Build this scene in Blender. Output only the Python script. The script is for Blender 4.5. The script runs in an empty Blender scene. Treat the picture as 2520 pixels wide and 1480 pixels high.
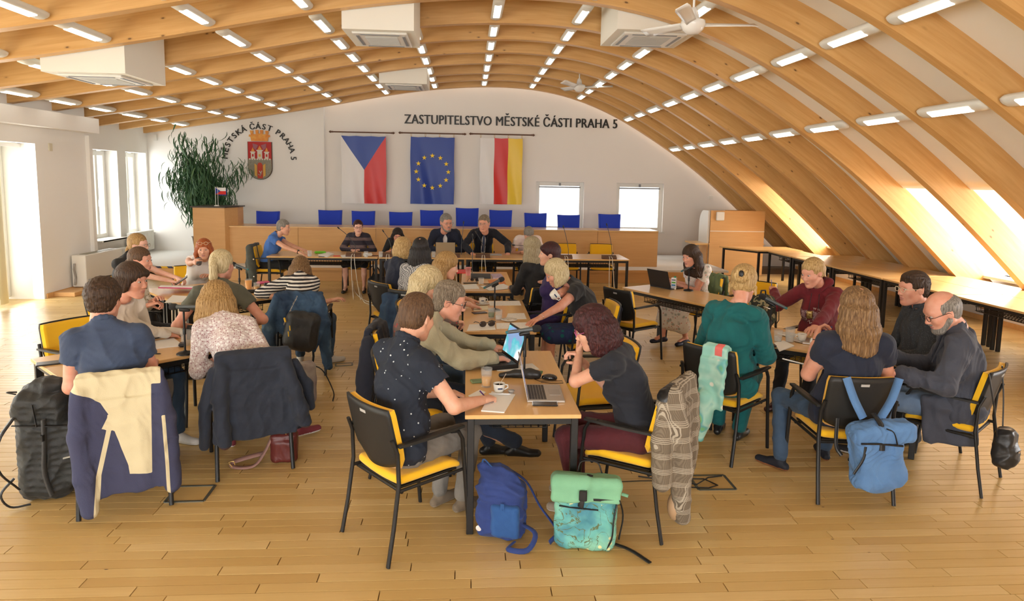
import bpy, math, random
import numpy as np
from mathutils import Vector, Matrix
R = math.radians
sc = bpy.context.scene
COL = sc.collection
rng = random.Random(7)

# ---------------------------------------------------------------- camera
CAM_H, FPX, CX, CY = 2.10, 1640.0, 1260.0, 628.0
_v = np.array([(1150 - CX) / FPX, -(440 - CY) / FPX, -1.0]); _v /= np.linalg.norm(_v)
_u = np.array([math.sin(.010), math.cos(.010), 0.0]); _u -= _v * (_u @ _v); _u /= np.linalg.norm(_u)
_x = np.cross(_v, _u)
RW = np.array([_x, _v, _u])
cd = bpy.data.cameras.new('camera')
cam = bpy.data.objects.new('camera', cd); COL.objects.link(cam)
mw = Matrix.Identity(4)
for i in range(3):
    for j in range(3):
        mw[i][j] = RW[i][j]
mw.translation = Vector((0, 0, CAM_H))
cam.matrix_world = mw
cd.sensor_width = 36.0; cd.lens = FPX / 2520 * 36; cd.sensor_fit = 'HORIZONTAL'
cd.shift_x = (1260 - CX) / 2520.0
cd.shift_y = -(740 - CY) / 2520.0
cd.clip_start = .05; cd.clip_end = 200
sc.camera = cam

def at(px, py, z):          # point of the plane z = const seen at a pixel of the photograph
    d = RW @ np.array([(px - CX) / FPX, -(py - CY) / FPX, -1.0])
    t = (z - CAM_H) / d[2]
    return Vector((d[0] * t, d[1] * t, z))

def to_px(p):               # pixel of the photograph at which a world point appears
    c = RW.T @ (np.array(p, dtype=float) - np.array([0, 0, CAM_H])); return CX + FPX * c[0] / -c[2], CY - FPX * c[1] / -c[2]

# ---------------------------------------------------------------- light
sc.view_settings.view_transform = 'Standard'
sc.view_settings.look = 'None'
sc.view_settings.gamma = 1.0
sc.view_settings.use_curve_mapping = False
sc.view_settings.exposure = 0.38
W = bpy.data.worlds.new('sky'); sc.world = W; W.use_nodes = True
bg = W.node_tree.nodes['Background']
bg.inputs[0].default_value = (.93, .97, 1.0, 1); bg.inputs[1].default_value = 2.2

def area(name, loc, rot, sx, sy, power, col=(1, 1, 1), spread=180):
    l = bpy.data.lights.new(name, 'AREA'); l.shape = 'RECTANGLE'; l.size = sx; l.size_y = sy
    l.energy = power; l.color = col; l.spread = R(spread)
    o = bpy.data.objects.new(name, l); COL.objects.link(o); o.location = loc; o.rotation_euler = rot
    return o
# daylight entering through the glazed doors and windows (each lamp fills its window opening)
DAY = (.95, .98, 1.0)
for i, (y, w) in enumerate([(10.9, 1.0), (8.4, 2.2), (5.4, 2.2), (2.2, 2.2), (-1.2, 2.2)]):
    area('daylight_door_%d' % i, (-7.12, y, 1.28), (0, R(-90), 0), 2.4, w, (26, 30, 60, 75, 75)[i] * w, DAY)
area('daylight_side_a', (-7.7, 14.5, 1.62), (0, R(-90), 0), 1.8, .7, 9, DAY)
area('daylight_side_b', (-7.7, 15.8, 1.62), (0, R(-90), 0), 1.8, .7, 14, DAY)
for i, (y, w) in enumerate([(13.6, 1.0), (8.95, 1.1), (7.75, 1.0), (4.1, 1.2), (-.7, 1.2), (-3, 1.2)]):
    area('daylight_dormer_%d' % i, (8.62, y, 1.45), (0, R(90), 0), 1.1, w, 75 * w, (.96, .97, 1.0))

for i, x in enumerate((-4.4, -1.3, 1.8)):      # added fill lamps, set in made-up windows of the wall behind the photographer
    area('added_fill_front_%d' % i, (x, -4.86, 1.9), (R(90), 0, 0), 2.2, 1.7, 140, DAY)

# ---------------------------------------------------------------- mesh helpers
class MB:
    """collects faces of one mesh"""
    def __init__(s): s.v = []; s.f = []; s.m = []; s.s = []; s.T = None
    def add(s, vs, fs, m=0, smooth=False):
        o = len(s.v)
        if s.T is not None: vs = [tuple(s.T @ Vector(v)) for v in vs]
        s.v += [tuple(v) for v in vs]
        for f in fs: s.f.append([i + o for i in f]); s.m.append(m); s.s.append(smooth)
        return s
    def box(s, c, d, rot=None, bev=0.0, m=0):
        x, y, z = d[0] / 2, d[1] / 2, d[2] / 2
        c = Vector(c)
        if bev <= 0:
            vs = [Vector((i * x, j * y, k * z)) for i in (-1, 1) for j in (-1, 1) for k in (-1, 1)]
            fs = [(0, 1, 3, 2), (4, 6, 7, 5), (0, 4, 5, 1), (2, 3, 7, 6), (0, 2, 6, 4), (1, 5, 7, 3)]
        else:
            b = min(bev, x * .98, y * .98, z * .98); vs = []; idx = {}
            for i in (-1, 1):
                for j in (-1, 1):
                    for k in (-1, 1):
                        for a in range(3):
                            p = [i * (x - b), j * (y - b), k * (z - b)]
                            p[a] = (i * x, j * y, k * z)[a]
                            idx[(i, j, k, a)] = len(vs); vs.append(Vector(p))
            fs = []
            def q(l):
                ids = [idx[t] for t in l]
                n = (vs[ids[1]] - vs[ids[0]]).cross(vs[ids[2]] - vs[ids[1]])
                cc = sum((vs[t] for t in ids), Vector()) / len(ids)
                fs.append(ids if n.dot(cc) > 0 else ids[::-1])
            for sg in (-1, 1):
                q([(sg, -1, -1, 0), (sg, 1, -1, 0), (sg, 1, 1, 0), (sg, -1, 1, 0)])
                q([(-1, sg, -1, 1), (1, sg, -1, 1), (1, sg, 1, 1), (-1, sg, 1, 1)])
                q([(-1, -1, sg, 2), (1, -1, sg, 2), (1, 1, sg, 2), (-1, 1, sg, 2)])
            for a, b2 in ((0, 1), (0, 2), (1, 2)):
                o = 3 - a - b2
                for i in (-1, 1):
                    for j in (-1, 1):
                        def k_(w, e):
                            t = [0, 0, 0]; t[a] = i; t[b2] = j; t[o] = w
                            return tuple(t) + (e,)
                        q([k_(-1, a), k_(-1, b2), k_(1, b2), k_(1, a)])
            for i in (-1, 1):
                for j in (-1, 1):
                    for k in (-1, 1):
                        q([(i, j, k, 0), (i, j, k, 1), (i, j, k, 2)])
        if rot is not None:
            vs = [rot @ v for v in vs]
        return s.add([v + c for v in vs], fs, m)
    def tube(s, pts, r, n=8, m=0, closed=False, cap=True, flat=1.0, up=None):
        pts = [Vector(p) for p in pts]; N = len(pts)
        rs = r if isinstance(r, (list, tuple)) else [r] * N
        vs = []; fs = []; prev = None
        for i, p in enumerate(pts):
            if closed: t = pts[(i + 1) % N] - pts[i - 1]
            else: t = pts[min(i + 1, N - 1)] - pts[max(i - 1, 0)]
            t.normalize()
            if prev is None:
                a = Vector(up) if up is not None else (Vector((0, 0, 1)) if abs(t.z) < .9 else Vector((1, 0, 0)))
            else: a = prev
            a = (a - t * a.dot(t)); a.normalize(); b = t.cross(a); prev = a
            for j in range(n):
                th = 2 * math.pi * j / n
                vs.append(p + a * (math.cos(th) * rs[i] * flat) + b * (math.sin(th) * rs[i]))
        for i in range(N if closed else N - 1):
            k = (i + 1) % N
            for j in range(n):
                fs.append((i * n + j, i * n + (j + 1) % n, k * n + (j + 1) % n, k * n + j))
        s.add(vs, fs, m, True)
        if cap and not closed:
            s.add(vs[:n], [tuple(range(n))[::-1]], m); s.add(vs[-n:], [tuple(range(n))], m)
        return s
    def lathe(s, prof, n=20, c=(0, 0, 0), m=0, axis=None, smooth=True):
        vs = []; fs = []; L = len(prof); c = Vector(c)
        for (r, z) in prof:
            for j in range(n):
                th = 2 * math.pi * j / n
                v = Vector((r * math.cos(th), r * math.sin(th), z))
                if axis is not None: v = axis @ v
                vs.append(v + c)
        for i in range(L - 1):
            for j in range(n):
                fs.append((i * n + j, i * n + (j + 1) % n, (i + 1) * n + (j + 1) % n, (i + 1) * n + j))
        s.add(vs, fs, m, smooth)
        if prof[0][0] > 1e-5: s.add(vs[:n], [tuple(range(n))[::-1]], m)
        if prof[-1][0] > 1e-5: s.add(vs[-n:], [tuple(range(n))], m)
        return s
    def prism(s, poly, z0, z1, m=0, f=None):
        """poly (x, y) counter-clockwise, extruded z0..z1; f maps (x,y,z) to a point"""
        f = f or (lambda x, y, z: (x, y, z)); n = len(poly)
        vs = [f(x, y, z0) for x, y in poly] + [f(x, y, z1) for x, y in poly]
        fs = [tuple(range(n))[::-1], tuple(range(n, 2 * n))] + [(i, (i + 1) % n, (i + 1) % n + n, i + n) for i in range(n)]
        return s.add(vs, fs, m)
    def grid(s, nu, nv, f, m=0, thick=0.0, smooth=True, mf=None):
        vs = [Vector(f(i / (nu - 1), j / (nv - 1))) for i in range(nu) for j in range(nv)]
        fs = [(i * nv + j, (i + 1) * nv + j, (i + 1) * nv + j + 1, i * nv + j + 1) for i in range(nu - 1) for j in range(nv - 1)]
        if thick <= 0:
            if mf:
                o = len(s.v); s.add(vs, [], m, smooth)
                for k, fc in enumerate(fs):
                    i, j = divmod(k, nv - 1)
                    s.f.append([a + o for a in fc]); s.m.append(mf((i + .5) / (nu - 1), (j + .5) / (nv - 1))); s.s.append(smooth)
                return s
            return s.add(vs, fs, m, smooth)
        nr = [Vector() for _ in vs]
        for fc in fs:
            n = (vs[fc[1]] - vs[fc[0]]).cross(vs[fc[3]] - vs[fc[0]])
            for a in fc: nr[a] = nr[a] + n
        for a in nr:
            if a.length > 0: a.normalize()
        N = len(vs); vs2 = vs + [v - n * thick for v, n in zip(vs, nr)]
        o = len(s.v); s.add(vs2, [], m, smooth)
        for k, fc in enumerate(fs):
            i, j = divmod(k, nv - 1)
            mm = mf((i + .5) / (nu - 1), (j + .5) / (nv - 1)) if mf else m
            s.f.append([a + o for a in fc]); s.m.append(mm); s.s.append(smooth)
            s.f.append([a + N + o for a in fc][::-1]); s.m.append(mm); s.s.append(smooth)
        bd = [(i * nv, (i + 1) * nv) for i in range(nu - 1)] + [((nu - 1) * nv + j, (nu - 1) * nv + j + 1) for j in range(nv - 1)] \
            + [((i + 1) * nv + nv - 1, i * nv + nv - 1) for i in range(nu - 1)] + [(j + 1, j) for j in range(nv - 1)]
        for a, b in bd:
            s.f.append([a + o, a + N + o, b + N + o, b + o]); s.m.append(m); s.s.append(False)
        return s
    def build(s, name, mats, parent=None, loc=None, rot=None):
        if not s.v: s.add([(0, 0, 0), (1e-3, 0, 0), (0, 1e-3, 0)], [(0, 1, 2)])
        me = bpy.data.meshes.new(name); me.from_pydata(s.v, [], s.f)
        mats = mats if isinstance(mats, (list, tuple)) else [mats]
        for m in mats: me.materials.append(m)
        if len(mats) > 1: me.polygons.foreach_set('material_index', s.m)
        me.polygons.foreach_set('use_smooth', s.s)
        me.update()
        return link(name, me, parent, loc, rot)

def sm(pts, k=5):            # smooth path through the points
    P = [Vector(p) for p in pts]
    if len(P) < 3: return P
    E = [P[0] * 2 - P[1]] + P + [P[-1] * 2 - P[-2]]; out = []
    for i in range(1, len(E) - 2):
        a, b, c, d = E[i - 1:i + 3]
        for j in range(k):
            t = j / k; out.append(.5 * ((2 * b) + (c - a) * t + (2 * a - 5 * b + 4 * c - d) * t * t + (3 * b - a - 3 * c + d) * t ** 3))
    return out + [P[-1]]
def link(name, data, parent=None, loc=None, rot=None):
    o = bpy.data.objects.new(name, data); COL.objects.link(o)
    if parent is not None: o.parent = parent
    if loc is not None: o.location = loc
    if rot is not None: o.rotation_euler = rot
    return o
def tag(o, label=None, cat=None, group=None, kind=None):
    if label: o['label'] = label
    if cat: o['category'] = cat
    if group: o['group'] = group
    if kind: o['kind'] = kind
    return o
def thing(name, label, cat, loc=(0, 0, 0), rz=0.0, group=None):
    o = link(name, None, None, loc, (0, 0, rz)); o.empty_display_size = .1
    return tag(o, label, cat, group)
KIDS = {}
def copy_tree(o, parent=None):
    c = o.copy(); COL.objects.link(c); c.parent = parent
    for ch in [k for k in o.children]: copy_tree(ch, c)
    return c
def place(proto, used, loc, rz=0.0, label=None, cat=None, group=None, scale=None):
    o = proto if not used[0] else copy_tree(proto)
    used[0] = True
    o.location = loc; o.rotation_euler = (0, 0, rz)
    if scale: o.scale = scale
    return tag(o, label, cat, group)

# ---------------------------------------------------------------- materials
MATS = {}
def mat(name, col, rough=.6, metal=0.0, emit=None, trans=0.0, ior=1.45, sheen=0.0, bump=None, vary=None, coat=0.0, alpha=1.0):
    """bump = (scale, strength); vary = (scale, second colour, contrast)"""
    if name in MATS: return MATS[name]
    m = bpy.data.materials.new(name); m.use_nodes = True; MATS[name] = m
    nt = m.node_tree; b = nt.nodes['Principled BSDF']; I = b.inputs
    I['Base Color'].default_value = (*col, 1); I['Roughness'].default_value = rough; I['Metallic'].default_value = metal
    I['IOR'].default_value = ior
    if trans: I['Transmission Weight'].default_value = trans
    if sheen: I['Sheen Weight'].default_value = sheen
    if coat: I['Coat Weight'].default_value = coat; I['Coat Roughness'].default_value = .15
    if alpha < 1: I['Alpha'].default_value = alpha
    if emit: I['Emission Color'].default_value = (*emit[0], 1); I['Emission Strength'].default_value = emit[1]
    if bump or vary:
        tc = nt.nodes.new('ShaderNodeTexCoord')
    if vary:
        n = nt.nodes.new('ShaderNodeTexNoise'); n.inputs['Scale'].default_value = vary[0]; n.inputs['Detail'].default_value = 4
        nt.links.new(tc.outputs['Object'], n.inputs['Vector'])
        r = nt.nodes.new('ShaderNodeValToRGB'); w = .5 - .5 * (vary[2] if len(vary) > 2 else .4)
        r.color_ramp.elements[0].position = w; r.color_ramp.elements[1].position = 1 - w
        r.color_ramp.elements[0].color = (*col, 1); r.color_ramp.elements[1].color = (*vary[1], 1)
        nt.links.new(n.outputs['Fac'], r.inputs[0]); nt.links.new(r.outputs[0], I['Base Color'])
    if bump:
        n2 = nt.nodes.new('ShaderNodeTexNoise'); n2.inputs['Scale'].default_value = bump[0]; n2.inputs['Detail'].default_value = 3
        nt.links.new(tc.outputs['Object'], n2.inputs['Vector'])
        bp = nt.nodes.new('ShaderNodeBump'); bp.inputs['Strength'].default_value = bump[1]; bp.inputs['Distance'].default_value = .01
        nt.links.new(n2.outputs['Fac'], bp.inputs['Height']); nt.links.new(bp.outputs[0], I['Normal'])
    return m
class NT:
    """small node-graph writer"""
    def __init__(s, name):
        s.m = bpy.data.materials.new(name); s.m.use_nodes = True; MATS[name] = s.m
        s.t = s.m.node_tree; s.b = s.t.nodes['Principled BSDF']; s._tc = None
    def n(s, typ, **kw):
        nd = s.t.nodes.new('ShaderNode' + typ); ins = kw.pop('ins', {})
        for k, v in kw.items(): setattr(nd, k, v)
        for k, v in ins.items():
            if isinstance(v, bpy.types.NodeSocket): s.t.links.new(v, nd.inputs[k])
            else: nd.inputs[k].default_value = v
        return nd
    def co(s, out='Object', scale=(1, 1, 1), rot=(0, 0, 0), loc=(0, 0, 0)):
        if s._tc is None: s._tc = s.n('TexCoord')
        return s.n('Mapping', ins={'Vector': s._tc.outputs[out], 'Scale': scale, 'Rotation': rot, 'Location': loc}).outputs[0]
    def math(s, op, a, b=0.0, c=None):
        nd = s.n('Math', operation=op, ins={0: a, 1: b})
        if c is not None: nd.inputs[2].default_value = c
        return nd.outputs[0]
    def ramp(s, fac, *stops, const=False):
        nd = s.n('ValToRGB', ins={0: fac}); cr = nd.color_ramp
        if const: cr.interpolation = 'CONSTANT'
        while len(cr.elements) < len(stops): cr.elements.new(.5)
        for e, (p, c) in zip(cr.elements, stops): e.position = p; e.color = (*c, 1) if len(c) == 3 else c
        return nd.outputs[0]
    def mix(s, fac, a, b, mode='MIX'):
        nd = s.n('Mix', data_type='RGBA', blend_type=mode)
        for i, v in ((0, fac), (6, a), (7, b)):
            if isinstance(v, bpy.types.NodeSocket): s.t.links.new(v, nd.inputs[i])
            else: nd.inputs[i].default_value = (*v, 1) if isinstance(v, tuple) and len(v) == 3 else v
        return nd.outputs[2]
    def out(s, col=None, rough=None, bump=None, strength=.3, dist=.01, **kw):
        for key, v in (('Base Color', col), ('Roughness', rough)):
            if v is None: continue
            if isinstance(v, bpy.types.NodeSocket): s.t.links.new(v, s.b.inputs[key])
            else: s.b.inputs[key].default_value = (*v, 1) if isinstance(v, tuple) else v
        if bump is not None:
            bp = s.n('Bump', ins={'Height': bump, 'Strength': strength, 'Distance': dist})
            s.t.links.new(bp.outputs[0], s.b.inputs['Normal'])
        for k, v in kw.items(): s.b.inputs[k.replace('_', ' ')].default_value = v
        return s.m

def wood(name, c0, c1, knots=True, scale=(1, 1, 1), rough=.45, kcol=(.10, .035, .012), coat=0.0, attr=None):
    g = NT(name)
    if attr:
        _a = g.n('Attribute', attribute_name=attr).outputs['Vector']
        g.co = lambda out='Object', scale=(1, 1, 1), rot=(0, 0, 0), loc=(0, 0, 0): g.n('Mapping', ins={'Vector': _a, 'Scale': scale, 'Rotation': rot, 'Location': loc}).outputs[0]
    v = g.co(scale=scale)
    d = g.n('TexNoise', ins={'Vector': v, 'Scale': 1.3, 'Detail': 3.0}).outputs['Fac']
    n = g.n('TexNoise', ins={'Vector': g.co(scale=tuple(a * (1 if i == 0 else 14) for i, a in enumerate(scale))), 'Scale': 1.6, 'Detail': 6.0, 'Distortion': .6}).outputs['Fac']
    c = g.ramp(n, (.3, c0), (.7, c1))
    c = g.mix(g.ramp(d, (.35, (0, 0, 0)), (.7, (.25, .25, .25))), c, tuple(a * .8 for a in c0))
    if knots:
        vo = g.n('TexVoronoi', ins={'Vector': g.co(scale=(scale[0] * 1.0, scale[1] * 2.2, scale[2] * 2.2)), 'Scale': 2.9}, feature='F1')
        k = g.ramp(vo.outputs['Distance'], (.045, (1, 1, 1)), (.075, (.0, .0, .0)))
        c = g.mix(k, c, kcol)
        k2 = g.ramp(vo.outputs['Distance'], (.075, (.35, .35, .35)), (.14, (.0, .0, .0)))
        c = g.mix(k2, c, tuple(a * .6 for a in c0))
    return g.out(c, rough, bump=n, strength=.05, Coat_Weight=coat)

WHITE = mat('wall_white_paint', (.89, .84, .78), .85, bump=(60, .04))
WHITE2 = mat('wall_white_left', (.91, .88, .83), .85, bump=(60, .04))
CEIL = mat('ceiling_white_board', (.92, .88, .80), .8)
RIBWOOD = wood('rib_glulam_spruce', (.64, .345, .11), (.76, .46, .18), rough=.40, attr='grain')
CHEEK = wood('dormer_pine_panel', (.86, .74, .58), (.91, .82, .69), rough=.5)
BEECH = wood('beech_veneer', (.66, .35, .13), (.71, .40, .17), knots=False, rough=.5)
BEECHV = wood('beech_panel_front', (.68, .37, .135), (.73, .42, .165), knots=False, rough=.5)
TOPW = wood('table_beech_top', (.72, .43, .16), (.77, .48, .195), knots=False, rough=.28, coat=.15)
BLACK = mat('black_powder_coat', (.012, .012, .012), .38)
PLAST = mat('black_plastic_shell', (.016, .016, .015), .5, bump=(300, .05))
YELL = mat('yellow_chair_fabric', (.90, .50, .012), .9, sheen=.2, bump=(220, .12))
BLUEF = mat('blue_chair_fabric', (.018, .055, .52), .9, sheen=.25, bump=(220, .12))
CHROME = mat('chrome', (.8, .8, .8), .15, 1.0)
WPL = mat('white_plastic', (.82, .80, .74), .4)
DARKW = mat('dark_brown_wood', (.13, .06, .03), .45, bump=(30, .1))
PAPER = mat('paper_white', (.88, .87, .84), .8)
GLASS = mat('clear_glass', (.9, .95, .95), .03, alpha=.18, coat=.6)
GREY = mat('grey_plastic', (.25, .26, .27), .45)
# ---------------------------------------------------------------- room shell
YB, YF = 16.5, -5.0
PROF = [(-8.0, 2.94), (-7.55, 3.01), (-6.33, 3.22), (-5.22, 3.40), (-4.29, 3.56), (-3.35, 3.73), (-2.4, 3.93), (-1.6, 4.085), (-.88, 4.19), (-.12, 4.265),
        (.56, 4.30), (1.1, 4.30), (1.63, 4.26), (2.1, 4.19), (2.47, 4.10), (3.1, 3.89), (3.7, 3.62), (4.42, 3.19), (5.08, 2.78), (5.64, 2.39), (6.13, 2.00), (6.66, 1.54), (7.21, 1.02), (8.05, .22)]
def _smooth(P):
    a = np.array(P); t = np.cumsum(np.r_[0, np.linalg.norm(np.diff(a, axis=0), axis=1)])
    # local smoothing of the measured arch, then even resampling
    tt = np.linspace(0, t[-1], 90); x = np.interp(tt, t, a[:, 0]); z = np.interp(tt, t, a[:, 1])
    for _ in range(14):
        x[1:-1] = .25 * x[:-2] + .5 * x[1:-1] + .25 * x[2:]; z[1:-1] = .25 * z[:-2] + .5 * z[1:-1] + .25 * z[2:]
    return np.c_[x, z]
ARC = _smooth(PROF)
_t = np.gradient(ARC, axis=0); _t /= np.linalg.norm(_t, axis=1)[:, None]
ARN = np.c_[-_t[:, 1], _t[:, 0]]                 # outward (upward) normals
RIBD = .33
OUT = ARC + ARN * RIBD
def arc_z(x): return float(np.interp(x, ARC[:, 0], ARC[:, 1]))
def out_x(z): # x of the roof board on the right at height z
    r = OUT[50:]; return float(np.interp(-z, -r[:, 1], r[:, 0]))
RIBS = [16.2, 15.12, 14.15, 12.95, 11.85, 10.75, 9.65, 8.3, 7.15, 6.0, 4.85, 3.4, 2.25, 1.1, -.05, -1.5, -2.65, -3.8, -4.95]
RT = .13
ceil = link('ceiling', None); tag(ceil, 'vaulted white ceiling carried on curved timber ribs', kind='structure')
ndorm = [(2, 3), (6, 7), (7, 8), (10, 11), (14, 15), (16, 17)]    # bays (far rib, near rib) that open into a dormer
ZL, ZS = 2.11, .76
for i in range(len(RIBS) - 1):
    far, near = RIBS[i], RIBS[i + 1] + RT
    if i == 0: pass
    b = MB(); P = OUT
    if (i, i + 1) in ndorm:
        k = int(np.argmin(np.abs(P[50:, 1] - ZL))) + 50; P = P[:k + 1]
    pts = [(x, z) for x, z in P]
    n = len(pts)
    vs = [(x, far, z) for x, z in pts] + [(x, near, z) for x, z in pts] + [(x + .0, far, z + .08) for x, z in pts] + [(x, near, z + .08) for x, z in pts]
    fs = []
    for j in range(n - 1):
        fs += [(j, j + 1, n + j + 1, n + j), (2 * n + j, 3 * n + j, 3 * n + j + 1, 2 * n + j + 1)]
    fs += [(n - 1, 3 * n - 1, 4 * n - 1, 2 * n - 1)]
    b.add(vs, fs, 0, True); b.build('panel', CEIL, ceil)
def rib_uv(o):
    pass
for i, y in enumerate(RIBS):
    b = MB(); n = len(ARC); dep = OUT + ARN * .02
    T = .13
    A = [(x, y, z) for x, z in ARC] + [(x, y + T, z) for x, z in ARC] + [(x, y, z) for x, z in dep] + [(x, y + T, z) for x, z in dep]
    fs = []
    for j in range(n - 1):
        fs += [(j, n + j, n + j + 1, j + 1), (j, j + 1, 2 * n + j + 1, 2 * n + j), (n + j + 1, n + j, 3 * n + j, 3 * n + j + 1), (2 * n + j, 2 * n + j + 1, 3 * n + j + 1, 3 * n + j)]
    fs += [(0, 2 * n, 3 * n, n), (n - 1, 2 * n - 1, 4 * n - 1, 3 * n - 1)]
    b.add(A, fs, 0, False)
    o = b.build('rib', RIBWOOD, ceil); al = np.cumsum(np.r_[0, np.linalg.norm(np.diff(ARC, axis=0), axis=1)]) + i * 7.3
    gc = o.data.attributes.new('grain', 'FLOAT_VECTOR', 'POINT')
    arr = np.concatenate([np.c_[al, np.full(n, d), np.full(n, e)] for d, e in ((0, 0), (.13, 0), (0, .35), (.13, .35))]).astype(np.float32); gc.data.foreach_set('vector', arr.ravel())
# dormers: cheeks, sill, head and the bright window
XG = 8.75
for d, (i, j) in enumerate(ndorm):
    far, near = RIBS[i], RIBS[j] + RT
    xl = out_x(ZL)
    w = link('window_%d' % (d + 10), None); tag(w, 'timber lined dormer window in the curved roof', kind='structure')
    b = MB()
    for yy in (far + .005, near - .005):
        b.prism([(xl - .02, ZL + .02), (out_x(ZS) - .02, ZS), (XG, ZS), (XG, ZL + .02)], yy, yy + .02 if yy == far + .005 else yy - .02,
                f=lambda x, z, y: (x, y, z))
    b.build('cheek', CHEEK, w)
    b = MB(); b.box(((xl + XG) / 2, (far + near) / 2, ZL + .03), (XG - xl, far - near, .04)); b.box(((out_x(ZS) + XG) / 2, (far + near) / 2, ZS - .02), (XG - out_x(ZS) + .05, far - near, .04))
    b.build('lining', CHEEK, w)
    b = MB(); cy = (far + near) / 2; hw = (far - near) / 2
    for a, c, dd in ((0, -hw + .04, 1), (0, hw - .04, 1), (0, 0, 1)): b.box((XG - .02, cy + c, (ZL + ZS) / 2), (.06, .07, ZL - ZS))
    for zz in (ZS + .04, ZL - .04): b.box((XG - .02, cy, zz), (.05, 2 * hw, .07))
    b.build('frame', WPL, w)
# walls
SKYL = mat('overexposed_daylight', (.9, .95, 1), .8, emit=((.98, 1, 1), 2.6))
def wall(name, label, boxes, m=WHITE, polys=None):
    b = MB()
    for c, d in boxes: b.box(c, d)
    o = b.build(name, m); return tag(o, label, kind='structure')
# back wall: right part with two windows, profile top
def back_piece(b, x0, x1, z0, z1, y, th=.3):
    xs = [x0] + [x for x in OUT[:, 0] if x0 < x < x1] + [x1]
    top = [min(z1, float(np.interp(x, OUT[:, 0], OUT[:, 1])) + .05) for x in xs]
    poly = [(x0, z0), (x1, z0)] + [(x, t) for x, t in zip(xs[::-1], top[::-1])]
    poly = [p for k, p in enumerate(poly) if k == 0 or (abs(p[0] - poly[k - 1][0]) + abs(p[1] - poly[k - 1][1])) > 1e-4]
    b.prism(poly, y, y + th, f=lambda x, z, yy: (x, yy, z))
b = MB()
XW = [(1.70, 2.90), (3.72, 4.92)]; ZW = (.85, 2.06)
back_piece(b, -3.42, 1.70, 0, 9, YB); back_piece(b, 2.90, 3.72, 0, 9, YB); back_piece(b, 4.92, 8.6, 0, 9, YB)
for a, c in XW: back_piece(b, a, c, 0, ZW[0], YB)
for a, c in XW:
    xs = np.linspace(a, c, 8); poly = [(a, ZW[1]), (c, ZW[1])] + [(x, float(np.interp(x, OUT[:, 0], OUT[:, 1])) + .05) for x in xs[::-1]]
    b.prism(poly, YB, YB + .3, f=lambda x, z, yy: (x, yy, z))
tag(b.build('wall_back', WHITE), 'white end wall with two square windows, flags and lettering', kind='structure')
b = MB(); back_piece(b, -7.9, -3.42, 0, 9, YB - .14, .44)
tag(b.build('wall_back_left', WHITE2), 'projecting white part of the end wall behind the plant', kind='structure')
# left wall: far part at x=-7.5 with two windows, near part at x=-6.95 with glazed doors
b = MB(); XL = -7.5
W1 = (14.02, 14.98); W2 = (15.33, 16.27); ZWL = (.70, 2.56)
def lw(b, x, y0, y1, z0, z1, th=.35): b.box((x - th / 2, (y0 + y1) / 2, (z0 + z1) / 2), (th, y1 - y0, z1 - z0))
lw(b, XL, 12.8, W1[0], 0, 3.6); lw(b, XL, W1[1], W2[0], 0, 3.6); lw(b, XL, W2[1], 16.6, 0, 3.6)
for w in (W1, W2): lw(b, XL, w[0], w[1], 0, ZWL[0]); lw(b, XL, w[0], w[1], ZWL[1], 3.6)
tag(b.build('wall_left', WHITE2), 'white left wall with two tall narrow windows above the stage', kind='structure')
b = MB(); XN = -6.95
doors = [(9.9, 11.35), (7.2, 9.5), (4.3, 6.5), (1.1, 3.3), (-2.3, -.1)]
ys = 12.8; 
for (a, c) in doors:
    lw(b, XN, c, ys, 0, 3.6, .9); lw(b, XN, a, c, 2.54, 3.6, .9); ys = a
lw(b, XN, YF, ys, 0, 3.6, .9)
tag(b.build('wall_left_near', WHITE2), 'white left wall with a glazed terrace door and fabric blinds', kind='structure')
b = MB(); b.box((XN + .09, 4.6, 2.93), (.32, 16.4, .26)); b.box((XN + .02, 12.83, 1.38), (.10, .10, 2.76), m=0)
tag(b.build('trim_left', WHITE2), 'white boxed beam and corner casing along the left wall', kind='structure')
tag(wall('wall_right', '', [((8.28, (YB + YF) / 2, .38), (.1, YB - YF, .76))]), 'low white knee wall under the roof slope', kind='structure')
tag(wall('wall_front', '', [((0, YF - .1, 3), (18, .2, 6))]), 'plain white wall behind the photographer', kind='structure')
for k, x in enumerate((-4.4, -1.3, 1.8)):  # invented windows, out of view; their glowing screens brighten surfaces facing the camera
    w = link('window_%d' % (k + 30), None); tag(w, 'added fill light window with white frame in the wall behind the photographer', kind='structure'); b = MB()
    for s_ in (-1, 0, 1): b.box((x + s_ * 1.12, YF + .05, 1.9), (.07, .06, 1.8))
    for s_ in (-1, 1): b.box((x, YF + .05, 1.9 + s_ * .88), (2.3, .06, .07))
    b.build('frame', WPL, w); b = MB(); b.box((x, YF + .02, 1.9), (2.2, .01, 1.7)); b.build('glow_screen', SKYL, w)
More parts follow.
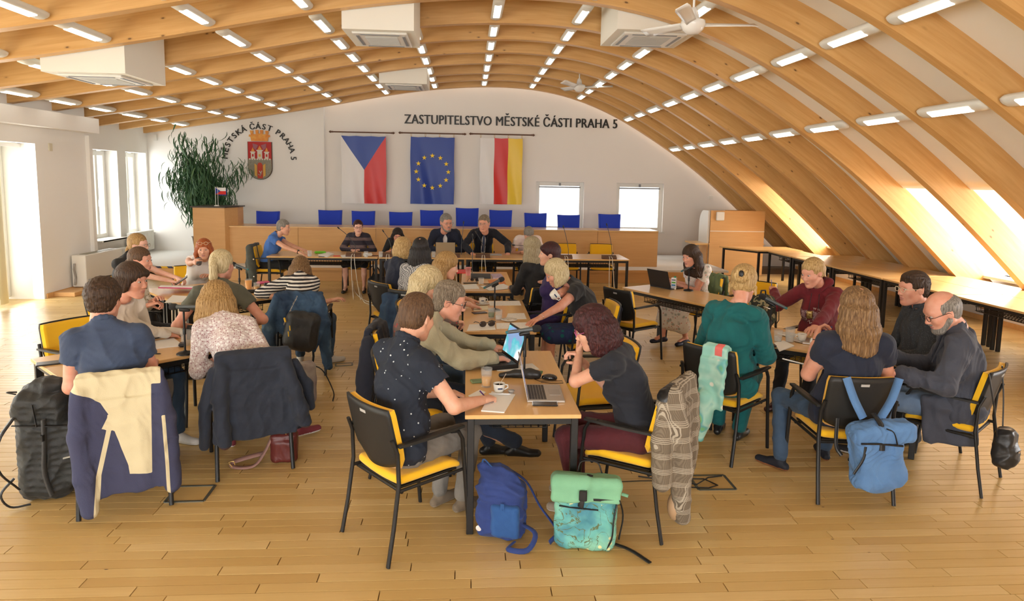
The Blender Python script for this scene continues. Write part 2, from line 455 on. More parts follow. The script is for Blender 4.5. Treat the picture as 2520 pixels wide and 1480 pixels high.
# windows of the back wall
for k, (a, c) in enumerate(XW):
    w = link('window_%d' % (k + 1), None); tag(w, 'square white framed window in the end wall, ' + ('nearer the flags' if k == 0 else 'nearer the roof slope'), kind='structure')
    b = MB(); y = YB + .12
    for x in (a + .05, c - .05): b.box((x, y, sum(ZW) / 2), (.10, .06, ZW[1] - ZW[0]), bev=.008)
    for z in (ZW[0] + .05, ZW[1] - .05): b.box(((a + c) / 2, y, z), (c - a - .19, .052, .10), bev=.008)
    b.build('frame', WPL, w)
    b = MB(); b.box(((a + c) / 2, y - .05, ZW[1] - .13), (c - a - .16, .03, .03)); b.box(((a + c) / 2, y - .06, ZW[1] - .06), (.05, .03, .07)); b.build('handle', GREY, w)
    b = MB(); b.box(((a + c) / 2, y, sum(ZW) / 2), (c - a - .2, .008, ZW[1] - ZW[0] - .2)); b.build('pane', GLASS, w)
    b = MB(); b.box(((a + c) / 2, YB + .02, ZW[0] - .02), (c - a + .1, .12, .03)); b.build('sill', WPL, w)
    b = MB(); b.box(((a + c) / 2, y + .03, sum(ZW) / 2 - .04), (c - a - .2, .01, ZW[1] - ZW[0] - .24)); b.build('blind', mat('lit_window_blind', (.95, .95, .95), .8, emit=((1, .99, .97), 2.4)), w)
for k, (a, c) in enumerate((W1, W2)):
    w = link('window_%d' % (k + 3), None); tag(w, 'tall narrow window with cream blind in the left wall, ' + ('nearer the camera' if k == 0 else 'next to the corner'), kind='structure')
    b = MB(); x = XL - .28
    for y in (a + .05, (a + c) / 2 + .12, c - .05): b.box((x, y, sum(ZWL) / 2), (.06, .08, ZWL[1] - ZWL[0]), bev=.008)
    for z in (ZWL[0] + .05, ZWL[1] - .06): b.box((x, (a + c) / 2, z), (.052, c - a - .02, .094), bev=.008)
    b.build('frame', WPL, w)
    b = MB(); b.box((XL - .08, (a + c) / 2, ZWL[0] - .008), (.42, c - a - .004, .04), bev=.006); b.box((XL + .05, (a + c) / 2, ZWL[0] - .008), (.16, c - a + .10, .036), bev=.006); b.build('sill', WPL, w)
    b = MB(); b.box((x, (a + c) / 2, sum(ZWL) / 2), (.008, c - a - .1, ZWL[1] - ZWL[0] - .2)); b.build('pane', GLASS, w)
    b = MB(); b.box((x - .05, (a + c) / 2, sum(ZWL) / 2), (.01, c - a, ZWL[1] - ZWL[0])); b.build('blind', mat('lit_cream_blind', (.95, .95, .9), .8, emit=((1, .99, .93), 1.6)), w)
    b = MB(); b.box((x + .05, (a + c) / 2 + .12, 1.45), (.03, .03, .14)); b.build('handle', CHROME, w)
BLINDM = mat('cream_blind_fabric', (.90, .84, .58), .85, trans=.0, bump=(200, .1))
for k, (a, c) in enumerate(doors):
    w = link('door_%d' % (k + 1), None); tag(w, 'glazed white terrace door with vertical fabric blinds', kind='structure')
    b = MB(); x = XN - .55
    for y in (a + .06, (a + c) / 2 - .05, (a + c) / 2 + .07, c - .06): b.box((x, y, 1.29), (.07, .11, 2.5), bev=.008)
    for z in (.10, 2.46, 1.95): b.box((x, (a + c) / 2, z), (.062, c - a - .02, .12 if z != 1.95 else .05), bev=.008)
    b.build('frame', WPL, w)
    b = MB(); b.box((x, (a + c) / 2, 1.28), (.008, c - a - .1, 2.4)); b.build('pane', GLASS, w)
    b = MB(); b.box((x - .3, (a + c) / 2, 1.3), (.01, c - a + .6, 2.7)); b.build('glow_screen', SKYL, w)
    b = MB(); b.box((x + .3, (a + c) / 2, 2.50), (.05, c - a, .05)); b.build('blind_rail', WPL, w)
    ns = int((c - a) / .30)
    for j in range(ns):
        if k == 0 and j in (3,): continue
        yy = a + .1 + j * .30
        b = MB(); b.grid(5, 2, lambda u, v: (x + .42 + .02 * math.sin(u * 3.1), yy + (u - .5) * .2, .06 + v * 2.42), thick=.003)
        b.build('slat', BLINDM, w)
    b = MB(); b.box((x + .06, (a + c) / 2 + .07, 1.1), (.04, .03, .12)); b.build('handle', CHROME, w)
# light fittings between the ribs
ROWX = [-6.5, -5.35, -4.2, -3.02, -1.9, -.78, .37, 1.5, 2.65, 3.8, 4.95]
ORD = ['first', 'second', 'third', 'fourth', 'fifth', 'sixth', 'seventh', 'eighth', 'ninth', 'tenth', 'eleventh', 'twelfth', 'thirteenth', 'fourteenth', 'fifteenth', 'sixteenth']
LAMPW = mat('lamp_housing_white', (.80, .78, .70), .35)
LAMPE = mat('lamp_diffuser_lit', (.9, .9, .8), .4, emit=((1, .95, .84), 2.6))
def lamp_meshes(L):
    b = MB(); n = 12
    def sec(y, s):
        out = []
        for j in range(n):
            th = math.pi + 2 * math.pi * j / n
            out.append((.085 * s * math.cos(th) * (1 if math.sin(th) < 0 else .8), y, (.045 if math.sin(th) > 0 else .050) * s * math.sin(th)))
        return out
    st = [(-L / 2, .25), (-L / 2 + .02, .7), (-L / 2 + .05, .93), (-L / 2 + .1, 1), (L / 2 - .1, 1), (L / 2 - .05, .93), (L / 2 - .02, .7), (L / 2, .25)]
    vs = [p for y, s in st for p in sec(y, s)]; m = len(st)
    fs = [(i * n + j, (i + 1) * n + j, (i + 1) * n + (j + 1) % n, i * n + (j + 1) % n) for i in range(m - 1) for j in range(n)]
    fs += [tuple(range(n)), tuple(range((m - 1) * n, m * n))[::-1]]
    b.add(vs, fs, 0, True); h = b.build('housing', LAMPW)
    b = MB(); b.box((0, 0, -.047), (.088, L * .60, .014), bev=.006); d = b.build('diffuser', LAMPE)
    return h, d
protoL = {}
for i in range(len(RIBS) - 1):
    far, near = RIBS[i], RIBS[i + 1] + RT
    gap = round(far - near, 2); cy = (far + near) / 2 + (.0 if gap < 1.15 else .03)
    if gap not in protoL:
        L = min(1.04, gap - .02); protoL[gap] = (thing('ceiling_lamp', '', 'lamp'), [False])
        h, d = lamp_meshes(L); h.parent = protoL[gap][0]; d.parent = protoL[gap][0]
    pr, us = protoL[gap]
    for r, x in enumerate(ROWX):
        if near < -1: continue
        z = arc_z(x) + .055; sl = math.atan2(arc_z(x + .1) - arc_z(x - .1), .2)
        o = place(pr, us, (x, cy, z), 0, 'tube lamp in the %s roof bay from the end wall, %s from left' % (ORD[i], ORD[r]), 'lamp', 'tube lamps set between the curved ribs')
        o.rotation_euler = (0, -sl, 0)
# air conditioning boxes
ACW = mat('ac_housing_white', (.86, .83, .74), .6)
def ac_box(x0, x1, y0, y1, zb, label, tilt=0.0):
    t = thing('air_conditioner', label, 'air conditioner', ((x0 + x1) / 2, (y0 + y1) / 2, zb), 0, 'boxed ceiling cassettes')
    w, l = x1 - x0, y1 - y0
    za, zc = arc_z(x0) + RIBD - zb + .02, arc_z(x1) + RIBD - zb + .02
    b = MB(); b.add([(-w / 2, -l / 2, 0), (w / 2, -l / 2, 0), (w / 2, l / 2, 0), (-w / 2, l / 2, 0), (-w / 2, -l / 2, za), (w / 2, -l / 2, zc), (w / 2, l / 2, zc), (-w / 2, l / 2, za)],
        [(0, 3, 2, 1), (4, 5, 6, 7), (0, 1, 5, 4), (1, 2, 6, 5), (2, 3, 7, 6), (3, 0, 4, 7)])
    b.build('casing', ACW, t)
    b = MB(); b.box((0, 0, -.012), (w * .78, l * .78, .024), bev=.01); b.build('cassette', WPL, t)
    b = MB()
    for s in (-1, 1): b.box((s * w * .33, 0, -.027), (.035, l * .55, .006)); b.box((0, s * l * .33, -.027), (w * .55, .035, .006))
    b.build('air_slot', GREY, t)
    b = MB()
    for k in range(14): b.box((0, -l * .22 + k * l * .44 / 13, -.029), (w * .46, .012, .008))
    b.build('grille', mat('grille_grey', (.55, .54, .5), .5), t)
ac_box(-1.54, -.67, 8.47, 9.55, 3.885, 'white boxed ceiling cassette above the end of the table row, left of the fan')
ac_box(1.85, 2.90, 8.47, 9.55, 3.99, 'white boxed ceiling cassette right behind the near fan')
ac_box(-5.07, -4.10, 8.47, 9.55, 3.28, 'white boxed ceiling cassette nearest the left wall')
ac_box(-1.70, -.79, 13.15, 14.1, 3.89, 'small looking white ceiling cassette nearest the end wall')
# fans
def fan(x, y, z, ztop, rz, label):
    t = thing('ceiling_fan', label, 'fan', (x, y, z), rz, 'three bladed ceiling fans')
    FW = mat('fan_white_enamel', (.85, .83, .78), .2)
    b = MB(); b.tube([(0, 0, .1), (0, 0, ztop - z)], .012, 8); b.lathe([(.02, ztop - z - .16), (.055, ztop - z - .12), (.06, ztop - z)], 14); b.build('rod', FW, t)
    b = MB(); b.lathe([(.001, -.10), (.06, -.095), (.10, -.06), (.125, -.01), (.12, .03), (.06, .05), (.045, .12), (.03, .16), (.001, .165)], 22); b.build('motor', FW, t)
    for k in range(3):
        b = MB(); a = R(120 * k); ca, sa = math.cos(a), math.sin(a)
        def f(u, v):
            r = .11 + u * .56; w = (.045 + .03 * u) * (1 if u < .97 else .7); yy = (v - .5) * 2 * w; zz = .0 + (v - .5) * .05 + .02 * u
            return (r * ca - yy * sa, r * sa + yy * ca, zz)
        b.grid(8, 4, f, thick=.006); b.build('blade', FW, t)
fan(2.27, 6.85, 3.70, 4.50, R(2), 'white three bladed ceiling fan nearest the camera')
fan(2.23, 13.6, 3.98, 4.55, R(-8), 'white three bladed ceiling fan near the end wall')
# stage
STAGE_Y = 13.55; SZ = .27
STF = mat('stage_pale_carpet', (.80, .78, .74), .9)
b = MB(); b.box(((-6.1 + 5.5) / 2, (STAGE_Y + 16.4) / 2, SZ - .02), (11.6, 16.4 - STAGE_Y, .04)); 
b.prism([(-6.1, STAGE_Y + 0), (-6.1, 16.38), (-7.48, 16.38), (-7.48, 15.0)][::-1], SZ - .04, SZ)
tag(b.build('floor_stage', STF), 'pale raised stage floor along the end wall', kind='structure')
b = MB(); b.box(((-6.1 + 5.1) / 2, STAGE_Y - .01, (SZ - .04) / 2), (11.2, .03, SZ - .04)); b.box((-.3, STAGE_Y - .03, SZ - .03), (8.4, .05, .05))
tag(b.build('trim_stage', BEECHV), 'beech riser along the front of the stage', kind='structure')
g = NT('hazard_tape'); v = g.co(scale=(1, 1, 1)); sep = g.n('SeparateXYZ', ins={0: v})
f = g.math('FRACT', g.math('MULTIPLY', g.math('ADD', sep.outputs[0], sep.outputs[2]), 4.5)); HAZ = g.out(g.ramp(f, (.0, (.9, .55, .02)), (.55, (.03, .04, .09)), const=True), .5)
b = MB(); b.box((-5.4, STAGE_Y - .03, SZ - .02), (1.5, .012, .035)); tag(b.build('hazard_tape', HAZ), 'yellow and blue striped warning tape along the stage edge', 'tape')
b = MB(); b.box((4.9, STAGE_Y - .03, SZ - .02), (.5, .012, .03)); tag(b.build('hazard_tape', HAZ), 'short piece of warning tape at the right stage end', 'tape')
# baseboards
b = MB(); b.box((XN + .012, 12.1, .04), (.02, 1.4, .08)); tag(b.build('baseboard_left', BEECHV), 'narrow wooden baseboard on the left wall', kind='structure')
b = MB(); b.box((8.21, 6, .04), (.02, 20, .08)); tag(b.build('baseboard_right', BEECHV), 'narrow wooden baseboard on the knee wall', kind='structure')
# parquet floor: boards run across the room
g = NT('parquet_board')
at1 = g.n('Attribute', attribute_name='tone').outputs['Fac']
nz = g.n('TexNoise', ins={'Vector': g.co(scale=(1.2, 22, 1)), 'Scale': 2.2, 'Detail': 7.0, 'Distortion': .5}).outputs['Fac']
c = g.ramp(at1, (0, (.54, .345, .12)), (.5, (.61, .41, .155)), (1, (.69, .49, .215)))
c = g.mix(g.ramp(nz, (.3, (.0, .0, .0)), (.75, (.32, .32, .32))), c, (.52, .30, .10))
big = g.n('TexNoise', ins={'Vector': g.co(scale=(.5, .5, .5)), 'Scale': 1.0, 'Detail': 4.0}).outputs['Fac']
c = g.mix(g.ramp(big, (.45, (0, 0, 0)), (.7, (.22, .22, .22))), c, (.50, .33, .15))
vo = g.n('TexVoronoi', ins={'Vector': g.co(scale=(2.2, 5, 1)), 'Scale': 1.3, 'Randomness': 1.0})
c = g.mix(g.ramp(vo.outputs['Distance'], (.02, (1, 1, 1)), (.04, (0, 0, 0))), c, (.13, .07, .03))
FLM = g.out(c, g.ramp(nz, (.2, (.27, .27, .27)), (.8, (.40, .40, .40))), bump=nz, strength=.03, Coat_Weight=.12, Coat_Roughness=.2)
floor = MB(); floor.box((0, 6, -.04), (17, 23, .05)); floor = floor.build('floor', mat('joint_dark', (.16, .09, .04), .8)); tag(floor, 'pale honey coloured strip parquet floor', kind='structure')
fr = random.Random(3); BW = .082
boards = []; rest = []; y = -1.2
row = 0
while y < 15.0:
    x = -8.0 - fr.random() * .8
    while x < 8.3:
        L = fr.choice([.55, .7, .85, 1.0, 1.15]) + fr.random() * .1
        vis = (abs(x + L / 2 - .1) < .80 * y + 1.4)
        if y > 2.0 and vis and y < STAGE_Y + .05: boards.append((x, y, L, fr.random()))
        elif y > STAGE_Y and x > 5: boards.append((x, y, L, fr.random()))
        elif y < STAGE_Y: rest.append((x, y, L, fr.random()))
        x += L
    y += BW; row += 1
boards.sort(key=lambda t: t[1] + abs(t[0]) * .05)
def board_geo(bs):
    b = MB(); tones = []
    for (x, y, L, t) in bs:
        g1, e = .0012, .0018; z = -.015
        xa, xb, ya, yb = x + g1, x + L - g1, y + g1 * .8, y + BW - g1 * .8; dz = (t - .5) * .0006
        b.add([(xa, ya, z), (xb, ya, z), (xb, yb, z), (xa, yb, z), (xa + e, ya + e, dz), (xb - e, ya + e, dz), (xb - e, yb - e, dz), (xa + e, yb - e, dz)],
              [(4, 5, 6, 7), (0, 1, 5, 4), (1, 2, 6, 5), (2, 3, 7, 6), (3, 0, 4, 7)]); tones += [t] * 5
    return b, tones
def set_tone(o, tones):
    a = o.data.attributes.new('tone', 'FLOAT', 'FACE'); a.data.foreach_set('value', tones)
for bd in boards[:290]:
    b, t = board_geo([bd]); o = b.build('board', FLM, floor); set_tone(o, t)
b, t = board_geo(boards[290:] + rest); o = b.build('far_boards', FLM, floor); o['kind'] = 'stuff'; set_tone(o, t)
b, t = board_geo([(-8 + i * 1.1, -1.5 - .082 * j, 1.1, .5) for i in range(15) for j in range(0)] or [(-8, -2, .5, .5)]); 
# ---------------------------------------------------------------- soft-surface engine (smooth union of tapered limbs, meshed by surface nets)
A3 = lambda p: np.array(p, dtype=np.float64)
def nrm(v):
    v = A3(v); return v / max(1e-9, np.linalg.norm(v))
def cap(a, b, ra, rb=None, k=.03, sx=None):
    """tapered capsule; sx = (axis, factor) flattens or widens across an axis"""
    return ('cap', A3(a), A3(b), ra, ra if rb is None else rb, k, sx)
def ell(c, r, rot=None, k=.03): return ('ell', A3(c), A3(r), rot, k)
def rbox(c, r, rot=None, rad=.02, k=.02): return ('box', A3(c), A3(r), rot, k, rad)
def chain(pts, rs, k=.02):
    return [cap(pts[i], pts[i + 1], rs[i], rs[i + 1], k) for i in range(len(pts) - 1)]
def _bb(p):
    if p[0] == 'cap':
        r = max(p[3], p[4]); a, b = p[1], p[2]; lo = np.minimum(a, b) - r; hi = np.maximum(a, b) + r
        if p[6] is not None:
            ax, f = p[6]; e = r * (f - 1) * np.abs(ax); e = np.maximum(e, 0); lo = lo - e; hi = hi + e
        return lo, hi
    R_ = p[3]; r = p[2]
    if R_ is not None: r = np.abs(R_) @ r
    return p[1] - r, p[1] + r
def _dist(p, X):
    if p[0] == 'cap':
        a, b, ra, rb = p[1], p[2], p[3], p[4]
        q = X - a; ba = b - a
        if p[6] is not None:
            ax, f = p[6]; s = 1 / f - 1
            q = q + (q @ ax)[..., None] * ax * s; ba = ba + (ba @ ax) * ax * s
        t = np.clip((q @ ba) / max(1e-9, ba @ ba), 0, 1)
        return np.linalg.norm(q - t[..., None] * ba, axis=-1) - (ra + (rb - ra) * t)
    q = X - p[1]
    if p[3] is not None: q = q @ p[3]
    if p[0] == 'ell':
        k0 = np.linalg.norm(q / p[2], axis=-1); k1 = np.linalg.norm(q / p[2] ** 2, axis=-1)
        return k0 * (k0 - 1) / np.maximum(k1, 1e-6)
    rad = p[5]; d = np.abs(q) - (p[2] - rad)
    return np.linalg.norm(np.maximum(d, 0), axis=-1) + np.minimum(d.max(-1), 0) - rad
def surf(prims, h, cuts=(), disp=None, clip=None):
    """prims united smoothly; cuts = [(prim, k)] carved out; disp(X) adds to the distance; clip = [(point, normal)] keeps the side behind"""
    bbs = [_bb(p) for p in prims]
    lo = np.min([b[0] for b in bbs], axis=0) - 3 * h - .012; hi = np.max([b[1] for b in bbs], axis=0) + 3 * h + .012
    n = np.ceil((hi - lo) / h).astype(int) + 1
    D = np.full(n, 9.0, dtype=np.float32)
    ax = [lo[i] + h * np.arange(n[i]) for i in range(3)]
    def sub(bb, m):
        a = np.maximum(0, np.floor((bb[0] - m - lo) / h).astype(int)); b = np.minimum(n, np.ceil((bb[1] + m - lo) / h).astype(int) + 1)
        return a, b
    def pts(a, b):
        return np.stack(np.meshgrid(ax[0][a[0]:b[0]], ax[1][a[1]:b[1]], ax[2][a[2]:b[2]], indexing='ij'), -1)
    for p, bb in zip(prims, bbs):
        k = p[5] if p[0] == 'cap' else p[4]
        a, b = sub(bb, k + 2 * h + .014)
        if (b <= a).any(): continue
        d = _dist(p, pts(a, b)).astype(np.float32)
        S = D[a[0]:b[0], a[1]:b[1], a[2]:b[2]]
        hh = np.maximum(k - np.abs(S - d), 0) / k
        S[...] = np.minimum(S, d) - hh * hh * k * .25
    if disp is not None:
        I = np.where(np.abs(D) < .05)
        if len(I[0]):
            X = np.stack([ax[i][I[i]] for i in range(3)], -1); D[I] += disp(X).astype(np.float32)
    for p, k in cuts:
        a, b = sub(_bb(p), .03)
        if (b <= a).any(): continue
        d = -_dist(p, pts(a, b)).astype(np.float32)
        S = D[a[0]:b[0], a[1]:b[1], a[2]:b[2]]
        hh = np.maximum(k - np.abs(S - d), 0) / k
        S[...] = np.maximum(S, d) + hh * hh * k * .25
    if clip:
        X = pts(np.zeros(3, int), n)
        for q, nn in clip:
            D = np.maximum(D, ((X - A3(q)) @ nrm(nn)).astype(np.float32))
    D[0], D[-1] = 9, 9; D[:, 0], D[:, -1] = 9, 9; D[:, :, 0], D[:, :, -1] = 9, 9
    return nets(D, lo, h)
def nets(D, lo, h):
    ins = D < 0; c = tuple(s - 1 for s in D.shape)
    cnt = np.zeros(c, np.float32); sm = np.zeros(c + (3,), np.float32); edges = []
    for a in range(3):
        s0 = [slice(None)] * 3; s1 = [slice(None)] * 3; s0[a] = slice(0, -1); s1[a] = slice(1, None)
        d0, d1 = D[tuple(s0)], D[tuple(s1)]
        cr = ins[tuple(s0)] != ins[tuple(s1)]
        I = np.where(cr); t = d0[I] / (d0[I] - d1[I])
        P = np.stack([i.astype(np.float32) for i in I], -1); P[:, a] += t
        o = [x for x in range(3) if x != a]
        for da in (0, -1):
            for db in (0, -1):
                J = [i.copy() for i in I]; J[o[0]] = J[o[0]] + da; J[o[1]] = J[o[1]] + db
                ok = (J[o[0]] >= 0) & (J[o[1]] >= 0) & (J[o[0]] < c[o[0]]) & (J[o[1]] < c[o[1]])
                J = tuple(j[ok] for j in J)
                np.add.at(cnt, J, 1.0); np.add.at(sm, J, P[ok])
        edges.append((a, o, I, ins[tuple(s0)][I]))
    act = cnt > 0; idx = np.full(c, -1, np.int64); idx[act] = np.arange(act.sum())
    V = sm[act] / cnt[act][:, None] * h + lo
    F = []
    for a, o, I, inside in edges:
        def g(da, db):
            J = [i.copy() for i in I]; J[o[0]] = J[o[0]] + da; J[o[1]] = J[o[1]] + db
            return idx[tuple(np.clip(J[x], 0, c[x] - 1) for x in range(3))]
        q = np.stack([g(-1, -1), g(0, -1), g(0, 0), g(-1, 0)], -1)
        fl = inside if a != 1 else ~inside
        q[~fl] = q[~fl][:, ::-1]
        F.append(q)
    F = np.concatenate(F) if F else np.zeros((0, 4), int)
    # one smoothing pass
    if len(F):
        acc = np.zeros_like(V); cn = np.zeros(len(V))
        for i in range(4):
            j = (i + 1) % 4
            np.add.at(acc, F[:, i], V[F[:, j]]); np.add.at(cn, F[:, i], 1); np.add.at(acc, F[:, j], V[F[:, i]]); np.add.at(cn, F[:, j], 1)
        V = V * .5 + .5 * acc / np.maximum(cn, 1)[:, None]
    return V, F
def join(parts):
    """parts = [(V, F, material index or array)] -> one mesh's data"""
    vs, fs, ms, o = [], [], [], 0
    for V, F, m in parts:
        vs.append(V); fs.append(F + o); ms.append(np.full(len(F), m) if np.isscalar(m) else m); o += len(V)
    return np.concatenate(vs), np.concatenate(fs), np.concatenate(ms)
def mk(name, V, F, mats, parent=None, mi=None):
    me = bpy.data.meshes.new(name); mats = mats if isinstance(mats, (list, tuple)) else [mats]
    me.vertices.add(len(V)); me.vertices.foreach_set('co', np.asarray(V, dtype=np.float32).ravel())
    me.loops.add(len(F) * 4); me.loops.foreach_set('vertex_index', np.asarray(F, dtype=np.int32).ravel())
    me.polygons.add(len(F)); me.polygons.foreach_set('loop_start', np.arange(0, len(F) * 4, 4, dtype=np.int32))
    for m in mats: me.materials.append(m)
    if mi is not None: me.polygons.foreach_set('material_index', np.asarray(mi, dtype=np.int32))
    me.update(calc_edges=True); me.validate()
    me.polygons.foreach_set('use_smooth', np.ones(len(me.polygons), dtype=bool))
    return link(name, me, parent)
def folds(seed, amp=.006, f=14.0, st=(1, 1, .55)):
    r = np.random.RandomState(seed); K = r.normal(size=(7, 3)) * A3(st); K /= np.linalg.norm(K, axis=1)[:, None]
    K *= (f * (1 + r.rand(7, 1) * 1.8)); ph = r.rand(7) * 6.3
    def g(X):
        w = X + .03 * np.sin(X[:, [1, 2, 0]] * f * .7 + ph[0])
        s = np.zeros(len(X))
        for k, p in zip(K, ph): s += np.sin(w @ k + p)
        s /= 3.0
        s2 = np.sin((X + .05 * np.sin(X[:, [2, 0, 1]] * f * 1.3)) @ (K[0] * 2.3 + K[3]) + ph[3]) * np.sin(X @ (K[1] * 1.1) + ph[2])
        return -amp * (1 - 2 * np.abs(np.tanh(s * 1.2))) - amp * .42 * (1 - 2 * np.abs(s2))   # ridged folds
    return g

# ---------------------------------------------------------------- skin, hair, cloth
def skin(name, c):
    g = NT(name); n = g.n('TexNoise', ins={'Vector': g.co(), 'Scale': 22.0, 'Detail': 3.0}).outputs['Fac']
    col = g.ramp(n, (.3, c), (.75, (c[0] * .93, c[1] * .78, c[2] * .72)))
    g.b.inputs['Subsurface Weight'].default_value = .12; g.b.inputs['Subsurface Radius'].default_value = (.01, .004, .002)
    return g.out(col, .5, bump=n, strength=.04)
SK = {'light': skin('skin_light', (.74, .42, .29)), 'pink': skin('skin_pink', (.72, .37, .26)), 'tan': skin('skin_tan', (.62, .32, .19)), 'pale': skin('skin_pale', (.80, .50, .39))}
LIP = mat('lips', (.52, .22, .18), .45); EYEW = mat('eye_white', (.55, .52, .49), .3); IRIS = mat('iris_dark', (.05, .035, .025), .2)
NAILM = mat('finger_nail', (.78, .50, .42), .35)
def hairm(name, c0, c1, c2=None, sc=(150, 150, 9)):
    g = NT(name); n = g.n('TexNoise', ins={'Vector': g.co(scale=sc), 'Scale': 1.0, 'Detail': 5.0, 'Distortion': .4}).outputs['Fac']
    col = g.ramp(n, (.30, c0), (.5, c1), (.72, c2 or c1))
    b = g.n('TexNoise', ins={'Vector': g.co(scale=tuple(s * 2 for s in sc)), 'Scale': 1.0, 'Detail': 3.0}).outputs['Fac']
    g.b.inputs['Specular IOR Level'].default_value = .3
    return g.out(col, .46, bump=b, strength=.85, dist=.006)
H_DB = hairm('hair_dark_brown', (.018, .009, .005), (.05, .026, .013), (.085, .045, .022))
H_BR = hairm('hair_brown', (.045, .022, .010), (.11, .058, .028), (.17, .095, .045))
H_LB = hairm('hair_light_brown', (.09, .045, .018), (.20, .11, .045), (.36, .22, .10))
H_BL = hairm('hair_blond', (.24, .13, .04), (.50, .32, .12), (.70, .50, .25))
H_BL2 = hairm('hair_golden_blond', (.16, .08, .022), (.38, .22, .075), (.56, .37, .16))
H_PB = hairm('hair_pale_blond', (.34, .25, .12), (.60, .48, .26), (.74, .64, .42))
H_GB = hairm('hair_ash_blond', (.20, .16, .09), (.36, .29, .17), (.50, .42, .28))
H_BK = hairm('hair_black', (.006, .005, .005), (.016, .013, .012), (.03, .024, .022))
H_RD = hairm('hair_copper_red', (.22, .045, .010), (.42, .10, .022), (.55, .17, .05))
H_MR = hairm('hair_dark_maroon', (.016, .005, .006), (.045, .011, .012), (.09, .020, .018))
H_GR = hairm('hair_grey', (.10, .09, .08), (.24, .22, .19), (.38, .35, .31))
H_GM = hairm('hair_grey_brown', (.09, .065, .045), (.21, .165, .115), (.36, .30, .22))
def cloth(name, c, c2=None, rough=.85, sc=9, weave=260, ws=.25, con=.35):
    g = NT(name); n = g.n('TexNoise', ins={'Vector': g.co(), 'Scale': float(sc), 'Detail': 4.0}).outputs['Fac']
    c2 = c2 or tuple(a * .78 for a in c)
    col = g.ramp(n, (.5 - con / 2, c), (.5 + con / 2, c2))
    w = g.n('TexNoise', ins={'Vector': g.co(), 'Scale': float(weave), 'Detail': 1.0}).outputs['Fac']
    w = g.math('ADD', g.math('MULTIPLY', w, .4), g.math('MULTIPLY', g.n('TexNoise', ins={'Vector': g.co(scale=(1, 1, .5)), 'Scale': 16.0, 'Detail': 3.0}).outputs['Fac'], 1.6))
    g.b.inputs['Sheen Weight'].default_value = .08
    return g.out(col, rough, bump=w, strength=ws, dist=.012)
def spots(name, base, sp, scale=38, size=.16, rough=.85, sp2=None, second=None, soft=.03):
    g = NT(name); v = g.n('TexVoronoi', ins={'Vector': g.co(), 'Scale': float(scale), 'Randomness': .75})
    k = g.ramp(v.outputs['Distance'], (size, (1, 1, 1)), (size + soft, (0, 0, 0)))
    col = g.mix(k, base, sp)
    if sp2:
        v2 = g.n('TexVoronoi', ins={'Vector': g.co(loc=(.3, .7, .2)), 'Scale': float(scale * .6), 'Randomness': 1.0})
        col = g.mix(g.ramp(v2.outputs['Distance'], (second, (1, 1, 1)), (second + soft * 2, (0, 0, 0))), col, sp2)
    n = g.n('TexNoise', ins={'Vector': g.co(), 'Scale': 14.0, 'Detail': 3.0}).outputs['Fac']
    return g.out(col, rough, bump=n, strength=.3, dist=.012)
def stripes(name, c0, c1, f=28.0, ax=2, duty=.5, rough=.85):
    g = NT(name); s = g.n('SeparateXYZ', ins={0: g.co()}).outputs[ax]
    wv = g.n('TexNoise', ins={'Vector': g.co(), 'Scale': 5.0}).outputs['Fac']
    fr = g.math('FRACT', g.math('MULTIPLY', g.math('ADD', s, g.math('MULTIPLY', wv, .02)), f))
    n = g.n('TexNoise', ins={'Vector': g.co(), 'Scale': 14.0, 'Detail': 3.0}).outputs['Fac']
    return g.out(g.ramp(fr, (0, c0), (duty, c1), const=True), rough, bump=n, strength=.3, dist=.012)
def check(name, c0, c1, f=60.0, rough=.85):
    g = NT(name); k = g.n('TexChecker', ins={'Vector': g.co(rot=(.4, .3, .2)), 'Scale': f, 'Color1': (*c0, 1), 'Color2': (*c1, 1)})
    n = g.n('TexNoise', ins={'Vector': g.co(), 'Scale': 14.0, 'Detail': 3.0}).outputs['Fac']
    return g.out(k.outputs[0], rough, bump=n, strength=.3, dist=.012)

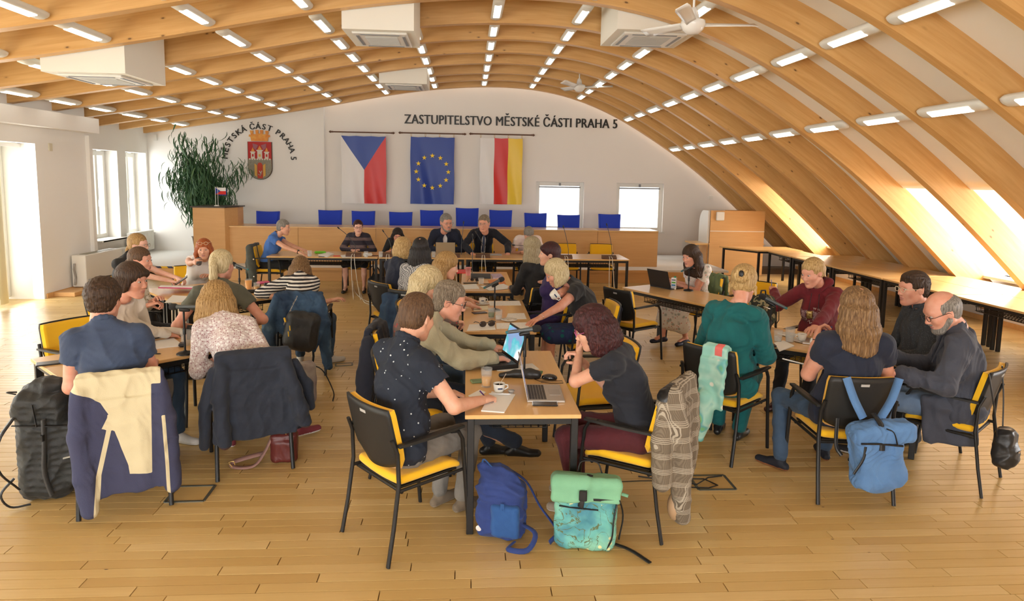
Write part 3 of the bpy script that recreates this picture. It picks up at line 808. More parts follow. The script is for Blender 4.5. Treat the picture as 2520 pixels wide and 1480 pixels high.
# ---------------------------------------------------------------- head and hands (built once, then placed)
def make_head(male, h=.0042):
    w = 1.0 if male else .95; P = []
    P += [ell((-.012, 0, .038), (.094, .075 * w, .088), k=.02), ell((.030, 0, -.012), (.062, .062 * w, .088), k=.03), ell((.038, 0, -.058), (.046, .048 * w, .052), k=.03)]
    P += [cap((-.01, .052 * w, -.052), (.062, .020, -.098), .016 if male else .013, .014, .03), cap((-.01, -.052 * w, -.052), (.062, -.020, -.098), .016 if male else .013, .014, .03)]
    P += [ell((.072, 0, -.098), (.018, .022 if male else .017, .016), k=.02)]
    P += [cap((.074, -.030, .032), (.074, .030, .032), .013 if male else .009, None, .02)]
    for s in (-1, 1):
        P += [ell((.060, s * .040 * w, -.020), (.024, .020, .018), k=.03)]
        P += [ell((-.008, s * .073 * w, .000), (.019, .0075, .031), k=.008), cap((-.020, s * .080 * w, .022), (-.016, s * .078 * w, -.020), .006, .005, .006)]
    P += [cap((.088, 0, .012), (.106, 0, -.026), .0075, .0115 if male else .010, .012), ell((.099, .011, -.031), (.010, .0075, .007), k=.006), ell((.099, -.011, -.031), (.010, .0075, .007), k=.006)]
    P += [cap((.084, -.016, -.057), (.084, .016, -.057), .0062, None, .008), cap((.0925, -.010, -.056), (.0925, .010, -.056), .0042, None, .007),
          cap((.084, -.013, -.067), (.084, .013, -.067), .0068, None, .008), cap((.0905, -.008, -.067), (.0905, .008, -.067), .0046, None, .007)]
    P += [cap((-.030, 0, -.040), (-.052, 0, -.125), .050 if male else .043, .052 if male else .044, .03)]
    cuts = [(ell((.101, s * .031, .010), (.0155, .0165, .0085)), .012) for s in (-1, 1)] + [(cap((.099, -.02, -.0617), (.099, .02, -.0617), .0022), .004)]
    V, F = surf(P, h, cuts)
    c = V[F].mean(1); m = np.zeros(len(F), int)
    m[(c[:, 0] > .082) & ((c[:, 1] / .0225) ** 2 + ((c[:, 2] + .0617) / .0098) ** 2 < 1)] = 1
    parts = [(V, F, m)]
    for s in (-1, 1):
        parts.append((*surf([ell((.0795, s * .031, .009), (.0125, .0130, .0062))], .0024), 2))
        parts.append((*surf([ell((.0895, s * .030, .009), (.0036, .0058, .0058))], .0018), 3))
    bp = []
    for s in (-1, 1):
        bp += chain([(.0865, s * .014, .029), (.086, s * .028, .0345), (.074, s * .044, .029)], [.0028, .0032, .0018] if male else [.0020, .0024, .0012], .004)
    parts.append((*surf(bp, .0026), 4))
    return join(parts)
HEADS = {}
def head_mesh(male, far):
    key = (male, far)
    if key not in HEADS: HEADS[key] = make_head(male, .0060 if far else .0040)
    return HEADS[key]
HPOSE = {'flat': (6, 10, 8, .9), 'relax': (18, 26, 20, .7), 'curl': (42, 52, 30, .3), 'grip': (62, 72, 45, .0), 'type': (22, 45, 20, .6), 'point': (30, 40, 30, .4)}
HANDS = {}
def hand_mesh(pose, far):
    """right hand, wrist at the origin, fingers towards +x, palm towards -z, thumb on +y"""
    key = (pose, far)
    if key in HANDS: return HANDS[key]
    b1, b2, b3, spread = HPOSE[pose]; P = []; nails = []
    P.append(cap((-.035, 0, 0), (.02, 0, 0), .0235, .026, .02, (A3((0, 0, 1)), .72)))
    fy = [.030, .010, -.010, -.029]; kx = [.088, .092, .087, .078]
    seg = [(.040, .024, .020), (.045, .028, .021), (.041, .026, .020), (.032, .019, .018)]
    for i in range(4):
        P.append(cap((.012, fy[i] * .5, 0), (kx[i], fy[i], .002), .0155, .0115, .014))
        d = R((1.5 - i) * 5 * spread); a = 0; p = A3((kx[i], fy[i], .002)); r = [.0098, .0090, .0082, .0068] if i < 3 else [.0088, .0080, .0073, .006]
        for j in range(3):
            a += R((b1, b2, b3)[j] * (1 + .07 * i)); L = seg[i][j]
            q = p + L * A3((math.cos(a) * math.cos(d), math.cos(a) * math.sin(d), -math.sin(a)))
            P.append(cap(p, q, r[j], r[j + 1], .004)); 
            if j == 2: nails.append((q, a, d, r[3]))
            p = q
    th = {'flat': (50, 10, 20, 8), 'relax': (42, 25, 15, 18), 'curl': (38, 45, 5, 40), 'grip': (30, 55, -15, 55), 'type': (35, 30, 10, 20), 'point': (35, 30, 0, 30)}[pose]
    p = A3((.018, .016, -.006)); a = R(th[0]); z = R(th[1])
    for L, r0, r1, da in ((.042, .0165, .0125, 0), (.032, .0120, .0100, th[0] - th[2]), (.026, .0100, .0078, th[3] * .5)):
        a -= R(da); q = p + L * A3((math.cos(a) * math.cos(z), math.sin(a) * math.cos(z), -math.sin(z))); P.append(cap(p, q, r0, r1, .008)); p = q
    h = .0046 if far else .0032
    V, F = surf(P, h); parts = [(V, F, 0)]
    if not far:
        for q, a, d, r in nails:
            n = A3((math.sin(a), 0, math.cos(a))); parts.append((*surf([ell(q + n * r * .75, (.0062, .0048, .0022), _rot_from(A3((math.cos(a), 0, -math.sin(a))), n))], .0017), 5))
    HANDS[key] = join(parts); return HANDS[key]
def _rot_from(x, up):
    x = nrm(x); up = A3(up); z = up - x * (up @ x); z = nrm(z); y = np.cross(z, x); return np.stack([x, y, z], 1)
def euler(yaw, pitch=0, roll=0):
    cy, sy = math.cos(R(yaw)), math.sin(R(yaw)); cp, sp = math.cos(R(pitch)), math.sin(R(pitch)); cr, sr = math.cos(R(roll)), math.sin(R(roll))
    return A3([[cy, -sy, 0], [sy, cy, 0], [0, 0, 1]]) @ A3([[cp, 0, sp], [0, 1, 0], [-sp, 0, cp]]) @ A3([[1, 0, 0], [0, cr, -sr], [0, sr, cr]])

# ---------------------------------------------------------------- hair styles, in head coordinates (x forward, z up)
def hair_prims(style, T, male):
    """T maps head coordinates to the person's coordinates; returns prims, cuts, displacement"""
    P, C = [], []; RT_ = T[0]; O = T[1]; S = T[2]
    def tp(p): return RT_ @ (A3(p) * S) + O
    def E(c, r, k=.02, rot=None): return ell(tp(c), A3(r) * S, RT_ if rot is None else RT_ @ rot, k)
    def Cp(a, b, ra, rb=None, k=.02): return cap(tp(a), tp(b), ra * S, (rb if rb is not None else ra) * S, k)
    def hang(a, drop, ra, rb, out=(0, 0), k=.02):
        p = tp(a); q = p + A3((out[0], out[1], -drop)); m = (p + q) / 2 + A3((out[0] * .35, out[1] * .35, 0)); return [cap(p, m, ra, (ra + rb) / 2, k), cap(m, q, (ra + rb) / 2, rb, k)]
    face = [(E((.115, 0, -.035), (.062, .064, .088)), .012), (E((.070, 0, -.075), (.07, .075, .06)), .012)]
    ears = [(E((.004, s * .085, -.012), (.026, .03, .030)), .008) for s in (-1, 1)]
    vol = {'short': 0, 'crop': -.004, 'thin': -.003}.get(style, .002)
    capp = E((-.012, 0, .043), (.104 + vol, .086 + vol, .096 + vol), .02)
    back = E((-.040, 0, -.010), (.066, .070, .070), .02)
    low = (E((-.02, 0, -.12), (.13, .12, .062)), .012)
    f, amp = 46, .0016
    if style in ('short', 'crop', 'thin', 'curlyshort', 'swept', 'ponytail', 'lowpony', 'bun', 'braid', 'redpull'):
        face = [(E((.118, 0, -.020), (.066, .066, .098)), .012), (E((.070, 0, -.075), (.07, .075, .06)), .012)] + [(E((.085, s * .062, .040), (.034, .026, .036)), .012) for s in (-1, 1)]
    if style in ('short', 'crop', 'thin'):
        P = [capp, back]; C = face + ears + [low, (E((.08, 0, -.01), (.05, .10, .045)), .012)]
        if style == 'short': P += [E((.035, .012, .098), (.058, .052, .028), .02)]
        amp = .0028
    elif style == 'curlyshort':
        P = [E((-.014, 0, .045), (.108, .092, .098), .02), back, E((0, 0, .105), (.07, .06, .03))]; C = face + ears + [low, (E((.08, 0, -.01), (.05, .10, .045)), .012)]; amp = .0045
    elif style == 'bald':
        P = [E((-.022, 0, .028), (.099, .086, .078), .02), back]; C = face + ears + [low, (E((.035, 0, .105), (.105, .062, .075)), .012), (E((.08, 0, .03), (.055, .11, .07)), .012)]
    elif style == 'swept':
        P = [capp, back, E((-.055, 0, -.045), (.050, .068, .050), .02), E((-.02, 0, .10), (.075, .060, .025))]; C = face + ears + [(E((.08, 0, 0), (.05, .10, .06)), .012)]; amp = .004
    elif style in ('bob', 'bobshort', 'blondbob', 'pixie'):
        P = [E((-.014, 0, .045), (.107, .091, .097), .02), E((-.040, 0, -.02), (.070, .080, .078), .03)]
        if style != 'pixie':
            dr = {'bob': .10, 'bobshort': .055, 'blondbob': .12}[style]
            for az in range(70, 291, 20):
                a = R(az); rx = .080 if style != 'blondbob' else .088
                P += hang((-.014 + rx * math.cos(a) * 1.0, .080 * math.sin(a), .0), dr, .026, .016, (.012 * math.cos(a), .014 * math.sin(a)), .03)
        C = face + ([] if style != 'pixie' else ears + [low])
        P += [E((.072, .015, .062), (.032, .055, .030), .02)] if style in ('pixie', 'bobshort', 'bob') else []
        amp = .0020
    elif style in ('long', 'longthick', 'longwavy', 'longthin', 'longstraight', 'mediumcurl'):
        v = {'longthin': -.004, 'longwavy': .008, 'mediumcurl': .012, 'longthick': .014}.get(style, .002)
        P = [E((-.014, 0, .045), (.106 + v, .089 + v, .096 + v), .02), E((-.040, 0, -.02), (.072 + v, .078 + v, .078), .03)]
        dr = {'long': .20, 'longthick': .25, 'longwavy': .28, 'longthin': .25, 'longstraight': .26, 'mediumcurl': .12}[style]
        for az in range(85, 276, 15):
            a = R(az); bk = 1 - abs(az - 180) / 120.0
            P += hang((-.016 + .080 * math.cos(a), .078 * math.sin(a), -.01), dr * (.78 + .32 * bk), .029 + v, .017 + v, (.022 * math.cos(a) - .015, .024 * math.sin(a)), .045)
        C = face
        amp = {'longwavy': .0040, 'mediumcurl': .0048}.get(style, .0026); f = 38
        if style == 'longthin': C = C + [(E((-.055, .0, .150), (.035, .026, .035)), .01)]
    elif style in ('ponytail', 'lowpony', 'bun', 'braid', 'redpull'):
        P = [E((-.014, 0, .043), (.102, .083, .093), .02), E((-.038, 0, -.005), (.064, .070, .070), .03)]; C = face + ears + [low]
        if style == 'ponytail':
            p = tp((-.115, 0, .045)); P += [cap(tp((-.09, 0, .05)), p, .028, .026, .02)] + chain([p, p + A3((-.035, 0, -.05)), p + A3((-.04, .0, -.14)), p + A3((-.022, 0, -.23))], [.026, .032, .034, .014], .015)
        elif style == 'lowpony':
            p = tp((-.108, 0, -.02)); P += [cap(tp((-.08, 0, -.01)), p, .022, .024, .02)] + chain([p, p + A3((-.025, 0, -.05)), p + A3((-.03, 0, -.13))], [.026, .028, .012], .015)
        elif style == 'redpull':
            p = tp((-.100, -.03, -.03)); P += chain([p, p + A3((-.005, -.01, -.08)), p + A3((.02, -.02, -.16))], [.024, .022, .012], .015)
        elif style == 'braid':
            p = tp((-.105, .02, -.03)); q = [p + A3((-.02 - .01 * i, .005 * (-1) ** i, -.032 * i)) for i in range(6)]
            P += [ell(a, (.022, .024, .022), None, .006) for a in q]
        else:
            c = A3((-.108, 0, .035)); 
            for i in range(7):
                a = 2 * math.pi * i / 7; b = 2 * math.pi * (i + 1) / 7
                P.append(Cp(c + A3((-.01, .030 * math.cos(a), .032 * math.sin(a))), c + A3((-.012, .030 * math.cos(b), .032 * math.sin(b))), .020, None, .01))
            P += [Cp((-.09, .03, .0), (-.07, .05, -.03), .02), Cp((-.05, .075, -.02), (-.03, .082, -.10), .012, .004), Cp((-.03, -.078, -.02), (-.01, -.085, -.09), .012, .004), Cp((-.10, 0, .05), (-.125, .01, .075), .018, .008)]
    def disp(X):
        q = (X - O) @ RT_ / S; az = np.arctan2(q[:, 1], q[:, 0] + .02)
        w = az * f + 2.2 * np.sin(q[:, 2] * 22 + 3 * np.cos(az * 2)) + 1.5 * np.sin(az * 9)
        top = q[:, 2] > .09
        d = amp * np.sin(w) + amp * .6 * np.sin(w * 2.3 + q[:, 2] * 30)
        d = np.where(top, amp * np.sin((q[:, 1] * 330) + 8 * q[:, 0]) * .7, d)
        if style in ('curlyshort', 'mediumcurl', 'longwavy'):
            d = d * .4 + amp * np.sin(q[:, 0] * 120 + 2 * np.sin(q[:, 2] * 70)) * np.sin(q[:, 1] * 115 + 1.7 * np.sin(q[:, 0] * 60)) * np.sin(q[:, 2] * 105)
        return d
    return P, C, disp
# ---------------------------------------------------------------- people
def ik(Sh, Wt, L1, L2, pole):
    d = Wt - Sh; L = np.linalg.norm(d)
    if L > (L1 + L2) * .995: d = d / L * (L1 + L2) * .995; L = np.linalg.norm(d); Wt = Sh + d
    if L < abs(L1 - L2) * 1.05 + .02: d = nrm(d) * (abs(L1 - L2) * 1.05 + .02); L = np.linalg.norm(d); Wt = Sh + d
    a = (L1 * L1 - L2 * L2 + L * L) / (2 * L); hh = math.sqrt(max(0, L1 * L1 - a * a))
    u = d / L; p = A3(pole) - u * (A3(pole) @ u); p = nrm(p)
    return Sh + u * a + p * hh, Wt
BARE = {}
def person(label, head, yaw, sex='m', lean=8, hyaw=0, hpitch=5, hroll=0, size=1.0, fat=1.0, sk='light', hair=('short', None),
           top=None, sleeve='short', bottom=None, legs='trousers', shoe=None, lh=None, rh=None, lpose='relax', rpose='relax', lpalm=(0, 0, -1), rpalm=(0, 0, -1),
           lpole=None, rpole=None, far=False, glasses=None, collar=False, neck='round', jacket=None, feet=((.50, .10), (.50, -.10)), twist=0, seat=.46,
           beard=None, hem=.0, hsc=1.0, side=0.0, hz=None, wr=.006, neckd=.0, hip=None):
    """head = pixel of the head centre in the photograph or (x, y) metres; yaw = heading of the body in degrees; all other lengths in metres in the person's frame"""
    male = sex == 'm'; s = size * 1.085; fat = fat * (.5 + .5 * s); h = .011 if far else .0075
    fx = lambda x, y, z: A3((x, y, z)); HR = euler(hyaw, hpitch, hroll)
    def skel(lean, side, s):
        H0 = fx(0, 0, seat + .085); l1, l2 = R(lean * .7), R(lean * 1.35); sd = R(side)
        u1 = nrm((math.sin(l1), math.sin(sd), math.cos(l1))); u2 = nrm((math.sin(l2), math.sin(sd), math.cos(l2)))
        T1 = H0 + u1 * .27 * s; N = T1 + u2 * .25 * s; un = nrm(u2 + fx(.18 + .004 * hpitch, 0, 0))
        return H0, u1, u2, T1, N, un, N + un * .140 * s + HR @ fx(.045, 0, 0) + HR @ fx(0, 0, .018)
    cyw, syw = math.cos(R(yaw)), math.sin(R(yaw))
    if hip is not None:         # sit on a chair whose place is known: find the lean that brings the head where it is
        best = None
        for ds in (0, -.03, .03, -.06, .06):
            for L in np.arange(-10, 46, 2.0):
                for sd_ in np.arange(-16, 17, 2.0):
                    HC_ = skel(L, sd_, s + ds)[6]; w_ = (hip[0] + HC_[0] * cyw - HC_[1] * syw, hip[1] + HC_[0] * syw + HC_[1] * cyw, HC_[2])
                    q = to_px(w_); e = math.hypot(q[0] - head[0], q[1] - head[1]) + abs(ds) * 250 + .35 * abs(sd_) + .15 * abs(L - lean)
                    if best is None or e < best[0]: best = (e, L, sd_, s + ds)
        lean, side, s = best[1:]
    H0, u1, u2, T1, N, un, HC = skel(lean, side, s)
    Rt = euler(twist); lat = Rt @ fx(0, 1, 0)
    sw = (.160 if male else .138) * s
    SL = N - u2 * .062 + lat * sw; SR = N - u2 * .062 - lat * sw
    hs = (1.07 if male else 1.02) * (.5 + .5 * s) * hsc
    # place the root so that the head lands where the photograph shows it
    if hip is not None:
        g = Vector((hip[0] + HC[0] * cyw - HC[1] * syw, hip[1] + HC[0] * syw + HC[1] * cyw, 0))
    elif abs(head[0]) > 30:
        z = HC[2]; g = at(head[0], head[1], z)
    else: g = Vector((head[0], head[1], 0))
    c, sn = math.cos(R(yaw)), math.sin(R(yaw)); rx, ry = g.x - (HC[0] * c - HC[1] * sn), g.y - (HC[0] * sn + HC[1] * c)
    root = thing('person', label, 'person', (rx, ry, 0), R(yaw))
    def loc(p):     # target: local (x,y,z) or ('w', px, py, z)
        if p[0] == 'w':
            q = at(p[1], p[2], p[3]); dx, dy = q.x - rx, q.y - ry; return fx(dx * c + dy * sn, -dx * sn + dy * c, p[3])
        return A3(p)
    # arms
    L1, L2 = .275 * s, .245 * s
    arms = []
    for sg, S0, tg, pole, pose, palm in ((1, SL, lh, lpole, lpose, lpalm), (-1, SR, rh, rpole, rpose, rpalm)):
        tg = loc(tg) if tg is not None else fx(.40, sg * .12, .77)
        pole = pole if pole is not None else (-.35, sg * .55, -1)
        el, w = ik(S0, tg, L1, L2, pole); arms.append((sg, S0, el, w, pose, A3(palm)))
    # legs
    lg = []; hips = [H0 + fx(.0, .085 * s, -.005), H0 + fx(.0, -.085 * s, -.005)]
    for i, hp in enumerate(hips):
        f = feet[i]; an = fx(f[0], f[1], f[2] if len(f) > 2 else .085)
        kn, an = ik(hp, an, .42 * s, .40 * s, (1, .15 * (1 if i == 0 else -1), 1.2)); lg.append((hp, kn, an, f))
    # torso primitives
    RY = _rot_from(np.cross(A3((0, 1, 0)), u1), u1); RC = _rot_from(np.cross(lat, u2), u2)
    def torso(g, up=True):
        P = [ell(H0 + fx(-.01, 0, .02), fx(.118 + g, .165 + g, .120 * s + g) * fx(1, fat if male else 1 + (fat - 1) * .9, 1), None, .05),
             ell(H0 + u1 * .15 + fx(.01 * fat, 0, 0), fx((.108 if male else .095) * fat + g, (.145 if male else .130) * fat + g, .135 * s + g), RY, .06),
             ell(T1 + u2 * .06, fx((.112 if male else .098) * (.6 + .4 * fat) + g, (.160 if male else .135) * (.6 + .4 * fat) + g, .15 * s + g), RC, .06)]
        r = (.050 if male else .042) + g
        P += [cap(SL + fx(-.01, 0, 0) - lat * .012, SR + fx(-.01, 0, 0) + lat * .012, r, None, .05)]
        for S0 in (SL, SR): P += [cap(N + un * .035, S0 * .75 + N * .25, .038 + g, .040 + g, .05)]
        if not male:
            for q in (1, -1): P.append(ell(T1 + u2 * .035 + RC @ fx(.075 * (.6 + .4 * fat), q * .062, 0), fx(.058 + g, .058 + g, .060 + g) * (.75 + .3 * fat), None, .04))
        return P
    af = (.6 + .4 * fat) * (1.0 if male else .9)
    def upper(S0, el, g, t=1.0, k=.03):
        e = S0 + (el - S0) * t; return [cap(S0, e, .050 * af + g, (.050 - .011 * t) * af + g, k)]
    def fore(el, w, g, t0=0, t1=1.0):
        a, b = el + (w - el) * t0, el + (w - el) * t1; return [cap(a, b, .041 * af + g, (.041 - .015 * t1) * af + g, .02)]
    # ---- body (one mesh: trunk, limbs, hands, head)
    B = torso(-.012); bare_legs = legs in ('skirt', 'dress', 'shorts')
    for sg, S0, el, w, pose, palm in arms: B += upper(S0, el, 0) + fore(el, w, 0)
    for hp, kn, an, f in lg:
        B += [cap(hp, kn, .070, .052, .03), cap(kn, kn * .55 + an * .45, .050, .048, .02), cap(kn * .55 + an * .45, an, .047, .030, .02)]
        if shoe is not None and bare_legs: B += [cap(an, an + nrm((math.cos(0), 0, -.25)) * .12, .030, .024, .02)]
    nb = HC + HR @ fx(-.045, 0, -.10) * hs
    B += [cap(N + fx(-.008, 0, -.02), nb * .9 + HC * .1, .045 if male else .038, .048 if male else .040, .03)]
    parts = [(*surf(B, h * (1.15 if not bare_legs else 1.0)), 0)]
    hV, hF, hM = head_mesh(male, far); parts.append(((hV * hs) @ HR.T + HC, hF, hM))
    for sg, S0, el, w, pose, palm in arms:
        V, F, M_ = hand_mesh(pose, far); V = V.copy() * (1.06 if male else .97)
        if sg > 0: V[:, 1] *= -1; F = F[:, ::-1]
        Rh = _rot_from(w - el, -palm); parts.append((V @ Rh.T + w, F, M_))
    V, F, M_ = join(parts)
    mk('body', V, F, [SK[sk], LIP, EYEW, IRIS, hair[1] or H_BR, NAILM], root, M_)
    # ---- hair
    if hair[1] is not None:
        P, C, dp = hair_prims(hair[0], (HR, HC, hs), male)
        V, F = surf(P, .0062 if far else .0044, C, dp); mk('hair', V, F, hair[1], root)
        if hair[0] in ('lowpony', 'ponytail'):
            p = HC + HR @ fx(-.112 if hair[0] == 'ponytail' else -.10, 0, .045 if hair[0] == 'ponytail' else -.02) * hs
            b = MB(); b.lathe([(.020, -.01), (.030, 0), (.020, .01)], 12, p, axis=Matrix.Rotation(R(70), 3, 'Y')); b.build('hair_tie', mat('hair_tie', (.45, .42, .40), .8), root)
        if hair[0] == 'bun':
            p = HC + HR @ fx(-.128, 0, .035) * hs; V, F = surf([ell(p, (.018, .024, .036))], .004); mk('hair_claw', V, F, BLACK, root)
    if beard is not None:
        Rb = HR; bp = [ell(HC + Rb @ fx(.062, 0, -.096) * hs, fx(.042, .044, .036), Rb, .02), ell(HC + Rb @ fx(.092, 0, -.046) * hs, fx(.015, .026, .009), Rb, .01)]
        for q in (1, -1): bp.append(cap(HC + Rb @ fx(.005, q * .062, -.040) * hs, HC + Rb @ fx(.058, q * .032, -.094) * hs, .021, .026, .02))
        V, F = surf(bp, .005, [(ell(HC + Rb @ fx(.098, 0, -.062) * hs, fx(.016, .021, .010), Rb), .006)], lambda X: .0012 * np.sin(X[:, 0] * 700) * np.sin(X[:, 2] * 650)); mk('beard', V, F, beard, root)
    if glasses is not None:
        b = MB(); gc, up = glasses[0], (glasses[1] if len(glasses) > 1 else 0)
        o = fx(0, 0, 0) if not up else fx(-.02, 0, .085)
        tr = lambda p: HC + HR @ (A3(p) + o) * hs
        for q in (1, -1):
            ring = [tr((.108 - .006 * abs(math.cos(t)), q * .033 + .023 * math.cos(t), .006 + .0165 * math.sin(t))) for t in np.linspace(0, 2 * math.pi, 14, endpoint=False)]
            b.tube(ring, .0022, 6, closed=True)
            b.tube([tr((.101, q * .056, .010)), tr((.085, q * .076, .012)), tr((.0, q * .082, .010)), tr((-.015, q * .080, -.006))], .0019, 5)
        b.tube([tr((.108, -.011, .008)), tr((.111, 0, .011)), tr((.108, .011, .008))], .0018, 5); b.build('glasses', gc, root)
    # ---- trousers or skirt
    if bottom is not None:
        g = .012
        P = [ell(H0 + fx(-.01, 0, .0), fx(.128, .175, .105) * fx(1, .5 + .5 * fat, 1), None, .05)]
        if legs == 'trousers':
            for hp, kn, an, f in lg: P += [cap(hp, kn, .088 * (.7 + .3 * fat), .066, .035), cap(kn, an + fx(0, 0, .03), .064, .052, .02)]
            cl = [(H0 + fx(0, 0, .09), (0, 0, 1))]
        else:
            kz = .0 if legs == 'shorts' else 1
            for hp, kn, an, f in lg: P += [cap(hp, kn, .092, .076, .05)]
            m0 = (lg[0][1] + lg[1][1]) / 2
            if legs == 'dress':
                for hp, kn, an, f in lg: P += [cap(kn, kn * .45 + an * .55, .080, .105, .05)]
                P.append(cap(m0, (lg[0][1] + lg[1][1]) * .25 + (lg[0][2] + lg[1][2]) * .25, .085, .12, .06))
            elif legs == 'skirt': P.append(cap(H0, m0 + fx(.0, 0, -.01), .10, .085, .06))
            cl = [(H0 + fx(0, 0, .10), (0, 0, 1))]
        V, F = surf(P, h * 1.1, disp=folds(sum(map(ord, label)) % 999, .005, 16), clip=cl); mk('trousers' if legs == 'trousers' else legs if legs != 'dress' else 'skirt', V, F, bottom, root)
    # ---- shoes
    if shoe is not None:
        for i, (hp, kn, an, f) in enumerate(lg):
            dr = R(f[3]) if len(f) > 3 else R(6 * (1 if i == 0 else -1)); fw = fx(math.cos(dr), math.sin(dr), 0)
            a0 = an - fx(0, 0, .0); hl = a0 - fw * .045 - fx(0, 0, .052); tt = a0 + fw * .165 - fx(0, 0, .058)
            heel = shoe[1] if len(shoe) > 1 else 0
            P = [cap(hl, tt, .030, .026, .02), cap(a0 - fx(0, 0, .025), a0 + fw * .07 - fx(0, 0, .045), .040, .034, .02), cap(tt - fw * .05, tt, .036, .028, .02, (A3((0, 0, 1)), .75))]
            cl = [(a0 + fx(0, 0, .02), (0, 0, 1)), (fx(0, 0, a0[2] - .083), (0, 0, -1))]
            V, F = surf(P, .0065, clip=cl, cuts=[(cap(a0, a0 + fx(0, 0, .08), .030), .006)] if bare_legs else ())
            cz = V[F].mean(1)[:, 2]; mk('shoe', V, F, [shoe[0], shoe[2] if len(shoe) > 2 else BLACK], root, (cz < a0[2] - .066).astype(int))
    # ---- shirt
    def garment(name, m, g, sleeve, neckc, wr, low, front=None, col=False, sd_=0, mats=None):
        P = torso(g) + [ell(N - u2 * .035 - fx(.012, 0, 0), fx(.062 + g, .085 + g, .050), RC, .04)]
        for sg, S0, el, w, pose, palm in arms:
            if sleeve == 'none': P += [cap(S0 + lat * sg * -.03, S0, .05 + g, .048 + g, .03)]
            elif sleeve == 'short': P += upper(S0, el, g + .010, .62)
            elif sleeve == 'elbow': P += upper(S0, el, g + .007, 1.0) + fore(el, w, g + .004, 0, .25)
            else: P += upper(S0, el, g + .004, 1.0) + fore(el, w, g + .004, 0, .96 if sleeve == 'long' else .6)
        cuts = []; cn = N + un * .055 + fx(.02, 0, 0)
        if neckc == 'round': cuts = [(cap(N + un * .05 + fx(.018, 0, 0), N + un * .2 + fx(.03, 0, 0), .058 if not male else .062), .012)]
        elif neckc == 'wide': cuts = [(ell(N + un * .055 + fx(.02, 0, 0), fx(.10, .115, .075), RC), .012)]
        elif neckc == 'v': cuts = [(cap(N + un * .02, N + un * .2, .060), .012), (ell(N + RC @ fx(.11, 0, -.02), fx(.07, .045, .12), RC), .012)]
        elif neckc == 'open': cuts = [(cap(N + un * .02, N + un * .2, .060), .012), (ell(T1 + RC @ fx(.15, 0, .12), fx(.10, .052, .30), RC), .012)]
        if sleeve == 'short':
            for sg, S0, el, w, pose, palm in arms:
                e = S0 + (el - S0) * .66; cuts.append((cap(e, e + (el - S0) * .6, .085, .085), .006))
        if sleeve == 'none':
            for sg, S0, el, w, pose, palm in arms: e = S0 + (el - S0) * .14; cuts.append((cap(e + lat * sg * .05, e + (el - S0) * .6 + lat * sg * .05, .085), .006))
        P2 = []
        if low: P2 = [ell(H0 + fx(-.01, 0, -.02), fx(.140 + g, .172 + g, .12) * fx(1, .4 + .6 * fat, 1), None, .05)]
        V, F = surf(P + P2, h, cuts, folds(sd_ + 3, wr, 15), clip=[(H0 + fx(0, 0, .05 + hem - (.13 if low else 0)), (0, 0, -1))])
        return mk(name, V, F, m, root)
    if top is not None:
        garment('shirt', top, .011 if jacket is None else .0, sleeve if jacket is None else 'none', neck, wr if jacket is None else .002, False, sd_=len(label))
        if collar:
            ctr = N + un * .048; pr = []
            for t in np.linspace(0, 2 * math.pi, 13)[:-1]:
                t2 = t + 2 * math.pi / 12; r = .066 if male else .056
                pa = lambda t: ctr + RC @ fx(r * math.cos(t) + .008, r * math.sin(t) * .95, -.022 * math.cos(t) + .004 * math.cos(2 * t))
                if abs(math.atan2(math.sin(t + math.pi / 12), math.cos(t + math.pi / 12))) < .3: continue
                pr.append(cap(pa(t), pa(t2), .011, None, .006, (RC @ fx(0, 0, 1), 1.7)))
            for q in (1, -1): pr.append(cap(ctr + RC @ fx(.066, q * .022, -.026), ctr + RC @ fx(.078, q * .045, -.055), .008, .005, .008))
            V, F = surf(pr, .005); mk('collar', V, F, jacket or top, root)
    if jacket is not None:
        garment('jacket', jacket, .020, 'long', 'open', wr, True, sd_=11 + len(label))
        pr = []
        for q in (1, -1):
            pr += [cap(N + un * .05 + RC @ fx(-.03, q * .062, .01), N + RC @ fx(.085, q * .066, -.03), .012, .016, .02, (RC @ fx(1, 0, 0), .6)), cap(N + RC @ fx(.085, q * .066, -.03), T1 + RC @ fx(.145 * (.6 + .4 * fat), q * .040, .06), .020, .008, .02, (RC @ fx(1, 0, 0), .6))]
        pr.append(cap(N + un * .055 + RC @ fx(-.055, .04, .01), N + un * .055 + RC @ fx(-.055, -.04, .01), .014, None, .02))
        V, F = surf(pr, .005); mk('lapel', V, F, jacket, root)
    root['_arms'] = [0]
    del root['_arms']
    root.name = 'person'
    return dict(root=root, arms=arms, HC=HC, HR=HR, N=N, T1=T1, H0=H0, c=c, s=sn, rx=rx, ry=ry, yaw=yaw, lg=lg, RC=RC)
def wpos(p, q):     # a point of the person's frame in the world
    return Vector((p['rx'] + q[0] * p['c'] - q[1] * p['s'], p['ry'] + q[0] * p['s'] + q[1] * p['c'], q[2]))
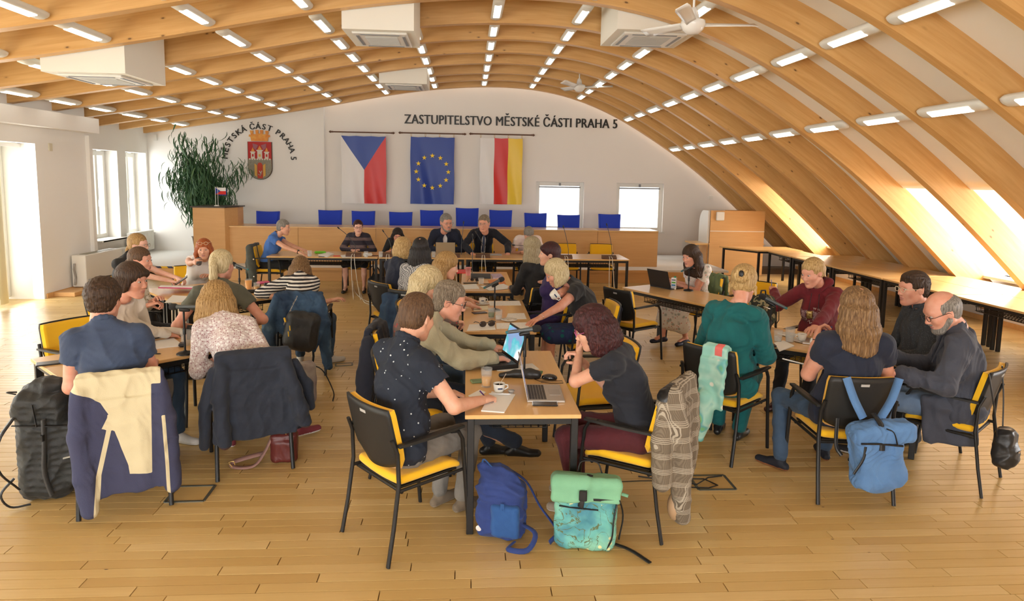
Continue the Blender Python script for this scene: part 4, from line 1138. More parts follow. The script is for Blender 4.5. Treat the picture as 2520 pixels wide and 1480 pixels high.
# ---------------------------------------------------------------- conference chair (seat faces +x)
def chair_proto():
    t = thing('conference_chair', '', 'chair')
    V, F = surf([rbox((.01, 0, .440), (.225, .230, .030), None, .028, .01)], .013, disp=lambda X: .10 * (np.abs(X[:, 1]) ** 2) * .8 + np.where(X[:, 0] > .15, (X[:, 0] - .15) * .10, 0) - .0)
    V[:, 2] += .012 * (np.abs(V[:, 1]) / .23) ** 2 - np.where(V[:, 0] > .12, (V[:, 0] - .12) ** 2 * 2.2, 0); mk('seat', V, F, YELL, t)
    b = MB(); b.box((.0, 0, .408), (.40, .42, .012), bev=.005); b.build('seat_pan', PLAST, t)
    def back(u, v, off):      # u across, v up; curved and tilted
        y = (u - .5) * 2; z = .49 + v * .375; w = .225 * (1 - .10 * max(0, .35 - v) / .35) * (1 - .02 * v)
        if v < .22: w *= math.sqrt(max(0, 1 - ((.22 - v) / .26) ** 2 * .55))
        if v > .93: w *= 1 - .04 * (v - .93) / .07
        x = -.195 - .085 * v + .030 * y * y + off
        if v < .2: z = .49 + v * .375 + .035 * y * y * (1 - v / .2)
        return (x, y * w, z)
    b = MB(); b.grid(15, 12, lambda u, v: back(u, v, -.018), thick=.014); b.build('backrest_shell', PLAST, t)
    b = MB(); b.grid(15, 12, lambda u, v: back(.5 + (u - .5) * .97, .02 + v * .965, .020), thick=.034); b.build('backrest_pad', YELL, t)
    b = MB(); b.box((-.302, 0, .815), (.003, .055, .017), rot=Matrix.Rotation(R(-12), 3, 'Y')); b.build('maker_plate', mat('plate_grey', (.45, .43, .40), .5), t)
    for s in (-1, 1):
        b = MB(); b.tube([(-.262, s * .232, .70), (-.232, s * .240, .62), (-.225, s * .242, .45), (-.262, s * .246, .20), (-.300, s * .250, .004)], .0145, 8, flat=.75); b.build('leg', BLACK, t)
        b = MB(); b.tube([(.262, s * .252, .004), (.222, s * .250, .42), (.205, s * .250, .60), (.175, s * .250, .652), (.12, s * .252, .664)], .0145, 8, flat=.75); b.build('leg', BLACK, t)
        b = MB(); b.grid(10, 4, lambda u, v: (-.235 + u * .44, s * (.255 + (v - .5) * (.030 + .022 * math.sin(u * 3.0))), .672 - .012 * (1 - u)), thick=.014 if s > 0 else .014); b.build('armrest', PLAST, t)
    b = MB()
    for s in (-1, 1): b.tube([(-.232, s * .235, .405), (.22, s * .235, .405)], .011, 6)
    b.tube([(-.20, -.235, .395), (-.20, .235, .395)], .011, 6); b.tube([(.16, -.235, .395), (.16, .235, .395)], .011, 6); b.build('seat_frame', BLACK, t)
    return t
CHAIR = chair_proto(); _cu = [False]
def chair(x, y, h, label, group='yellow padded conference chairs'):
    return place(CHAIR, _cu, (x, y, 0), R(h), label, 'chair', group)
def seat_for(p, label, dh=0, dx=.06, dy=0.0, group='yellow padded conference chairs'):
    q = wpos(p, (dx, dy, 0)); return chair(q.x, q.y, p['yaw'] + dh, label, group)

# ---------------------------------------------------------------- tables
TABLES = {}
def table(cx, cy, ang, L, w, label, basket=True, zt=.74, group='beech tables on black frames'):
    key = (L, w, basket)
    if key in TABLES:
        o = copy_tree(TABLES[key])
    else:
        o = thing('conference_table', '', 'table')
        b = MB(); b.box((0, 0, zt - .0125), (L, w, .025), bev=.003); b.build('tabletop', TOPW, o)
        b = MB()
        for s in (-1, 1): b.box((0, s * (w / 2 - .035), zt - .045), (L - .07, .025, .04)); b.box((s * (L / 2 - .035), 0, zt - .045), (.025, w - .07, .04))
        b.build('frame', BLACK, o)
        for i in (-1, 1):
            for j in (-1, 1):
                b = MB(); b.box((i * (L / 2 - .035), j * (w / 2 - .035), (zt - .025) / 2 + .001), (.042, .042, zt - .027), bev=.003); b.build('leg', BLACK, o)
        if basket:
            b = MB(); bl, bw, z0, z1 = L * .66, w * .55, zt - .17, zt - .05
            rodr = .0030
            for k in range(int(bl / .045) + 1):
                x = -bl / 2 + k * bl / int(bl / .045); b.tube([(x, -bw / 2, z1), (x, -bw / 2 + .02, z0), (x, bw / 2 - .02, z0), (x, bw / 2, z1)], rodr, 4, cap=False)
            for k in range(int(bw / .05) + 1):
                y = -bw / 2 + .02 + k * (bw - .04) / int(bw / .05); b.tube([(-bl / 2, y, z1), (-bl / 2 + .005, y, z0), (bl / 2 - .005, y, z0), (bl / 2, y, z1)], rodr, 4, cap=False)
            for zz in (z1, (z0 + z1) / 2, z0 + .01):
                b.tube([(-bl / 2, -bw / 2, zz), (bl / 2, -bw / 2, zz), (bl / 2, bw / 2, zz), (-bl / 2, bw / 2, zz)], .0028, 4, closed=True)
            b.build('wire_basket', BLACK, o)
        TABLES[key] = o
    o.location = (cx, cy, 0); o.rotation_euler = (0, 0, R(ang))
    return tag(o, label, 'table', group)
def table_c(corner, ang, L, w, label, **k):      # corner = right-hand near corner reached first along the long side
    c, s = math.cos(R(ang)), math.sin(R(ang))
    return table(corner[0] + c * L / 2 - s * w / 2, corner[1] + s * L / 2 + c * w / 2, ang, L, w, label, **k)
table(.34, 4.46, 90, 1.46, .68, 'beech table nearest the camera with the silver laptop on it')
table(.305, 6.62, 90, 1.54, .66, 'beech table in the middle row with saucer, cups and dark sunglasses')
table(.265, 8.88, 90, 1.70, .66, 'beech table in the middle row nearest the head table')
table_c((-2.67, 4.47), 45, 1.45, .70, 'beech table between the man in the navy polo and the woman in white')
table_c((-2.85, 6.93), 41, 1.05, .72, 'small looking beech table in front of the woman in the olive shirt')
table_c((-3.335, 7.48), 41, 1.05, .72, 'beech table with the orange juice glass on it')
for k, (a, c, lab) in enumerate([(-3.37, -1.51, 'leftmost head table, where the woman in blue sits'), (-1.5, -.03, 'head table in front of the woman in the V neck'), (-.02, 1.40, 'head table in front of the man with the tie'), (1.41, 2.85, 'rightmost head table with two unused microphones')]):
    table((a + c) / 2, 11.84, 0, round(c - a, 2), .84, lab)
# table_c needs the corner from which the long side runs along ang with the width on its left
table_c((2.80, 7.16), 120, 1.45, .70, 'beech table with the black laptop and the milk carton') if False else table(2.66, 7.95, -61, 1.42, .70, 'beech table with the black laptop and the milk carton')
table(3.13, 5.42, -38, 1.42, .74, 'beech table on the right with coffee cup and two water glasses')
# tables along the roof slope
for k, (y0, y1) in enumerate([(12.2, 10.82), (10.80, 9.42), (9.40, 8.02), (8.00, 6.62), (6.60, 5.22)]):
    table(6.52, (y0 + y1) / 2, 90, 1.38, .72, 'beech table in the front row along the roof slope, %s from the polling booth' % ORD[k])
    table(7.25, (y0 + y1) / 2 + .25, 90, 1.38, .72, 'beech table pushed under the ribs behind the front row, %s from the polling booth' % ORD[k])
t = thing('corner_table', 'trapezoid beech corner table in front of the polling booth', 'table')
P5 = [(5.47, 14.05), (5.98, 13.25), (6.95, 13.25), (6.95, 14.05)]
b = MB(); b.prism(P5, .715, .74); b.build('tabletop', TOPW, t)
b = MB()
for q in ((5.55, 14.0), (6.02, 13.3), (6.9, 13.3), (6.9, 14.0)):
    bb = MB(); bb.box((q[0], q[1], .357), (.042, .042, .712)); bb.build('leg', BLACK, t)
ring = [(5.55, 14.0), (6.02, 13.3), (6.9, 13.3), (6.9, 14.0)]
for i in range(4):
    p, q = Vector(ring[i]), Vector(ring[(i + 1) % 4]); d = q - p; b.box(((p.x + q.x) / 2, (p.y + q.y) / 2, .695), (d.length, .025, .04), rot=Matrix.Rotation(math.atan2(d.y, d.x), 3, 'Z'))
b.build('frame', BLACK, t)
table(6.52, 12.72, 90, .98, .72, 'short beech table between the corner table and the long row')
# polling booth
t = thing('polling_booth', 'beech polling booth with rounded white side panel and white pad', 'booth', (0, 0, 0))
b = MB(); b.box((6.12, 14.72, .75), (1.26, .03, 1.47)); b.build('front_panel', BEECHV, t)
b = MB(); b.box((6.12, 14.70, 1.02), (1.26, .01, .012)); b.build('joint_strip', PAPER, t)
pr = [(14.73, .72), (15.3, .72), (15.3, 1.15)] + [(15.3 - .28 * (1 - math.cos(a)), 1.15 + .33 * math.sin(a)) for a in np.linspace(.1, math.pi / 2, 7)] + [(14.73, 1.48)]
b = MB(); b.prism(pr, 5.44, 5.48, f=lambda y, z, x: (x, y, z)); b.build('side_panel', WPL, t)
b = MB(); b.box((6.12, 15.0, .73), (1.3, .6, .025)); b.box((5.46, 15.0, .36), (.04, .5, .70)); b.box((6.4, 15.3, 1.1), (.7, .03, .75)); b.build('shelf', BEECHV, t)
V, F = surf([rbox((5.70, 14.685, 1.36), (.095, .02, .10), None, .02)], .008); mk('white_pad', V, F, WPL, t)
b = MB(); b.box((5.25, 14.9, .735), (.30, .7, .03)); b.box((5.13, 14.6, .36), (.04, .04, .72)); tag(b.build('side_desk', [TOPW]), 'small beech desk end at the left side of the polling booth', 'desk')
# lectern and stage desk
t = thing('lectern', 'tall beech lectern with dark top at the left end of the stage desk', 'lectern', (0, 0, 0))
pr = [(13.95, SZ - .0), (14.7, SZ), (14.7, 1.30), (13.95, 1.43)]
b = MB(); b.prism([(-5.56, 13.95), (-4.93, 13.95), (-4.80, 14.35), (-4.80, 14.7), (-5.56, 14.7)], .0 + SZ, 1.42); b.build('body', BEECHV, t)
b = MB(); b.prism([(-5.60, 13.92), (-4.91, 13.92), (-4.77, 14.35), (-4.77, 14.73), (-5.60, 14.73)], 1.42, 1.445); b.build('top', mat('lectern_top_dark', (.05, .035, .025), .4), t)
t = thing('table_flags', 'small national flag and staffs standing on the lectern', 'flag', (-5.17, 14.2, 1.446))
b = MB(); b.lathe([(.05, 0), (.05, .012), (.012, .02)], 16); b.build('base', WPL, t)
for dx in (-.02, .03):
    b = MB(); b.tube([(dx, 0, .01), (dx, 0, .40)], .005, 6); b.build('staff', WPL, t)
WHF = mat('flag_white', (.80, .79, .78), .7); REF = mat('flag_red', (.62, .02, .012), .6); BLF = mat('flag_blue', (.015, .045, .28), .6); YEF = mat('flag_yellow', (.88, .55, .015), .6)
b = MB(); b.grid(19, 13, lambda u, v: (-.02 + u * .21, .012 * math.sin(u * 7), .24 + v * .14)); SMALL_FLAG = b.build('cloth', WHF, t); TF = t
b = MB(); b.grid(9, 7, lambda u, v: (.03 + u * .17, .03 + .012 * math.sin(u * 5), .22 + v * .13)); b.build('cloth', BLF, t)
t = thing('stage_desk', 'long beech fronted desk on the stage in front of blue chairs', 'desk', (0, 0, 0))
xs = [-4.98, -3.5, -1.9, -.35, 1.25, 2.8, 4.12]
for a, c in zip(xs[:-1], xs[1:]):
    b = MB(); b.box(((a + c) / 2, 14.1, (SZ + 1.02) / 2), (c - a - .006, .03, 1.02 - SZ)); b.build('front_panel', BEECHV, t)
for a, c in zip(xs[:-1], xs[1:]):
    b = MB(); b.box(((a + c) / 2, 14.42, 1.035), (c - a - .002, .72, .028), bev=.003); b.build('tabletop', TOPW, t)
b = MB(); b.box((-4.96, 14.45, .64), (.03, .6, .75)); b.box((4.11, 14.45, .64), (.03, .6, .75)); b.box((.5, 14.6, .64), (.03, .3, .75)); b.build('side_panel', BEECHV, t)
# blue chairs behind the desk
t0 = thing('stage_chair', '', 'chair'); 
def bb_(u, v):
    y = (u - .5) * 2; w = .235 * (1 + .10 * v); return (-.20 - .07 * v + .02 * y * y, y * w, .46 + v * .58 + .012 * (y * y - 1) * (1 if v > .9 else 0))
b = MB(); b.grid(11, 12, bb_, thick=.055); b.build('backrest', BLUEF, t0)
V, F = surf([rbox((.02, 0, .46), (.24, .24, .045), None, .04)], .02); mk('seat', V, F, BLUEF, t0)
b = MB(); b.tube([(0, 0, .08), (0, 0, .42)], .025, 8)
for k in range(5): b.tube([(0, 0, .09), (.28 * math.cos(k * 1.257), .28 * math.sin(k * 1.257), .03)], .016, 6)
b.build('pedestal', BLACK, t0)
used = [False]
BCH = [(-4.49, 1.30, 'blue upholstered stage chair by itself behind the left desk end'), (-3.06, 1.345, 'blue stage chair under the left edge of the Czech flag'), (-2.33, 1.335, 'blue stage chair behind the woman with the dark red hair'),
       (-1.50, 1.325, 'blue stage chair behind the woman with the black hair'), (-.81, 1.375, 'blue stage chair behind the man in the open collar'), (-.01, 1.435, 'tallest blue stage chair between the two men in suits'), (.75, 1.40, 'blue stage chair behind the man with the tie'),
       (1.61, 1.345, 'blue stage chair left of the nearer end wall window'), (2.37, 1.315, 'lowest blue stage chair in front of the window'), (3.32, 1.345, 'rightmost blue stage chair near the far window')]
for k, (x, zt, lab) in enumerate(BCH):
    o = place(t0, used, (x, 15.05 if k != 5 else 15.1, SZ), R(-90 + (k * 37 % 13 - 6)), lab, 'chair', 'blue chairs behind the stage desk')
    o.scale = (1, 1, (zt - SZ) / 1.04)
# flags on rods
def flag_uv(o, nu, nv):
    a = o.data.attributes.new('uvw', 'FLOAT_VECTOR', 'POINT'); a.data.foreach_set('vector', np.array([(i / (nu - 1), j / (nv - 1), 0) for i in range(nu) for j in range(nv)], np.float32).ravel())
def flag_mat(name, cols, czech, small=False, rough=.38):
    g = NT(name); s_ = g.n('SeparateXYZ', ins={0: g.n('Attribute', attribute_name='uvw').outputs['Vector']}); u, v = s_.outputs[0], s_.outputs[1]
    if czech:
        lo = g.math('GREATER_THAN', u, .5) if not small else g.math('LESS_THAN', v, .5)
        c = g.mix(lo, cols[0], cols[1])
        if not small: t_ = g.math('LESS_THAN', g.math('ADD', g.math('SUBTRACT', 1.0, v), g.math('ABSOLUTE', g.math('SUBTRACT', u, .5))), .5)
        else: t_ = g.math('LESS_THAN', g.math('ADD', u, g.math('ABSOLUTE', g.math('SUBTRACT', v, .5))), .5)
        c = g.mix(t_, c, cols[2])
    else: c = g.mix(g.math('GREATER_THAN', u, .66), g.mix(g.math('GREATER_THAN', u, .335), cols[0], cols[1]), cols[2])
    return g.out(c, rough, Sheen_Weight=.05)
def hang_flag(name, label, x0, x1, zt, zb, mats, mf, loops):
    t = thing(name, label, 'flag', ((x0 + x1) / 2, 16.36, zt)); w = x1 - x0; hgt = zt - zb; sd = x0
    def f(u, v):
        x = (u - .5) * w * (1 - .0 * v); lo = (1 - v)
        return (x + .006 * math.sin(v * 9 + sd), -.02 + .022 * lo * math.sin(u * 9 + sd * 3 + v * 2) + .018 * math.sin(u * 15 + v * 4) * lo, -hgt * (1 - v) - .012 * (1 - abs(2 * ((u * 3) % 1) - 1)) * (v > .93))
    b = MB(); b.grid(61, 85, f); flag_uv(b.build('cloth', mats, t), 61, 85)
    b = MB()
    for i in range(4):
        x = (i / 3 - .5) * (w - .03); b.tube([(x, 0, -.01), (x - .015, -.02, .05), (x, -.03, .085), (x + .015, .01, .05), (x, 0, -.01)], .004, 5)
    b.build('tie', loops, t); return t
SAT = dict(rough=.38, sheen=.3)
FW_, FR_, FB_, FY_ = mat('satin_white', (.80, .77, .74), .4, sheen=.3), mat('satin_red', (.66, .02, .015), .38, sheen=.3), mat('satin_blue', (.008, .045, .31), .38), mat('satin_yellow', (.90, .60, .03), .38, sheen=.3)
hang_flag('national_flag', 'Czech flag hanging with blue wedge on top, white and red below', -3.01, -1.95, 3.07, 1.46, flag_mat('czech_flag_satin', ((.80, .77, .74), (.66, .02, .015), (.012, .055, .33)), True), None, WPL)
t = hang_flag('european_flag', 'blue European flag with ring of yellow stars', -1.37, -.32, 3.08, 1.47, [FB_], None, mat('cord_gold', (.6, .35, .08), .6))
g = MB()
for k in range(12):
    a = 2 * math.pi * k / 12; cx_, cz_ = .385 * math.sin(a), -.83 + .385 * math.cos(a)
    sp = [(cx_ + (.062 if i % 2 == 0 else .025) * math.sin(math.pi * i / 5), cz_ + (.062 if i % 2 == 0 else .025) * math.cos(math.pi * i / 5)) for i in range(10)][::-1]
    g = MB(); g.prism(sp, -.052, -.040, f=lambda x, z, y: (x, y, z)); g.build('star', mat('star_yellow', (.95, .66, .02), .5), t)
hang_flag('city_flag', 'hanging flag with white, red and yellow vertical stripes', .30, 1.33, 3.09, 1.49, flag_mat('city_flag_satin', ((.80, .77, .74), (.66, .02, .015), (.90, .60, .03)), False), None, mat('cord_gold', (.6, .35, .08), .6))
for k, (x0, x1) in enumerate([(-3.30, -1.74), (-1.66, -.03), (.03, 1.63)]):
    b = MB(); z = 3.155 + .012 * k; b.tube([(x0 + .06, 16.34, z), (x1 - .06, 16.34, z)], .016, 10)
    for x, s in ((x0, 1), (x1, -1)): b.lathe([(.001, 0), (.022, .02), (.030, .045), (.014, .07), (.024, .085), (.016, .10)], 12, (x, 16.34, z), axis=Matrix.Rotation(R(90 * s), 3, 'Y'))
    o = b.build('flag_rod', DARKW); tag(o, ['dark turned wooden rod carrying the Czech flag', 'dark turned wooden rod carrying the blue starred flag', 'dark turned wooden rod carrying the striped flag'][k], 'rod', 'wooden flag rods on the end wall')
flag_uv(SMALL_FLAG, 19, 13); SMALL_FLAG.data.materials.clear(); SMALL_FLAG.data.materials.append(flag_mat('table_flag_cloth', ((.80, .79, .78), (.62, .02, .012), (.015, .045, .28)), True, True, .7))
# lettering
def text(body, size, loc, rot=(R(90), 0, 0), m=None, ext=.006, align='CENTER', off=.0, sx=1.0, parent=None, name='letter'):
    cu = bpy.data.curves.new(name, 'FONT'); cu.body = body; cu.size = size; cu.extrude = ext; cu.offset = off; cu.align_x = align; cu.space_character = 1.06; cu.resolution_u = 3
    o = bpy.data.objects.new(name, cu); COL.objects.link(o)
    dg = bpy.context.evaluated_depsgraph_get(); me = bpy.data.meshes.new_from_object(o.evaluated_get(dg)); bpy.data.objects.remove(o)
    me.materials.clear(); me.materials.append(m or BLACK); ob = link(name, me, parent, loc, rot); ob.scale = (sx, 1, 1); return ob
LET = mat('letter_black', (.02, .018, .012), .4)
t = thing('wall_lettering', 'black capital letters in one line above the flags', 'sign', (1.08, YB - .012, 3.40))
for k in (-1, 0, 1):
    o = text('ZASTUPITELSTVO MĚSTSKÉ ČÁSTI PRAHA 5', .315, (k * .008, -.0012 * k, 0), m=LET, parent=t, name='lettering')
    o.scale.x = 5.20 / max(.1, o.dimensions.x)
t = thing('arched_lettering', 'black letters in an arch around the coat of arms', 'sign', (-4.93, YB - .155, 2.50))
S = 'MĚSTSKÁ ČÁST PRAHA 5'; wd = {'M': 1.25, ' ': .55, 'Á': 1.02, 'A': 1.02, '5': .85}
tw = [wd.get(c, 1.0) for c in S]; tot = sum(tw); acc = 0
for ch, w_ in zip(S, tw):
    f = (acc + w_ / 2) / tot; acc += w_
    if ch == ' ': continue
    a = R(92) - f * R(184)
    for k in (-1, 1): text(ch, .185, (.735 * math.sin(-a) + k * .005 * math.cos(a), -.0012 * k, .70 * math.cos(a) - .02 + k * .005 * math.sin(a)), (R(90), -a, 0), LET, .008, parent=t, name='letter')
# coat of arms
t = thing('coat_of_arms', 'painted coat of arms with orange mural crown and red shield', 'emblem', (-4.91, YB - .16, 2.0))
SR, SO, SWt, SG, SY = mat('shield_red', (.50, .015, .012), .45), mat('crown_orange', (.75, .24, .03), .45, vary=(12, (.85, .42, .08))), mat('shield_white', (.72, .66, .55), .5), mat('shield_stone', (.38, .36, .27), .6, vary=(40, (.22, .2, .15))), mat('shield_ochre', (.75, .42, .08), .5)
FRW = lambda x, z, y: (x, y, z)
sh = [(-.27, .88), (-.27, .30)] + [(.27 * math.cos(a), .27 + .27 * math.sin(a)) for a in np.linspace(math.pi, 2 * math.pi, 15)] + [(.27, .30), (.27, .88)]
b = MB(); b.prism([(x * 1.05, .02 + (z - .02) * 1.0 if z > .5 else z * 1.0 - .012) for x, z in sh], -.012, .006, f=FRW); b.build('rim', mat('shield_rim', (.08, .06, .03), .5), t)
b = MB(); b.prism(sh, -.020, .004, f=FRW); b.build('shield', SR, t)
lo = [(x, z) for x, z in sh if z < .47 and z <= .30] ; lo = [(-.268, .47)] + lo + [(.268, .47)]
b = MB(); b.prism(lo, -.024, -.018, f=FRW); b.build('city_wall', SG, t)
b = MB()
for k in range(9): b.prism([(-.25 + k * .058, .455), (-.215 + k * .058, .455), (-.215 + k * .058, .49), (-.25 + k * .058, .49)], -.029, -.02, f=FRW)
b.build('battlement', SWt, t)
for (x, w_, z1) in ((-.16, .085, .62), (0, .11, .66), (.16, .085, .62)):
    b = MB(); b.prism([(x - w_ / 2, .48), (x + w_ / 2, .48), (x + w_ / 2, z1), (x + w_ * .7, z1 + .01), (x + w_ * .7, z1 + .03), (x - w_ * .7, z1 + .03), (x - w_ * .7, z1 + .01), (x - w_ / 2, z1)], -.03, -.02, f=FRW); b.build('tower', SWt, t)
    b = MB(); b.prism([(x - w_ * .45, z1 + .035), (x + w_ * .45, z1 + .035), (x, z1 + .13)], -.028, -.02, f=FRW); b.build('roof', SO, t)
    b = MB(); b.prism([(x - w_ * .22, .53), (x + w_ * .22, .53), (x + w_ * .22, .59), (x - w_ * .22, .59)], -.034, -.028, f=FRW); b.build('window', SY if x == 0 else SR, t)
b = MB()
for s in (-1, 1): b.prism([(s * .03, .80), (s * .16, .84), (s * .15, .74), (s * .09, .68)][::(1 if s < 0 else -1)], -.03, -.02, f=FRW)
b.build('emblem_figure', mat('shield_purple', (.36, .12, .15), .5), t)
b = MB(); b.prism([(-.06, .02), (.06, .02), (.06, .34), (.03, .39), (-.03, .39), (-.06, .34)], -.032, -.02, f=FRW); b.build('gate', mat('gate_red', (.55, .05, .02), .5), t)
for s in (-1, 1):
    b = MB(); q = [(s * .07, .05), (s * .125, .09), (s * .125, .37), (s * .07, .33)]; b.prism(q if s > 0 else q[::-1], -.034, -.02, f=FRW); b.build('gate_leaf', SY, t)
b = MB(); b.tube([(-.035, -.036, .12), (.0, -.036, .08), (.04, -.036, .20)], .012, 6); b.tube([(-.02, -.036, .20), (.03, -.036, .12)], .008, 6); b.build('sword_arm', SWt, t)
cr = [(-.19, .895), (.19, .895), (.205, .99), (.245, 1.00), (.235, 1.05), (.195, 1.035), (.215, 1.14), (.14, 1.14), (.145, 1.06), (.08, 1.055), (.088, 1.155), (.02, 1.155), (.025, 1.075), (-.025, 1.075), (-.02, 1.155), (-.088, 1.155), (-.08, 1.055), (-.145, 1.06), (-.14, 1.14), (-.215, 1.14), (-.195, 1.035), (-.235, 1.05), (-.245, 1.00), (-.205, .99)]
b = MB(); b.prism(cr, -.03, .0, f=FRW); b.build('mural_crown', SO, t)
# ---------------------------------------------------------------- people and their chairs
NAVYD = spots('shirt_navy_dotted', (.010, .016, .030), (.55, .60, .62), 26, .11)
POLO = cloth('polo_slate_navy', (.045, .068, .125), (.032, .050, .098)); NAVYP = cloth('polo_dark_navy', (.012, .018, .040))
OLIVEJ = cloth('jacket_pale_olive', (.47, .43, .29), (.39, .36, .24), ws=.5); BLKT = cloth('cloth_black', (.010, .010, .011), (.016, .016, .017)); NAVYT = cloth('tee_navy_black', (.010, .013, .022))
CREAM = cloth('knit_cream', (.78, .72, .62), (.70, .64, .55)); BLOUSE = spots('blouse_cream_leaf', (.62, .55, .42), (.20, .15, .08), 34, .24, sp2=(.75, .70, .60), second=.3)
FLORAL = spots('blouse_rose_floral', (.62, .52, .49), (.30, .12, .13), 75, .26, sp2=(.80, .76, .72), second=.30, soft=.08)
OLIVET = cloth('tee_olive_grey', (.11, .11, .075)); STRIPE = stripes('top_black_white_stripes', (.015, .015, .02), (.80, .77, .72), 30.0, 2, .5)
TEAL = cloth('tunic_teal', (.0, .115, .115), (.0, .088, .09)); MAROON = cloth('hoodie_maroon', (.17, .008, .016), (.13, .006, .012)); CHAR = spots('shirt_charcoal_speckled', (.030, .036, .044), (.11, .12, .13), 90, .18)
BLAZER = cloth('blazer_grey_blue', (.055, .062, .085), (.045, .050, .070)); WHITESH = cloth('shirt_white', (.80, .78, .76), (.72, .70, .69)); NAVYS = cloth('suit_navy', (.012, .018, .042)); DARKS = cloth('suit_dark_navy', (.008, .011, .022))
PINKW = cloth('polo_pale_pink', (.80, .68, .62), (.74, .62, .57)); BLUET = cloth('top_cornflower_blue', (.06, .17, .50), (.05, .14, .42)); HOUND = check('top_houndstooth', (.03, .03, .035), (.62, .60, .57), 75.0)
SHEER = stripes('dress_sheer_dark', (.035, .03, .045), (.16, .11, .11), 7.0, 2, .6); PURP = cloth('dress_deep_purple', (.045, .025, .13)); WHITESL = cloth('top_white_sleeveless', (.82, .78, .74), (.75, .71, .67))
FLDRESS = spots('dress_white_flowers', (.80, .75, .68), (.60, .26, .20), 26, .17, sp2=(.40, .42, .36), second=.17, soft=.12); BLUSHW = spots('blouse_sheer_red_print', (.16, .11, .09), (.40, .06, .05), 24, .22)
JEANS = cloth('jeans_mid', (.045, .085, .15), (.035, .068, .12)); DJEAN = cloth('jeans_dark', (.018, .028, .05)); LJEAN = cloth('jeans_light', (.13, .20, .31), (.10, .16, .26)); GREYT = cloth('trousers_grey', (.20, .18, .155), (.16, .145, .125)); BLKP = cloth('trousers_black', (.009, .009, .011)); WINE = cloth('trousers_wine', (.085, .008, .013), (.065, .006, .010)); BLUEPT = spots('skirt_peacock', (.015, .03, .11), (.0, .12, .13), 14, .25)
SHB = (mat('shoe_black_leather', (.012, .012, .012), .35),); SHBR = (mat('shoe_oxblood_leather', (.06, .018, .018), .3),); SHBE = (cloth('shoe_suede_taupe', (.20, .15, .10)), 0, mat('sole_taupe', (.30, .24, .17), .7)); SHW = (mat('sneaker_white', (.72, .70, .66), .6), 0, mat('sole_white', (.78, .76, .72), .6)); SHBE2 = (cloth('sneaker_beige', (.42, .34, .26)), 0, mat('sole_white', (.78, .76, .72), .6))
SHNV = (mat('pump_navy', (.008, .010, .03), .5), 1); SHSN = (mat('sneaker_black_mesh', (.014, .014, .016), .6), 0, mat('sole_white', (.78, .76, .72), .6)); SHGUM = (mat('sneaker_navy_suede', (.01, .012, .02), .7), 0, mat('sole_gum', (.28, .10, .035), .6))
GB = mat('glasses_black', (.01, .01, .01), .3); GS = mat('glasses_steel', (.35, .30, .25), .3, .6); GP = mat('glasses_rose', (.45, .10, .25), .3); GW = mat('glasses_pale_frame', (.75, .65, .45), .3); GBR = mat('glasses_tortoise', (.10, .04, .02), .3)

# centre block, near table
p1 = person('person in a dark navy shirt with small white dots, seen from behind, writing', (1026, 776), 42, hip=(-0.377, 3.762), sex='m', lean=9, hyaw=14, hpitch=14, fat=1.18, hair=('short', H_BR), top=NAVYD, sleeve='short', bottom=GREYT, shoe=SHBE,
            rh=('w', 1188, 985, .775), lh=(.40, .10, .75), rpose='grip', lpose='relax', collar=True, sk='light', hem=-.10, feet=((.40, .12), (.46, -.04)), rpole=(-.3, -.8, -1))
chair(-0.33, 3.8, 39, 'yellow padded chair under the man in the dotted navy shirt, its black back towards us')
p2 = person('person in a pale olive jacket typing on the black laptop, thin moustache', (1112, 722), 3, hip=(-0.430, 4.768), sex='m', lean=20, hyaw=-8, hpitch=16, fat=1.12, hair=('swept', H_GM), top=cloth('tee_grey', (.22, .22, .24)), jacket=OLIVEJ, bottom=DJEAN, shoe=SHB,
            rh=('w', 1212, 884, .80), lh=('w', 1208, 853, .80), rpose='type', lpose='type', glasses=(GB,), sk='pink', beard=None, feet=((.62, .10), (.86, -.10, .12)), wr=.010, collar=True)
chair(-0.37, 4.77, 2, 'yellow padded chair of the man in the olive jacket, mostly hidden behind the dotted shirt')
p3 = person('person with dark curly hair and rose glasses, black top, chin on hand', (1462, 812), 156, hip=(1.090, 3.936), sex='f', lean=16, hyaw=14, hpitch=20, hair=('mediumcurl', H_MR), top=NAVYT, sleeve='short', bottom=WINE, shoe=SHBE2, glasses=(GP,), sk='light', neck='round',
            lh=('w', 1425, 870, .98), rh=('w', 1436, 892, .92), lpose='curl', rpose='curl', lpole=(.9, .5, -1), rpole=(.9, -.2, -1), fat=1.12, feet=((.36, .12), (.42, -.10)), lpalm=(-.6, -.4, .5), hem=.02, size=.98)
chair(1.04, 3.97, 146, 'yellow padded chair under the woman in wine red trousers, plaid blazer on its back')
chair(1.02, 5.02, 187, 'empty looking yellow chair between the two right hand women of the middle row')
